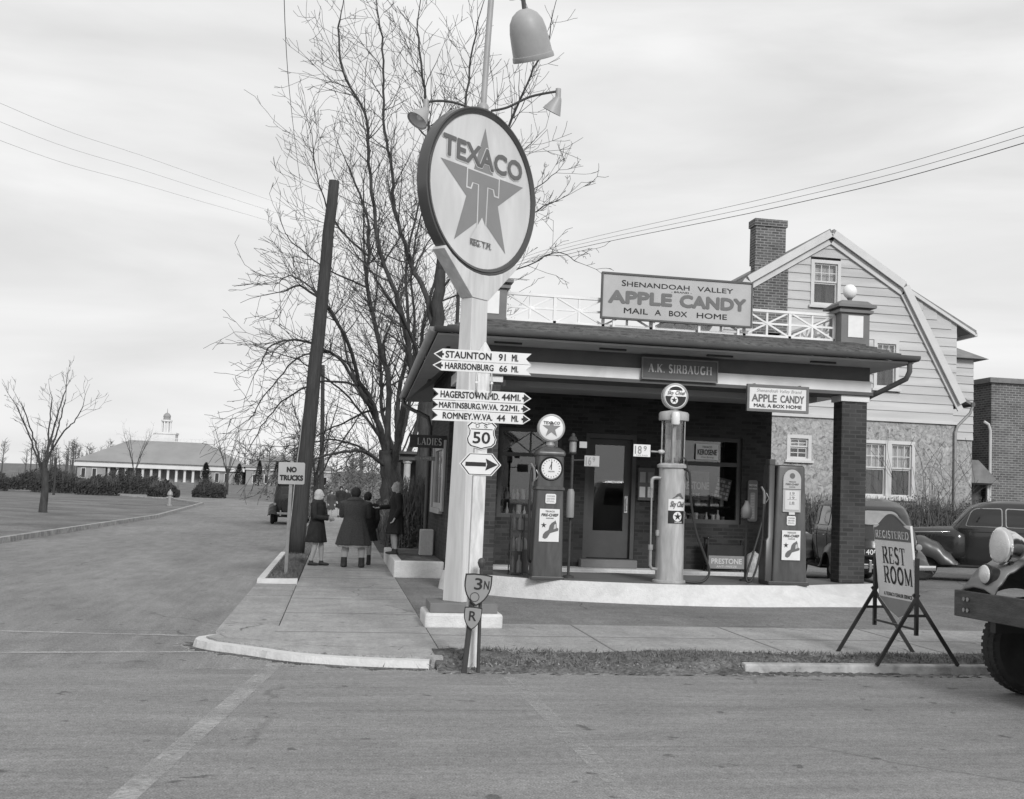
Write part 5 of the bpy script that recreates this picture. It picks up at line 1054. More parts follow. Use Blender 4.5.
        lathe_dir(MB(), (2.2 if not old else 1.6, s_*.62, .85), (1,0,0), [(.03,-.12),(.06,-.02),(.06,.02),(.03,.03)]).build('tail_lamp', 'midgrey', t, smooth=1)
    if not old:
        for y0 in (-.46,.03):
            drape(bv, rpoly([(y0,1.24),(y0,1.53),(y0+.43,1.53),(y0+.43,1.24)], .06), 'x', -1, .006).build('windscreen', 'darkglass', t, smooth=180)
        fr = drape(bv, rpoly([(-.42,1.22),(-.36,1.55),(.36,1.55),(.42,1.22)], .12), 'x', 1, .004).build('rear_window', 'black', t, smooth=180)
        drape(bv, rpoly([(-.38,1.25),(-.32,1.52),(.32,1.52),(.38,1.25)], .11), 'x', 1, .01).build('pane', 'steel', fr, smooth=180)
        pts = []
        for y in (-.55,.55):
            b = MB(); pts = []
            for z in [.5+.04*i for i in range(14)]:
                h = bv.ray_cast(Vector((6,y*(1-.1*(z-.5)),z)), Vector((-1,0,0)))
                if h[0] is not None: pts.append(h[0])
            b.tube(pts, .006, 4); b.build('boot_seam', 'black', t)
        xb0, xb1 = -2.28, 2.5
    else:
        drape(bv, rpoly([(-.42,1.22),(-.42,1.58),(.42,1.58),(.42,1.22)], .06), 'x', -1, .006).build('windscreen', 'darkglass', t, smooth=180)
        drape(bv, rpoly([(-.35,1.3),(-.35,1.58),(.35,1.58),(.35,1.3)], .05), 'x', 1, .006).build('rear_window', 'darkglass', t, smooth=180)
        lathe_dir(MB(), (1.68,0,.78), (1,0,0), [(.2,-.09),(.33,-.08),(.36,0),(.33,.08),(.2,.09)], 28).build('spare_wheel', 'rubber', t, smooth=1)
        lathe_dir(MB(), (1.68,0,.78), (1,0,0), [(.19,-.06),(.2,.07),(.02,.1)], 28).build('spare_rim', 'cargrey', t, smooth=1)
        MB().box(-.72,1.5,-.66,.66,1.775,1.79).build('roof_cloth', 'cargrey', t, bevel=.01)
        xb0, xb1 = -2.15, 1.95
    for x in (xb0, xb1):
        sg = -1 if x < 0 else 1
        b = MB(); pp = [(x-sg*.14*abs(y/.88)**3, y) for y in [(-.88+.11*i) for i in range(17)]]
        b.loft([[(px-.014,y,.44),(px+.014,y,.43),(px+.02,y,.475),(px+.014,y,.52),(px-.014,y,.51)] for px, y in pp]); b.build('bumper', ch_, t, smooth=1)
        b = MB(); [b.box(x-.03+sg*.015,x+.03+sg*.015,y-.03,y+.03,.36,.6) for y in (-.35,.35)]; b.build('bumper_guard', ch_, t, bevel=.015)
        b = MB(); [b.bar((x-sg*.02,y,.46),(x-sg*.5,y*.9,.46),.04,.05) for y in (-.35,.35)]; b.build('bumper_iron', 'iron', t)
    MB().box(-1.7,2.0 if not old else 1.5,-.5,.5,.3,.4).build('chassis', 'black', t)
    if plate_txt:
        p = MB().box(xb1-.1,xb1-.085,-.47,-.17,.66,.82).build('number_plate', 'black', t); b = MB(); b.text(plate_txt,.03,.27,.03,.13,.003,(xb1-.085,-.47,.66),(0,1,0),(0,0,1),bold=.02); b.build('lettering', 'enamel', p)
    return t
c1 = sedan('dark rounded sedan seen from behind between the brick column and the rest room sign', 'sedans parked beside the station', 'carblack', 'cargrey', plate_txt='1400')
c1.location = (10.62,23.6,-.004); c1.rotation_euler = (0,0,R(-99)); c1.scale = (1.03,1.06,1.0)
c2 = copy_tree(c1); c2['label'] = 'black rounded sedan in profile facing left at the right edge of the forecourt'
c2.location = (14.55,24.9,-.004); c2.rotation_euler = (0,0,R(-24)); c2.scale = (1.04,1.04,1.04)
for ch in list(c2.children):
    if ch.name.startswith('number_plate'):
        for g_ in list(ch.children): bpy.data.objects.remove(g_)
        bpy.data.objects.remove(ch)
c3 = sedan('old upright black sedan seen from behind, parked at the kerb of the side street', None, 'black', old=True)
c3.location = (-2.02,52.9+1.4,-.096); c3.rotation_euler = (0,0,R(-90))
c4 = copy_tree(c3); c4['label'] = 'old dark sedan standing far down the pavement beyond the girls'; c4.location = (2.3,46,.0); c4.rotation_euler = (0,0,R(-84))
# flatbed truck coming in at the right edge
tr = thing('truck', 'old grey truck with a plank bumper and bright headlamps at the right edge', 'truck', (5.89,9.53,-.1), R(4))
MB().box(-.06,.0,-.98,.98,.70,.945).build('bumper', 'plank', tr, bevel=.008)
b = MB(); [b.lathe([(.02,-.012),(.014,.0)], (-.065,y,z), 8, 'x') for y in (-.8,-.74,.74,.8) for z in (.77,.87)]; b.build('bumper_bolt', 'gal', tr)
for y in (-.45,.45): MB().box(.002,5.6,y-.04,y+.04,.6,.72).build('frame_rail', 'black', tr)
for s_ in (1,-1):
    wheel(tr, .58, s_*.74, .45, .22, s_)
    b = MB()
    for i in range(44):
        a = 2*PI*i/44
        for q in (-1,0,1):
            a2 = a+(.07 if q == 0 else 0); c = Vector((.58,s_*.74+q*.068,.45)); rd = Vector((math.cos(a2),0,math.sin(a2))); tg = Vector((-math.sin(a2),0,math.cos(a2))); yy = Vector((0,.024,0))
            r0_, r1_ = (.44,.4535) if q == 0 else (.43,.4435)
            b.hexa([c+rd*r0_-tg*.02-yy,c+rd*r0_+tg*.02-yy,c+rd*r0_+tg*.02+yy,c+rd*r0_-tg*.02+yy],[c+rd*r1_-tg*.018-yy,c+rd*r1_+tg*.018-yy,c+rd*r1_+tg*.018+yy,c+rd*r1_-tg*.018+yy])
    b.build('tread', 'rubber', tr)
    wheel(tr, 4.3, s_*.78, .44, .22, s_)
    xs_ = [-.03,.03,.14,.32,.52,.8,1.15,1.5]; zt = [.99,1.08,1.2,1.28,1.28,1.18,.95,.62]
    f_ = fender(tr, xs_, zt, .58, .52, .4, .96, s_, 'truckpaint', zend=.82, zmin=.86)
    headlight(tr, (.12,s_*.48,1.38), .165, (-1,0,.02), 'chrome', lens='lens')
    MB().tube([(.22,s_*.5,1.18),(.22,s_*.5,1.3)], .03, 8).build('lamp_bracket', 'iron', tr)
    headlight(tr, (.0,s_*.53,1.12), .09, (-1,s_*.02,0), 'black', 'marker_lamp', lens='lens')
    MB().tube([(.06,s_*.53,.93),(.06,s_*.53,1.05)], .02, 8).build('lamp_bracket', 'chrome', tr)
MB().box(1.3,2.6,-.93,.93,.5,.56).build('running_board', 'black', tr)
MB().loft([[(x,y,z) for y, z in se(w_,zl,zt,32,4)] for x, w_, zl, zt in ((.32,.3,.72,1.42),(.36,.34,.7,1.48),(.8,.42,.7,1.52),(1.5,.6,.7,1.56))]).build('hood', 'truckpaint', tr, smooth=180)
MB().loft([[(x,y,z) for y, z in se(w_,zl,zt,28,4)] for x, w_, zl, zt in ((.26,.27,.75,1.36),(.33,.29,.74,1.4))]).build('grille', 'chrome', tr, smooth=180)
cb = MB().loft([[(x,y,z) for x, y in plan(a, c, hw, 7, 48)] for z, a, c, hw in ((.56,1.45,2.7,.8),(1.1,1.42,2.72,.84),(1.5,1.45,2.72,.84),(1.95,1.62,2.7,.78),(2.1,1.7,2.65,.72),(2.16,1.85,2.5,.5))]).build('cab', 'truckpaint', tr, remesh=.035, smit=4)
bv = bvh_of(cb)
for s_ in (1,-1): drape(bv, rpoly([(1.75,1.45),(1.82,1.95),(2.5,1.95),(2.5,1.45)], .07), 'y', s_).build('window', 'darkglass', tr, smooth=180)
drape(bv, rpoly([(-.65,1.55),(-.6,1.95),(.6,1.95),(.65,1.55)], .08), 'x', -1).build('windscreen', 'darkglass', tr, smooth=180)
b = MB().box(2.8,5.8,-1.05,1.05,.85,.95); 
for s_ in (1,-1):
    for z in (.95,1.25,1.55): b.box(2.8,5.8,min(s_*1.0,s_*1.05),max(s_*1.0,s_*1.05),z+.05,z+.27)
    for x in (2.85,3.8,4.8,5.7): b.box(x,x+.08,min(s_*.94,s_*.999),max(s_*.94,s_*.999),.951,1.85)
b.build('flatbed', 'plank', tr)

# ------------------------------------------------------------------ house behind the station
hs = thing('house', 'pale clapboard house with gambrel gable, brick chimney and rough stone ground storey', 'house', (14,33,0))
HO = (14,33,0)
def HP(mb, name, m, par=hs, **kw): return P(mb, name, m, par, HO, **kw)
GA = [(9.3,4.75),(11.45,8.1),(13.95,9.66),(16.22,8.28),(18.12,4.88)]   # gambrel outline (x, z)
def gx(z, left):   # wall edge under the roof
    pts = [(9.75,4.2),(9.75,5.1),(11.6,7.95),(14.0,9.48)] if left else [(18.0,4.2),(18.0,4.85),(16.12,8.12),(14.0,9.48)]
    for (x0,z0),(x1,z1) in zip(pts[:-1], pts[1:]):
        if z <= z1: return x0+(x1-x0)*(z-z0)/(z1-z0) if z1 > z0 else x0
    return 14.0
ws = [(13.36,14.3,7.46,8.83),(15.4,16.2,5.1,6.55),(12.0,12.8,5.1,6.55)]
b = MB(); z = 4.22; rh = random.Random(4)
while z < 9.45:
    z1 = min(z+.262, 9.48); segs = []
    xl0, xr0 = gx(z, 1), gx(z, 0); xl1, xr1 = gx(z1, 1), gx(z1, 0)
    cuts = [(a-.0, c+.0) for a, c, e, f_ in ws if e < z1-.02 and f_ > z+.02]; cuts.sort()
    cur0, cur1 = xl0, xl1
    for a, c in cuts: segs.append((cur0, a, cur1, a)); cur0 = cur1 = c
    segs.append((cur0, xr0, cur1, xr1))
    for a0, a1, c0, c1_ in segs:
        if a1-a0 < .05: continue
        n = max(1, int((a1-a0)/1.6)); dz = [rh.uniform(-.008,.008) for _ in range(n+1)]
        for i in range(n):
            t0, t1 = i/n, (i+1)/n; p0 = a0+(a1-a0)*t0; p1 = a0+(a1-a0)*t1; q0 = c0+(c1_-c0)*t0; q1 = c0+(c1_-c0)*t1
            b.add([(p0,32.965,z-.02+dz[i]),(p1,32.965,z-.02+dz[i+1]),(q1,32.995,z1),(q0,32.995,z1),(p0,33,z-.02+dz[i]),(p1,33,z-.02+dz[i+1])], [(0,1,2,3),(4,5,1,0)])
    z = z1
HP(b, 'clapboard_wall', 'clap')
b = MB().prism([(9.75,4.0),(9.75,5.1),(11.6,7.95),(14,9.48),(16.12,8.12),(18.0,4.85),(18.0,4.0)], 33.3, 42, nrm=(0,1,0)); HP(b, 'attic_storey', 'clap')
wl = [(12.74,13.5,2.86,3.6),(15.1,16.78,1.86,3.56)]
b = wall_open(MB(), 9.75, 18.14, -.1, 4.2, 33.0, 33.3, wl); b.box(17.8,18.14,33.3,42,-.1,4.0); b.box(9.75,10.05,33.3,42,-.1,4.0); HP(b, 'stone_wall', 'stone')
HP(MB().box(10.05,17.8,33.9,34,-.1,4).box(11.9,16.3,33.23,33.29,5.0,6.9).box(13.2,14.5,33.23,33.29,7.3,8.9), 'interior', 'dark')  # dark panels added behind the panes, their colour standing for unlit rooms
HP(MB().box(9.7,18.18,32.93,33.0,4.13,4.22), 'water_table', 'housetrim')
def roofplane(p, q_, th=.14, y0=32.55, y1=42.4):
    dx, dz = q_[0]-p[0], q_[1]-p[1]; l = math.hypot(dx, dz); nx_, nz = -dz/l*th, dx/l*th
    if nz < 0: nx_, nz = -nx_, -nz
    return [(p[0],p[1]),(q_[0],q_[1]),(q_[0]+nx_,q_[1]+nz),(p[0]+nx_,p[1]+nz)]
b = MB()
for p, q_ in zip(GA[:-1], GA[1:]): b.prism(roofplane(p, q_, .12), 32.84, 42.4, nrm=(0,1,0))
b.prism([(18.02,4.98),(18.5,4.75),(18.5,4.83),(18.02,5.12)], 32.84, 42.4, nrm=(0,1,0))
HP(b, 'roof', 'slate')
b = MB()
for p, q_ in zip(GA[:-1], GA[1:]):
    dx, dz = q_[0]-p[0], q_[1]-p[1]; l = math.hypot(dx, dz); s_ = 1
    b.prism(roofplane((p[0],p[1]-.14), (q_[0],q_[1]-.14), .22), 32.78, 32.835, nrm=(0,1,0)); b.prism(roofplane((p[0],p[1]-.34), (q_[0],q_[1]-.34), .19), 32.9, 32.96, nrm=(0,1,0))
    b.prism(roofplane((p[0],p[1]-.05), (q_[0],q_[1]-.05), .04), 32.84, 32.96, nrm=(0,1,0))
HP(b, 'rake_board', 'housetrim')
# exterior chimney on the gable
b = MB().box(11.6,12.64,32.94,33.3,4.25,8.6).box(11.66,12.6,33.1,33.6,8.6,9.74).box(11.62,12.64,33.06,33.64,9.74,9.95); HP(b, 'chimney', 'chimbrick')
def hwin(x0, x1, z0, z1, y, dbl=False, cols=3, up='shadecloth', lo='drape', m2=None, six=True):
    b = MB(); f = .1; b.box(x0,x0+f,y-.04,y+.12,z0,z1).box(x1-f,x1,y-.04,y+.12,z0,z1).box(x0+f,x1-f,y-.04,y+.12,z1-f,z1).box(x0+f,x1-f,y-.04,y+.12,z0,z0+.06).box(x0-.06,x1+.06,y-.1,y+.1,z0-.07,z0-.002)
    spans = [(x0+f,x1-f)]
    if dbl: xm = (x0+x1)/2; b.box(xm-.09,xm+.09,y-.04,y+.12,z0+.06,z1-f); spans = [(x0+f,xm-.09),(xm+.09,x1-f)]
    o = HP(b, 'window', 'housetrim')
    for a, c in spans:
        zm = (z0+z1)/2+.02; fr = MB(); s_ = .045
        for (e, g_, yy) in ((zm,z1-f,y+.02),(z0+.06,zm,y+.06)):
            fr.box(a,a+s_,yy,yy+.035,e,g_).box(c-s_,c,yy,yy+.035,e,g_).box(a+s_,c-s_,yy,yy+.035,e,e+s_).box(a+s_,c-s_,yy,yy+.035,g_-s_,g_)
            if yy == y+.02 or not six:
                for k in range(1,cols): xx = a+(c-a)*k/cols; fr.box(xx-.012,xx+.012,yy+.008,yy+.028,e+s_,g_-s_)
                fr.box(a+s_,c-s_,yy+.01,yy+.026,(e+g_)/2-.012,(e+g_)/2+.012)
        HP(fr, 'sash', 'housetrim', o)
        HP(MB().box(a+.02,c-.02,y+.037,y+.041,zm,z1-f).box(a+.02,c-.02,y+.076,y+.08,z0+.06,zm), 'pane', 'glass', o)
        sh = MB().box(a,c,y+.15,y+.155,zm-.04,z1-f); HP(sh, 'shade', up, o)
        cu = MB(); n = 24
        for (g0, g1) in ((a,a+(c-a)*.42),(c-(c-a)*.42,c)):
            cu.add([(g0+(g1-g0)*i/n, y+.17+.02*math.sin(i*1.7), zz) for zz in (z0+.04,zm) for i in range(n+1)], [(i,i+1,n+2+i,n+1+i) for i in range(n)])
        HP(cu, 'curtain', lo, o)
hwin(13.36,14.3,7.46,8.83,32.98,up='curtain'); hwin(15.4,16.2,5.1,6.55,32.98); hwin(12.0,12.8,5.1,6.55,32.98)
hwin(12.74,13.5,2.86,3.6,33.02,cols=2,six=False,up='curtain',lo='drape'); hwin(15.1,16.78,1.86,3.56,33.02,dbl=True)
# raised side dormer and rear wing on the right
b = MB(); b.add([(16.4,33.06,8.2),(18.13,33.06,7.25),(18.13,33.06,4.95),(18.13,40,7.25),(18.13,40,4.95),(16.4,40,8.2)], [(2,1,0),(1,2,4,3)]); 
for k in range(12):
    z0_, z1_ = 4.95+.262*k, 5.212+.262*k; xl = 18.0-(z0_-4.85)*.575+.03; xr = min(18.12, 18.13+(7.2-z1_)*1.8)
    if xr-xl > .1: b.add([(xl,33.02,z0_-.02),(xr,33.02,z0_-.02),(xr,33.05,z1_),(xl,33.05,z1_),(xl,33.055,z0_-.02),(xr,33.055,z0_-.02)], [(0,1,2,3),(4,5,1,0)])
HP(b, 'dormer', 'clap')
b = MB().prism([(16.3,8.2),(18.75,6.92),(18.75,7.04),(16.3,8.32)], 33.0, 40.2, nrm=(0,1,0)); HP(b, 'dormer_roof', 'slate')
HP(MB().prism([(16.3,8.18),(18.7,6.87),(18.7,6.96),(16.3,8.29)], 32.96, 33.05, nrm=(0,1,0)).box(18.68,18.8,33,40.2,6.86,6.98), 'dormer_trim', 'housetrim')
b = MB().box(18.14,20.35,36.0,41.5,3.9,6.55); 
for k in range(10): b.add([(18.14,35.955,3.88+.265*k),(20.35,35.955,3.88+.265*k),(20.35,35.99,4.145+.265*k),(18.14,35.99,4.145+.265*k),(18.14,36.0,3.88+.265*k),(20.35,36.0,3.88+.265*k)], [(0,1,2,3),(4,5,1,0)])
HP(b, 'wing_wall', 'clap')
HP(MB().box(18.14,20.34,36.02,41.5,-.1,3.9), 'wing_stone', 'stone')
HP(MB().hexa([(18.14,35.7,6.56),(20.75,35.7,6.56),(20.75,41.8,6.56),(18.14,41.8,6.56)],[(18.14,37.5,7.5),(19.2,37.5,7.5),(19.2,40,7.5),(18.14,40,7.5)]), 'wing_roof', 'slate')
HP(MB().tube([(18.56,32.85,4.7),(18.5,32.88,4.5),(18.12,32.92,4.1),(18.05,32.93,3.9),(18.05,32.93,.2)], .045, 10), 'downspout', 'gal', smooth=1)
HP(MB().box(18.5,18.62,32.8,42.4,4.7,4.82), 'gutter', 'trimdark')
HP(MB().box(20.3,21.35,36.5,39,3.2-.75,2.5).prism([(20.2,2.5),(21.55,2.5),(20.75,3.25),(20.2,3.25)], 36.3, 39, nrm=(0,1,0)), 'side_porch_roof', 'slate')
HP(MB().box(20.36,21.25,37,39,-.1,2.44), 'side_porch', 'drape')
HP(MB().box(21.25,21.33,36.6,36.7,-.1,2.44), 'porch_post', 'porchpost')
bh = thing('brick_building', 'plain brick building cut by the right edge behind the parked sedan', 'building', (24,42,0))
P(MB().box(21.6,34,37,52,-.1,5.95), 'wall', 'farbrick', bh, (24,42,0)); P(MB().box(21.5,34.1,36.9,52.1,5.95,6.12), 'coping', 'slate', bh, (24,42,0))
P(MB().tube([(21.3,36.95,4.6),(21.45,36.9,4.5),(21.5,36.88,4.3),(21.5,36.88,0)], .05, 8), 'downspout', 'porchpost', bh, (24,42,0), smooth=1)
# ------------------------------------------------------------------ bare trees
def catmull(P, n=4):
    out = []; P = [(Vector(p[:3]), p[3]) for p in P]
    for i in range(len(P)-1):
        p0 = P[max(i-1,0)][0]; p1, r1_ = P[i]; p2, r2_ = P[i+1]; p3 = P[min(i+2,len(P)-1)][0]
        for k in range(n):
            t = k/n; out.append((.5*((2*p1)+(p2-p0)*t+(2*p0-5*p1+4*p2-p3)*t*t+(3*p1-p0-3*p2+p3)*t**3), r1_+(r2_-r1_)*t))
    return out+[P[-1]]
def limb(b, P, n=8, jit=0, r=None):
    q = P
    if jit: q = [(p+Vector((r.gauss(0,jit),r.gauss(0,jit),r.gauss(0,jit*.6))) if 0 < i < len(P)-1 else p, rd) for i, (p, rd) in enumerate(P)]
    b.tube([p for p, _ in q], [rd for _, rd in q], n, cap=False); return q
def grow(b, p, d, L, r0, lvl, r, up=.12, droop=0, maxl=3, dens=1.0):
    n = max(3, int(L/.28)); pts = [(p.copy(), r0)]; dd = d.copy(); q = p.copy(); st_ = L/n
    for i in range(n):
        t = (i+1)/n
        dd = (dd+Vector((r.gauss(0,.115),r.gauss(0,.115),r.gauss(0,.1)+up*(1-droop*t*2)))).normalized(); q = q+dd*st_; pts.append((q.copy(), max(.0062, r0*(1-.8*t))))
    b.tube([a for a, _ in pts], [c for _, c in pts], 5 if r0 > .03 else 3, cap=False)
    if lvl >= maxl: return
    k = max(2, int(L*dens*(2.1 if lvl < 2 else 3.0)))
    for _ in range(k):
        i = r.randint(max(1, n//5), n); a, ra = pts[i]; ax = Vector((r.gauss(0,1),r.gauss(0,1),r.gauss(0,.6))); tdir = (pts[i][0]-pts[i-1][0]).normalized()
        side = (ax-tdir*ax.dot(tdir)).normalized(); ang = r.uniform(.45,1.0)
        nd = tdir*math.cos(ang)+side*math.sin(ang)
        grow(b, a, nd, L*r.uniform(.32,.6), max(.0068, ra*r.uniform(.4,.65)), lvl+1, r, up, droop, maxl, dens)
def from_limb(b, q, r, L, dens, up=.1, droop=0, start=.25, maxl=3, lvl=1, side_bias=None):
    n = len(q); tot = sum((q[i+1][0]-q[i][0]).length for i in range(n-1))
    for _ in range(int(tot*dens)):
        i = r.randint(int(n*start), n-1); a, ra = q[i]; tdir = (q[i][0]-q[max(i-1,0)][0]); tdir = tdir.normalized() if tdir.length else Vector((0,0,1))
        ax = Vector((r.gauss(0,1),r.gauss(0,1),r.gauss(0,.5)))
        if side_bias: ax += Vector(side_bias)
        side = (ax-tdir*ax.dot(tdir)).normalized(); ang = r.uniform(.4,1.1)
        grow(b, a, tdir*math.cos(ang)+side*math.sin(ang), L*r.uniform(.5,1.2)*(1-.3*i/n), max(.008, ra*r.uniform(.3,.5)), lvl, r, up, droop, maxl, 1)
    a, ra = q[-1]; grow(b, a, (q[-1][0]-q[-2][0]).normalized(), L*.9, ra*.9, lvl, r, up, droop, maxl, 1)
def tree_of(label, trunk, limbs, seed, L=2.4, dens=2.0, group=None, name='bare_tree', maxl=3):
    r = random.Random(seed); base = Vector(trunk[0][:3]); t = thing(name, label, 'tree', base, 0, group)
    b = MB(); q = catmull(trunk, 5); limb(b, q, 12, .02, r)
    b.v = [tuple(Vector(p)-base) for p in b.v]; b.build('trunk', 'bark', t, smooth=180)
    b = MB(); bl = MB()
    for spec in limbs:
        P, k = spec[0], (spec[1] if len(spec) > 1 else {})
        q = limb(bl, catmull(P, 5), 8, .018, r); kk = dict(L=L, dens=dens); kk.update(k); from_limb(b, q, r, **{**dict(maxl=maxl), **kk})
    bl.v = [tuple(Vector(p)-base) for p in bl.v]; bl.build('limbs', 'bark', t, smooth=180)
    b.v = [tuple(Vector(p)-base) for p in b.v]; b.build('crown', 'twig', t, smooth=180); return t
def taper(pts, r0, r1): r0 *= .64; return [(p[0],p[1],p[2],r0+(r1-r0)*(i/(len(pts)-1))**.8) for i, p in enumerate(pts)]
tree_of('large spreading bare tree with drooping limbs behind the telephone pole',
 [(1.61,36,-.1,.36),(1.58,36,.3,.3),(1.52,36,1.1,.27),(1.43,36,2.1,.26),(1.32,36,2.74,.22)],
 [[taper([(1.32,36,2.6),(1.06,35.5,3.44),(.78,35,4.13),(.44,34.5,4.6),(-.08,33.5,5.81),(-.61,33,6.5),(-1.3,32.5,6.9),(-1.7,32.3,6.7)],.15,.02), dict(droop=.6,L=1.5,dens=4.5)],
  [taper([(1.4,36,2.1),(1.34,36.5,3.66),(1.3,37,4.98),(.91,37.5,6.38),(.53,38,7.98),(.55,38,8.97),(.4,38.5,10.33),(-.19,39,11.89)],.17,.03)],
  [taper([(1.47,36,1.85),(1.63,35.5,3.03),(1.75,35,4.18),(1.81,34.5,5.33),(1.4,34,6.83),(.96,34,7.83),(.68,34,8.76),(.36,34,10.85),(.17,34,12.26),(-.52,34.5,13.59),(-.69,35,15.29)],.17,.025)],
  [taper([(1.39,36,2.2),(.68,35,2.62),(-.02,34,2.55),(-.8,33.2,2.3),(-1.55,32.5,2.2)],.1,.015), dict(droop=.2,L=1.6,dens=4)],
  [taper([(1.06,35.5,3.44),(.14,35,4.91),(-.45,34.5,5.4),(-1.24,33,5.51),(-1.94,32.5,5.28),(-2.2,32.2,4.67)],.1,.015), dict(droop=.7,L=1.4,dens=4.5)],
  [taper([(.4,34.6,4.5),(-.6,35,4.6),(-1.6,35.4,4.1),(-2.2,35.6,3.4),(-2.6,35.8,2.6)],.06,.012), dict(droop=.8,L=1.4,dens=4.5)],
  [taper([(.9,35.2,3.9),(.2,36.3,3.6),(-.6,37,3.2),(-1.6,37.4,2.5)],.06,.012), dict(droop=.5,L=1.6)],
  [taper([(.55,38,8.9),(-.4,37.5,9.6),(-1.0,37,10.6),(-1.3,36.7,11.7)],.06,.015)],
  [taper([(.53,38,7.9),(-.7,37.5,8.3),(-1.7,37,8.9),(-2.0,36.7,9.2)],.05,.012), dict(L=1.5)],
  [taper([(-.45,34.5,5.4),(-1.3,34.6,5.2),(-2.0,34.8,4.4),(-2.6,35,3.4)],.05,.012), dict(droop=.8,L=1.7)],
  [taper([(-.08,33.5,5.8),(-.9,33.6,6.9),(-1.6,33.9,7.4),(-2.0,34.2,7.2)],.05,.012), dict(droop=.5,L=1.4)],
  [taper([(1.3,36,2.7),(.9,37,3.9),(.2,38,5.2),(-.3,38.6,6.8),(-1.1,39,7.9)],.1,.02), dict(L=2.2)],
  [taper([(1.5,36,2.0),(1.95,37,4.0),(2.1,37.6,6.2),(1.9,38,8.6),(2.2,38.3,10.8)],.13,.02), dict(L=2.2)]], 31, 2.2, 4.7)
tree_of('tall bare tree close to the left wall of the station, behind the star sign',
 [(2.32,33,-.1,.3),(2.3,33,.8,.25),(2.26,33,2.1,.235),(2.28,33,4.06,.21),(2.4,33,6.02,.18),(2.46,33,7.7,.14)],
 [[taper([(2.38,33,5.9),(2.08,33.5,7.2),(1.75,34,7.8),(1.52,34,8.48),(1.16,34.3,9.62),(1.02,34.5,10.87),(.73,34.8,12.33),(.66,35,13.89),(.44,35,15.42)],.13,.025)],
  [taper([(2.46,33,7.6),(2.29,33,9.67),(2.0,33,11.07),(1.76,33,12.77),(1.48,33,14.47)],.12,.025)],
  [taper([(2.46,33,7.56),(2.94,32.5,9.05),(3.6,32,10.38),(4.08,31.5,11.68),(4.48,31.2,12.87),(4.9,31,13.68)],.1,.02)],
  [taper([(2.46,33,7.14),(3.42,32,8.15),(4.6,31,8.99),(5.3,30.5,9.35)],.045,.01), dict(L=1.2,dens=3)],
  [taper([(2.45,33,6.8),(3.79,32.5,7.4),(4.94,32,7.93),(5.5,31.7,8.2),(6.0,31.4,7.9)],.04,.01), dict(L=1.1,droop=.5,dens=3)],
  [taper([(2.45,33,7.42),(2.76,34,9.95),(3.0,34.5,12.19),(3.2,35,14.2),(3.37,35,15.77)],.1,.02)],
  [taper([(2.46,33,7.7),(4.11,33.5,9.51),(5.2,34,10.5),(5.9,34.3,11.2)],.045,.01), dict(L=1.2,dens=3)],
  [taper([(2.3,33,4.5),(1.59,32,5.84),(1.04,31,6.45),(.48,30.5,7.11)],.09,.02), dict(L=1.8)],
  [taper([(2.3,33,5.2),(3.0,32,6.0),(3.6,31.2,6.4)],.05,.012), dict(L=1.4)]], 32, 2.2, 3.2)
tree_of('many-stemmed bare tree further back between the two large bare trees',
 [(2.2,43,-.1,.3),(2.2,43,.6,.26),(2.15,43,1.6,.24),(2.1,43,2.4,.2)],
 [[taper([(2.1,43,2.2),(1.9,43,4.5),(2.2,43.4,7),(2.0,43.6,9.6),(2.4,44,12.4)],.17,.03)],
  [taper([(2.15,43,2),(2.7,42.5,4.5),(2.6,42.2,7),(3.0,42,9.5),(3.1,41.6,12.5)],.16,.03)],
  [taper([(2.1,43,2.3),(1.4,42.6,4.2),(1.1,42.2,6.6),(.5,41.8,9.2),(.3,41.5,11.8)],.14,.025)],
  [taper([(2.1,43,2.2),(1.2,43.6,3.6),(.2,44,4.8),(-.8,44.3,5.6),(-1.8,44.6,6.2)],.1,.02), dict(droop=.4)],
  [taper([(2.1,43,1.8),(1.0,42.5,2.8),(-.2,42,3.2),(-1.2,41.8,3.0)],.08,.02), dict(droop=.3)],
  [taper([(2.2,43,2),(3.3,43,4),(4.3,43.3,6.2),(5.0,43.6,8.4)],.12,.02)]], 33, 2.5, 4.0)
# smaller trees down the street, and beyond the house
def simple_tree(label, x, y, h, seed, group=None, r0=.16, maxl=3, dens=1.6):
    r = random.Random(seed); z0 = gh(x, y)-.05; tr_ = [(x,y,z0,r0*1.25),(x+r.uniform(-.1,.1),y,z0+h*.15,r0),(x+r.uniform(-.15,.15),y,z0+h*.3,r0*.8)]
    ls = []
    for i in range(6):
        a = 2*PI*i/6+r.uniform(-.4,.4); s_ = r.uniform(.12,.3)*h; zz = z0+h*r.uniform(.2,.3); hh = h*r.uniform(.6,.8)
        ls.append([taper([(tr_[2][0],y,zz),(x+math.cos(a)*s_*.4,y+math.sin(a)*s_*.4,zz+(hh-h*.25)*.45),(x+math.cos(a)*s_*.75,y+math.sin(a)*s_*.75,z0+hh*.85),(x+math.cos(a)*s_,y+math.sin(a)*s_,z0+hh)],r0*.5,.02)])
    return tree_of(label, tr_, ls, seed, h*.16, dens, group, maxl=maxl)
GT = 'bare trees along the side street'
simple_tree('small bare tree beside the far pavement, seen past the telephone pole', -.9, 52, 7.5, 41, GT, .12)
simple_tree('bare tree further down the pavement beyond the old black sedan', 2.8, 62, 9, 42, GT, .18)
simple_tree('slim bare tree standing in front of the long colonnaded hall', -24, 150, 9, 43, GT, .14, 2)
simple_tree('bare tree at the bend of the side street left of the parked car', -15, 170, 12, 44, GT, .2, 2)
simple_tree('bare tree beyond the bend right of the conifers', -4, 150, 13, 45, GT, .2, 2)
simple_tree('thin bare tree between the house and the brick building', 21.9, 60, 11, 46, None, .12)
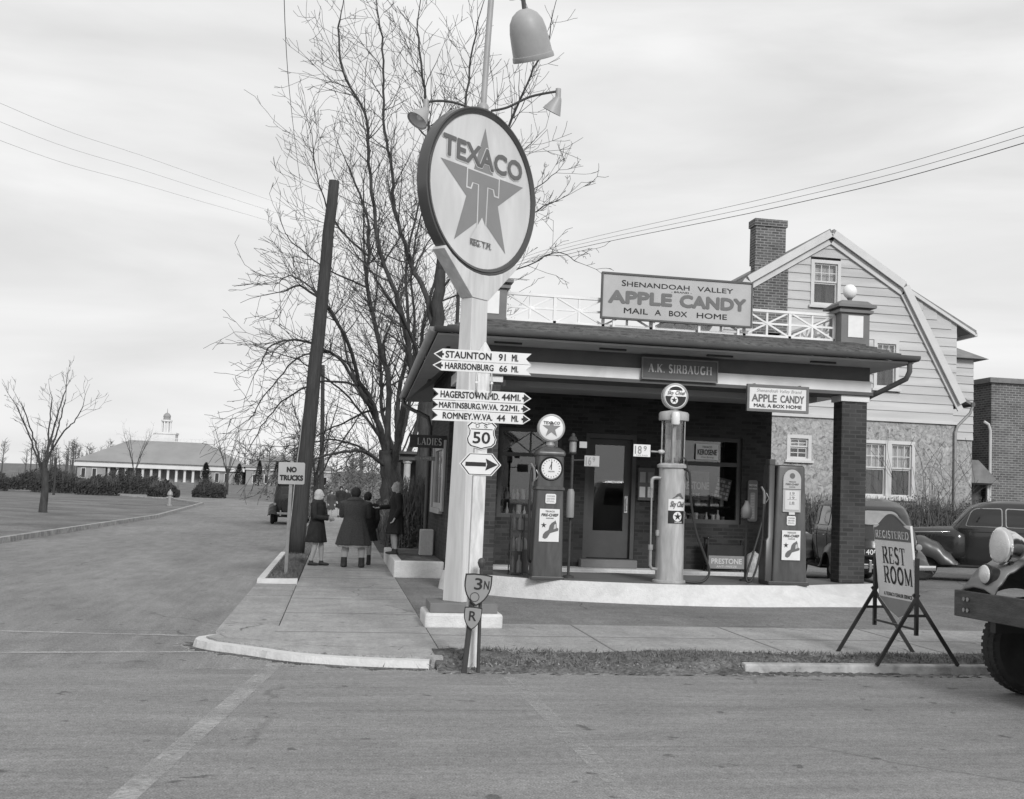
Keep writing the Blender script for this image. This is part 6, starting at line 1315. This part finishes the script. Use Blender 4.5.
simple_tree('bare tree far behind the brick building at the right edge', 28, 75, 12, 47, None, .15, 2)
simple_tree('bare tree on the left verge near the edge of the street', -13.5, 60, 8, 48, GT, .16)
# leafless shrub in front of the house, bushes and hedges
def shrub(label, x, y, h, n, seed, spread=.45, name='shrub', loc_z=0, tip=.5):
    r = random.Random(seed); t = thing(name, label, 'shrub', (x,y,loc_z)); b = MB()
    for i in range(n):
        a = r.uniform(0,2*PI); d = Vector((math.cos(a)*spread*r.random(), math.sin(a)*spread*r.random(), 1)).normalized()
        grow(b, Vector((math.cos(a)*.06,math.sin(a)*.06,0)), d, h*r.uniform(.55,1), .014, 2 if n < 30 else 2, r, .06, 0, 3, 1.2)
    b.build('stems', 'twig', t, smooth=180); return t
shrub('tall leafless shrub in front of the rough stone wall', 17.35, 32.2, 3.2, 9, 51, .42)
def hedge(label, x0, x1, y0, y1, h, n, seed, m='leaf', z=0, cat='hedge', group=None, wob=.2, ls=1):
    r = random.Random(seed); cx, cy = (x0+x1)/2, (y0+y1)/2; t = thing('hedge' if cat == 'hedge' else 'bush', label, cat, (cx,cy,z), 0, group); b = MB(); tw = MB()
    for _ in range(n):
        x = r.uniform(x0,x1); y = r.uniform(y0,y1); hh = h*(1+wob*math.sin(x*3.1+seed)*math.sin(y*2.3)+r.uniform(-.1,.06))
        if cat == 'bush':
            u = ((x-cx)/((x1-x0)/2))**2+((y-cy)/((y1-y0)/2))**2
            if u > 1: continue
            hh *= math.sqrt(1-u*.8)
        zz = hh*(r.random()**.6); s_ = r.uniform(.012,.032)*ls; d = Vector((r.gauss(0,1),r.gauss(0,1),r.gauss(0,.5))).normalized(); e = d.orthogonal().normalized(); f_ = d.cross(e)
        p = Vector((x-cx,y-cy,zz)); b.add([p-e*s_*1.6, p+f_*s_*.7, p+e*s_*1.6, p-f_*s_*.7], [(0,1,2,3)])
    for _ in range(n//7):
        x = r.uniform(x0,x1)-cx; y = r.uniform(y0,y1)-cy
        if cat == 'bush' and (x/((x1-x0)/2))**2+(y/((y1-y0)/2))**2 > .8: continue
        p = Vector((x,y,0)); tw.tube([p, p+Vector((r.gauss(0,.08),r.gauss(0,.08),h*.55)), p+Vector((r.gauss(0,.15),r.gauss(0,.15),h*r.uniform(.8,1.12)))], [.012,.009,.004], 3, cap=False)
    b.build('leaves', m, t); tw.build('stems', 'scrub', t); return t
hedge('thin leafy hedge in front of the stone wall behind the parked sedans', 10.5, 19.5, 31.2, 31.9, 1.72, 17000, 61)
hedge('round bare-looking bush on the yard beside the raised bed', 1.2, 2.7, 27.4, 29.4, 1.75, 9000, 62, 'leaf', 0, 'bush')
hedge('long clipped hedge beside the pavement beyond the girl in the dark coat', 1.3, 2.2, 31, 43, 1.1, 14000, 63)
GB = 'dark bushes below the colonnaded hall'
for i, (x, y, w_, h, lb) in enumerate([(-22,118,4,2.0,'wide dark bush beyond the hydrant, nearest the left edge'),(-16.5,121,3,1.7,'low dark bush right of the hydrant'),(-13,128,3.4,2.2,'dark bush just left of the grassy bank'),(-27,124,4.5,2.6,'tall dark bush at the far left below the hall'),(-34,125,5,2.2,'dark bush left of the hydrant beyond the street')]):
    hedge(lb, x-w_/2, x+w_/2, y-1.2, y+1.2, h*.85, 3000, 70+i, 'conifer', gh(x,y), 'bush', GB, ls=4)
for i in range(9):
    x = -20.5-i*2.9; y = 136+2*math.sin(i*1.9); h = 2.1+.5*math.sin(i*2.3)
    hedge(['dark shrub in the row before the colonnade, %s' % s_ for s_ in ('next to the grassy bank','second from the grassy bank','third from the grassy bank','fourth from the grassy bank','in the middle of the row','behind the hydrant','left of the hydrant','second from the left end','at the left end')][i], x-2.1, x+2.1, y-1.1, y+1.1, h, 2400, 90+i, 'conifer', gh(x,y), 'bush', GB, ls=4)
# conifers before the hall
GC = 'dark conifers in front of the low wing'
def conifer(label, x, y, h, rr_c, seed):
    r = random.Random(seed); t = thing('conifer', label, 'tree', (x,y,gh(x,y)-.1), 0, GC); b = MB()
    for _ in range(2200):
        z = h*r.random()**.8; a = r.uniform(0,2*PI); rad = rr_c*(1-z/h)**.8*r.uniform(.55,1.05)+.05; s_ = r.uniform(.1,.26); p = Vector((rad*math.cos(a), rad*math.sin(a), z)); d = Vector((math.cos(a),math.sin(a),r.uniform(.3,1.2))).normalized(); e = d.cross(Vector((0,0,1))).normalized()
        b.add([p-e*s_*.5, p+e*s_*.5, p+d*s_*2], [(0,1,2)])
    b.build('crown', 'conifer', t); MB().tube([(0,0,0),(0,0,h*.8)], [.2,.05], 8).build('trunk', 'bark', t)
for i, (x, lb) in enumerate([(-45,'dark conifer in front of the end of the colonnade'),(-34,'dark conifer at the corner of the hall'),(-27.3,'dark cone-shaped conifer, left one of the row before the low wing'),(-21.4,'dark cone-shaped conifer, middle one of the row before the low wing'),(-15.5,'dark cone-shaped conifer nearest the no-trucks sign')]):
    conifer(lb, x*.83, 355, 7.2 if i > 1 else 6.0, 1.7 if i > 1 else 2.4, 80+i)
# far wood on the rise
r = random.Random(91); b = MB()
for _ in range(420):
    x = r.uniform(-130, 190); y = r.uniform(470, 640) if x < -12 else r.uniform(190, 420); h = r.uniform(10,17)*(1 if x < -12 else .75); z = gh(x,y)-.3; p = Vector((x,y,z)); lean = Vector((r.gauss(0,.6),0,h))
    nr_ = x >= -12; b.tube([p, p+lean*.5, p+lean], [.13,.09,.03] if nr_ else [.28,.2,.05], 4, cap=False)
    for _ in range(26 if nr_ else 16):
        t = r.uniform(.12 if nr_ else .35,1); q = p+lean*t; L = h*r.uniform(.12,.3)*(1.25-t*.6); a = r.uniform(0,2*PI); d = Vector((math.cos(a)*.7,math.sin(a)*.7,r.uniform(.3,1))).normalized()
        e = q+d*L; b.tube([q, e], [.09,.03], 3, cap=False)
        for _ in range(3): q2 = q+d*L*r.uniform(.3,1); b.tube([q2, q2+Vector((r.gauss(0,1),r.gauss(0,1),r.gauss(.6,.6)))*L*.3], [.05,.02], 3, cap=False)
tag(b.build('wood', 'farwood'), 'bare winter wood on the rise behind the hall and houses', 'wood', kind='stuff')
r = random.Random(92); b = MB()
for _ in range(16000):
    x = r.uniform(-8, 60); y = r.uniform(125, 175); z = gh(x,y)+r.random()**.8*(3.2+.9*math.sin(x*.5)+.8*math.sin(x*1.3+1)); s_ = r.uniform(.08,.26); d = Vector((r.gauss(0,1),r.gauss(0,1),r.gauss(0,1))).normalized(); e = d.orthogonal().normalized(); f_ = d.cross(e); p = Vector((x,y,z))
    b.add([p-e*s_, p+f_*s_*.5, p+e*s_, p-f_*s_*.5], [(0,1,2,3)])
tag(b.build('undergrowth', 'farwood'), 'tangled undergrowth beyond the far end of the pavement', 'undergrowth', kind='stuff')

# ------------------------------------------------------------------ poles and wires
def pole(label, p, q, r0, r1, group=None):
    t = thing('telephone_pole', label, 'pole', p, 0, group); p = Vector(p); q = Vector(q)-p
    rj = random.Random(int(q.z*10)); pts = [q*(i/14)+Vector((rj.gauss(0,.008),rj.gauss(0,.008),0)) for i in range(15)]
    MB().tube(pts, [r0+(r1-r0)*i/14 for i in range(15)], 14).build('shaft', 'polewood', t, smooth=180); return t, pts
t, pts = pole('thick dark telephone pole leaning to the right beside the no-trucks sign', (-.913,29.2,-.05), (-.5,29.2,9.0), .19, .125)
MB().tube([p+Vector((-.2+.005*i,-.03,0)) for i, p in enumerate(pts[:6])], .013, 6).build('conduit', 'gal', t, smooth=1)
pole('thin distant pole beside the pavement, right of the thick telephone pole', (-.8,62,-.1), (-1.12,62,7.74), .13, .09)
pole('distant pole partly hidden by the bare trees', (6.4,70,-.1), (6.3,70,14.2), .16, .1)
pole('short post standing by the far verge beyond the hydrant', (-24,110,-.1), (-24,110,3.2), .1, .08)
def wire(label, P, r_=.012, sag=.0, name='wire', group=None):
    P = [Vector(p) for p in P]; pts = smooth_poly3(P, 8)
    o = MB().tube(pts, r_, 5).build(name, 'black', smooth=180); tag(o, label, 'wire', group); return o
wire('single wire running from the top of the picture down past the telephone pole', [(-1.0,12,10.2),(-1.68,26,11.64),(-2.07,40,13.2),(-2.36,62,14.89)], .009)
for k, (dz, lb) in enumerate([(0,'uppermost of the three wires crossing the sky at the left'),(-.5,'middle one of the three wires crossing the sky at the left'),(-1.0,'lowest of the three wires crossing the sky at the left')]):
    wire(lb, [(-14,14,9.9+dz),(-9.49,34,11.56+dz),(-7.01,45,13.15+dz),(-1.16,62,15.14+dz*.9),(6.3,70,14.3+dz*.6)], .004)
for k, (dz, lb) in enumerate([(0,'uppermost of the three wires rising to the right above the house'),(-.2,'middle one of the three wires rising to the right above the house'),(-.38,'lowest and thickest of the wires rising to the right above the house')]):
    wire(lb, [(16.2,12,9.6+dz),(14.9,26,10.57+dz),(13.1,35,11.24+dz),(8.91,52,12.63+dz*.8),(6.3,70,13.9+dz*.6)], .011 if k == 2 else .007)
# ------------------------------------------------------------------ street furniture at the left
t = thing('road_sign', 'small grey sign reading No Trucks on a slim post at the white kerb', 'road sign', (-.865,22.5,-.02))
MB().box(-.03,.03,-.02,.02,-.1,2.05).build('post', 'gal', t, bevel=.004)
bo = MB().prism(rrect(-.235,.235,1.63,2.03,.03), -.035, -.022).build('board', 'signgrey', t); bo.location = (.03,0,0); bo.rotation_euler = (0,R(-.8),0)
b = MB(); b.text('NO',-.09,.09,1.845,1.95,.038,bold=.08); b.text('TRUCKS',-.21,.21,1.695,1.80,.038,bold=.08); b.build('lettering', 'blackmat', bo)
hy = thing('fire_hydrant', 'pale fire hydrant on the verge across the side street', 'hydrant', (-11.3,86,gh(-11.3,86)))
MB().lathe([(.2,0),(.2,.08),(.13,.1),(.13,.7),(.19,.73),(.19,.8),(.15,.95),(.05,1.05),(.04,1.12)], n=16).build('body', 'gal', hy, smooth=1)
for s_ in (-1,1): MB().lathe([(.07,.1),(.08,.2),(.05,.22)], (0,0,.55), 12, 'x').build('outlet', 'gal', hy).scale = (s_,1,1)
# neighbour's porch beyond the station yard
t = thing('porch', 'small dark porch roof on white round posts beyond the raised bed', 'porch', (3.0,38.2,0))
MB().box(-1.2,4,-.8,3,2.5,2.68).box(-1.35,4.1,-.95,3.1,2.68,2.76).build('roof', 'trimdark', t)
for x in (-.95,1.4,3.7): MB().lathe([(.15,0),(.15,.1),(.12,.12),(.1,2.38),(.14,2.42),(.14,2.5)], (x,-.6,0), 18).build('post', 'porchpost', t, smooth=1)
MB().box(-1.2,4,-.8,3,-.1,.28).build('floor', 'trim', t); MB().box(-1.0,4,2.4,2.6,.28,2.5).build('wall', 'drape', t)
# ------------------------------------------------------------------ the colonnaded hall far down the street
ch = thing('colonnaded_hall', 'long pale columned hall with a hipped roof and domed tower at the left', 'school building', (-60,440,1.0))
def CB(mb, nm, m, par=ch, **k): mb.v = [(x+60,y-440,z-1.0) for x,y,z in mb.v]; return mb.build(nm, m, par, **k)
CB(MB().box(-78,-43.5,436,462,.4,5.4).box(-87,-78,430.5,462,.4,5.4).box(-43.5,-33.2,430.5,462,.4,5.4), 'wall', 'campuswall')
CB(MB().box(-88,-32.4,429.6,463,5.4,6.6).box(-87.6,-32.8,430,462.6,6.6,7.2), 'cornice', 'campus')
CB(MB().box(-88,-32.4,428.5,436,-.5,.9), 'plinth', 'campus')
for i in range(13): CB(MB().lathe([(.62,.9),(.62,1.1),(.5,1.2),(.44,4.9),(.6,5.2),(.6,5.4)], (-77+i*2.75,431,0), 12), 'column', 'campus', smooth=1)
for x in (-85,-81.5,-41.5,-38.3,-35):
    w_ = CB(MB().box(x-.75,x-.6,430.2,430.5,1.4,4.8).box(x+.6,x+.75,430.2,430.5,1.4,4.8).box(x-.6,x+.6,430.2,430.5,4.65,4.8).box(x-.6,x+.6,430.2,430.5,1.4,1.55), 'window', 'campus'); CB(MB().box(x-.6,x+.6,430.35,430.4,1.55,4.65), 'pane', 'darkglass', w_)
CB(MB().hexa([(-88.3,429,7.2),(-32,429,7.2),(-32,464,7.2),(-88.3,464,7.2)],[(-73,444,15.2),(-47,444,15.2),(-47,450,15.2),(-73,450,15.2)]), 'roof', 'roofgrey')
b = MB().box(-73,-47,443.9,444.1,15.2,15.4); [b.box(-73+i*1.3-.06,-73+i*1.3+.06,443.9,444.1,15.4,16.3) for i in range(21)]; b.box(-73,-47,443.9,444.1,16.3,16.5); b.box(-47.6,-44.6,445,448,13.5,16.9); CB(b, 'balustrade', 'campus')
TXc = -61.8
CB(MB().box(TXc-3.7,TXc+3.7,446,453.4,15.0,18.0).box(TXc-4,TXc+4,445.7,453.7,18.0,18.6), 'tower_base', 'campus')
b = MB(); [b.lathe([(.3,18.6),(.26,22.6)], (TXc+1.5*math.cos(2*PI*i/8+.39),449.7+1.5*math.sin(2*PI*i/8+.39),0), 8) for i in range(8)]; b.lathe([(1.0,18.6),(1.0,22.6)], (TXc,449.7,0), 16); b.lathe([(1.95,22.6),(1.95,23.1),(1.4,23.2)], (TXc,449.7,0), 20); CB(b, 'lantern', 'campus')
CB(MB().lathe([(1.25,23.2),(1.2,24.2),(1.35,24.3),(1.2,24.9),(.7,25.5),(.12,25.8),(.06,27.2),(.02,27.3)], (TXc,449.7,0), 20), 'dome', 'roofgrey', smooth=1)
lw = thing('low_wing', 'low brick wing with a hipped roof right of the colonnaded hall', 'school building', (-20,430,1.0))
def LB(mb, nm, m, par=lw, **k): mb.v = [(x+20,y-430,z-1.0) for x,y,z in mb.v]; return mb.build(nm, m, par, **k)
LB(MB().box(-32,-2,432,455,.3,6.3), 'wall', 'campuswall'); LB(MB().box(-32.4,-1.6,431.5,455.5,6.3,7.1), 'cornice', 'campus')
LB(MB().hexa([(-33,431,7.1),(-1,431,7.1),(-1,456,7.1),(-33,456,7.1)],[(-25,441,11.6),(-9,441,11.6),(-9,446,11.6),(-25,446,11.6)]), 'roof', 'slate')
for x in (-29,-25,-21,-17,-13,-9,-5):
    w_ = LB(MB().box(x-.8,x-.6,431.8,432,1.6,4.8).box(x+.6,x+.8,431.8,432,1.6,4.8).box(x-.6,x+.6,431.8,432,4.6,4.8).box(x-.6,x+.6,431.8,432,1.6,1.8), 'window', 'campus'); LB(MB().box(x-.6,x+.6,431.9,431.95,1.8,4.6), 'pane', 'darkglass', w_)

# ------------------------------------------------------------------ people (local front is -y)
def person(label, loc, rz, H, coat, hair, style, group=None, pose='stand', vox=.0095, arms=None, legs=None, flare=1.0, shoe_h=.1, width=1.0, detail=True):
    s = H/1.6; t = thing('person', label, 'person', loc, rz, group)
    b = MB(); V = Vector
    lg = legs or [((-.085,.0,.80),(-.085,-.02,.45),(-.085,.015,.085)),((.085,.0,.80),(.085,-.02,.45),(.085,.015,.085))]
    for h, k, a in lg:
        h, k, a = V(h), V(k), V(a); b.tube([h+V((0,0,.05)), h, h.lerp(k,.5), k, k.lerp(a,.3), k.lerp(a,.75), a, a-V((0,0,.04))], [.085,.088,.075,.055,.058,.042,.035,.04], 12)
        b.ell(a+V((0,-.07,-.055)), (.042,.125,.035), 14, 8)
    b.loft([[V((x*1,y,z)) for x, y in plan(-w_,w_,d_,2.4,24)] for z, w_, d_ in ((.74,.13,.1),(.85,.165,.12),(1.0,.135,.1),(1.15,.155,.11),(1.27,.165,.1),(1.33,.13,.085),(1.36,.06,.06))])
    b.tube([(0,.01,1.3),(0,-.005,1.42),(0,-.01,1.46)], [.06,.05,.05], 12)
    hc = V((0,-.02,1.49)); b.ell(hc, (.074,.092,.108), 20, 14); b.ell(hc+V((0,-.03,-.065)), (.05,.055,.045), 14, 8)
    b.tube([hc+V((0,-.085,.02)), hc+V((0,-.108,-.012)), hc+V((0,-.088,-.022))], [.008,.014,.012], 8)
    b.ell(hc+V((0,-.088,-.052)), (.02,.01,.006), 8, 6); b.ell(hc+V((0,-.083,-.067)), (.017,.01,.007), 8, 6)
    for sx in (-1,1):
        b.ell(hc+V((sx*.03,-.078,.012)), (.013,.01,.008), 10, 6); b.ell(hc+V((sx*.03,-.08,.028)), (.02,.008,.005), 8, 6); b.ell(hc+V((sx*.075,.0,-.01)), (.01,.022,.03), 8, 6)
    ar = arms or [((-.19,.0,1.29),(-.24,.03,1.03),(-.2,-.08,.82)),((.19,.0,1.29),(.24,.03,1.03),(.2,-.08,.82))]
    for sx, (sh, el, wr) in zip((-1,1), ar):
        sh, el, wr = V(sh), V(el), V(wr); b.tube([sh, sh.lerp(el,.5), el, el.lerp(wr,.4), wr], [.055,.046,.04,.036,.026], 10)
        f = (wr-el).normalized(); sd = f.cross(V((0,1,0)) if abs(f.y) < .8 else V((0,0,1))).normalized(); nr = f.cross(sd)
        pc = wr+f*.05; b.loft([[wr+sd*.022*math.cos(q)+nr*.016*math.sin(q) for q in [2*PI*i/10 for i in range(10)]],[pc+sd*.042*math.cos(q)+nr*.016*math.sin(q) for q in [2*PI*i/10 for i in range(10)]],[pc+f*.045+sd*.04*math.cos(q)+nr*.014*math.sin(q) for q in [2*PI*i/10 for i in range(10)]]])
        for i, L in enumerate((.062,.075,.07,.055)):
            p0 = pc+f*.035+sd*(-.033+.022*i); p1 = p0+f*L*.55+nr*.012*sx; p2 = p1+f*L*.4+nr*.026*sx; b.tube([p0,p1,p2], [.0095,.009,.0075], 7)
        p0 = wr+f*.02+sd*-.03; b.tube([p0, p0+f*.03-sd*.025, p0+f*.062-sd*.028+nr*.012*sx], [.012,.011,.009], 7)
    b.v = [(x*s*width if z < 1.4*1 else x*s, y*s, z*s) for x, y, z in b.v]
    bodym = b.build('body', 'stocking', t, remesh=vox, smit=1)
    bodym.data.materials.append(K['skin'])
    zs = 1.36*s
    for p in bodym.data.polygons:
        if p.center.z > zs or (p.center.z > .45*s and abs(p.center.x) > .12*s and p.center.z < 1.0*s) or (arms and p.center.z > .86*s): p.material_index = 1
    # coat with sleeves and folds
    hem = style.get('hem', .47); b = MB(); n = 56; rings = []
    prof = [(hem-.012,.25*flare,.2*flare),(hem,.262*flare,.21*flare),(.62,.235*flare,.19*flare),(.8,.205*flare**.6,.165*flare**.6),(.95,.175,.14),(1.02,.168,.132),(1.15,.182,.138),(1.26,.19,.13),(1.33,.155,.112),(1.375,.085,.085),(1.39,.075,.08)]
    rf = random.Random(int(H*1000)+len(label)); ph = [rf.uniform(0,6) for _ in range(4)]
    for z, w_, d_ in prof:
        k = max(0, (1.0-z)/.55)*.085; rings.append([V((w_*(1+k*(math.sin(7*a+ph[0])*.6+math.sin(11*a+ph[1])*.4+.3*math.sin(17*a+ph[2])))*math.cos(a), d_*(1+k*(math.sin(6*a+ph[3])*.6+math.sin(13*a+ph[1])*.4))*math.sin(a)+.01, z)) for a in [2*PI*i/n for i in range(n)]])
    b.loft(rings)
    for sh, el, wr in ar:
        sh, el, wr = V(sh), V(el), V(wr); b.tube([sh+V((-sh.x*.35,0,.015)), sh, sh.lerp(el,.35), sh.lerp(el,.7), el, el.lerp(wr,.5), wr], [.075,.078,.07,.062,.06,.055,.05], 14)
    if style.get('collar'): b.loft([[V((w_*math.cos(a), d_*math.sin(a)+.012, z+.02*math.sin(a))) for a in [2*PI*i/28 for i in range(28)]] for z, w_, d_ in ((1.335,.15,.12),(1.35,.145,.12),(1.4,.1,.1),(1.41,.08,.09))])
    b.v = [(x*s*width, y*s, z*s) for x, y, z in b.v]
    b.build('coat', coat, t, remesh=vox*1.2, smit=1)
    if style.get('slip'):
        b = MB(); b.loft([[V((w_*flare*.93*(1+.04*math.sin(14*a))*math.cos(a)*width, w_*.8*flare*.93*math.sin(a)+.01, z+.008*math.sin(9*a))) for a in [2*PI*i/56 for i in range(56)]] for z, w_ in ((hem-.05,.24),(hem+.03,.24))], cap=False); b.v = [(x*s,y*s,z*s) for x,y,z in b.v]; b.build('dress_hem', 'scarf', t, smooth=180, solid=.006)
    for h, k, a in lg:   # shoes
        a = V(a); b = MB(); b.ell(a+V((0,-.06,-.052)), (.05,.14,.036), 16, 10); b.tube([a+V((0,.0,-.07)), a+V((0,.0,shoe_h-.08))], [.052,.047], 12); b.box(a.x-.03,a.x+.03,a.y+.01,a.y+.06,-.0,.05); b.v = [(x*s*width,y*s,max(0.002,z)*s) for x,y,z in b.v]; b.build('shoe', 'shoe', t, remesh=vox, smit=2)
    hh = V((0,-.02,1.49)); b = MB(); k = style.get('head', 'hair')
    if k == 'hair' or k == 'long':
        b.ell(hh+V((0,.018,.022)), (.09,.098,.108), 20, 14)
        if k == 'long': b.ell(hh+V((0,.045,-.06)), (.098,.07,.11), 18, 12); [b.ell(hh+V((sx*.078,.02,-.075)), (.03,.05,.085), 12, 8) for sx in (-1,1)]
        rj = random.Random(5); b.v = [(x+rj.gauss(0,.006), y+rj.gauss(0,.006), z+rj.gauss(0,.004)) for x, y, z in b.v]
    elif k == 'scarf':
        b.ell(hh+V((0,.02,.015)), (.095,.1,.112), 20, 14); b.loft([[V((w_*math.cos(a), d_*math.sin(a)+yy, z)) for a in [2*PI*i/24 for i in range(24)]] for z, w_, d_, yy in ((1.27,.115,.07,.06),(1.33,.115,.085,.03),(1.42,.1,.09,.01),(1.5,.09,.09,.0))])
    elif k == 'hat':
        b.ell(hh+V((0,.02,-.0)), (.092,.098,.1), 18, 12); b.lathe([(.1,.0),(.106,.015),(.102,.05),(.092,.09),(.068,.125),(.03,.143),(.01,.146)], (hh.x,hh.y+.01,hh.z-.01), 24)
    b.v = [(x*s,y*s,z*s) for x,y,z in b.v]; b.build({'hair':'hair','long':'hair','scarf':'head_scarf','hat':'hat'}[k], hair, t, remesh=vox, smit=2)
    return t
gp = 'girls talking on the pavement'
person('girl in a dark coat and light head scarf standing on the left of the pavement', (-.39,24.9,.0), R(62), 1.52, 'coatdk', 'scarf', dict(head='scarf', hem=.5, collar=1), gp, flare=1.02,
       arms=[((-.18,.0,1.29),(-.23,-.06,1.03),(-.02,-.26,1.0)),((.18,0,1.29),(.23,-.06,1.03),(.04,-.25,1.02))], legs=[((-.085,0,.8),(-.09,-.03,.45),(-.1,.05,.085)),((.085,0,.8),(.08,-.07,.46),(.07,-.1,.085))])
person('stout woman in a wide tweed coat and dark hat seen from behind', (.34,24.55,.0), R(172), 1.58, 'coatgrey', 'hairdk', dict(head='hat', hem=.46, collar=1, slip=1), gp, flare=1.06, width=1.3, shoe_h=.2,
       arms=[((-.17,.0,1.28),(-.2,-.08,1.04),(-.08,-.24,1.1)),((.17,0,1.28),(.2,-.08,1.04),(.08,-.24,1.08))], legs=[((-.1,0,.8),(-.125,-.02,.45),(-.14,.0,.085)),((.1,0,.8),(.115,-.01,.45),(.13,.02,.085))])
person('child in dark clothes mostly hidden behind the stout woman', (.6,25.4,.0), R(185), 1.5, 'coatdk', 'hairdk', dict(head='hair', hem=.55), gp, shoe_h=.22)
person('fair-haired girl in a long dark coat standing on the raised bed holding out an arm', (1.14,24.25,.29), R(-80), 1.43, 'coatdk', 'hairlt', dict(head='long', hem=.47), gp, flare=.95, shoe_h=.13,
       arms=[((-.18,.0,1.29),(-.2,-.1,1.06),(-.12,-.36,1.03)),((.18,0,1.29),(.23,.03,1.03),(.2,-.06,.82))])
gf = 'group walking far down the pavement'
for i, (x, y, h, rz, lb) in enumerate([(-.35,63,1.36,20,'small distant walker in a short dark coat, left one of the far group'),(.12,64,1.62,10,'tall distant walker in dark clothes in the middle of the far group'),(.42,65,1.5,-15,'distant walker in a dark coat just right of the tall one'),(.95,66,1.45,5,'distant walker on the right of the far group, half hidden by the stout woman')]):
    person(lb, (x,y,0), R(rz), h, ['coatgrey','coatdk','coatdk','coatgrey'][i], 'hairdk', dict(head=['hair','hat','hair','hat'][i], hem=.5), gf, vox=.016)

# ------------------------------------------------------------------ across the road, mirrored in the shop windows
for (x, lb, wd) in ((6.5,'white house across the road with a dark pitched roof',9),(-9,'grey house across the road behind the bare trees',8)):
    t = thing('house', lb, 'house', (x,-34,0))
    MB().box(-wd/2,wd/2,-6,0,-.2,5.2).prism([(-wd/2,5.2),(wd/2,5.2),(0,8.2)], -6, 0, nrm=(0,1,0)).build('wall', 'housetrim' if x > 0 else 'trim', t)
    MB().prism([(-wd/2-.4,5.0),(0,8.3),(0,8.55),(-wd/2-.55,5.15)], -6.4, .4, nrm=(0,1,0)).prism([(wd/2+.4,5.0),(wd/2+.55,5.15),(0,8.55),(0,8.3)], -6.4, .4, nrm=(0,1,0)).build('roof', 'slate', t)
    for wx in (-2.6,0,2.6):
        for wz in ((1,2.5),(3.4,4.7)): w_ = MB().box(wx-.55,wx+.55,.001,.06,wz[0],wz[1]).build('window', 'housetrim', t); MB().box(wx-.42,wx+.42,.061,.07,wz[0]+.1,wz[1]-.1).build('pane', 'darkglass', w_)
simple_tree('bare street tree across the road before the white house', 2.5, -24, 9, 101, 'bare trees across the road', .2, 2)
simple_tree('bare street tree across the road before the grey house', -7, -25, 8, 102, 'bare trees across the road', .2, 2)
hedge('clipped hedge across the road in front of the houses', -14, 14, -28.5, -27.5, 1.5, 6000, 103)
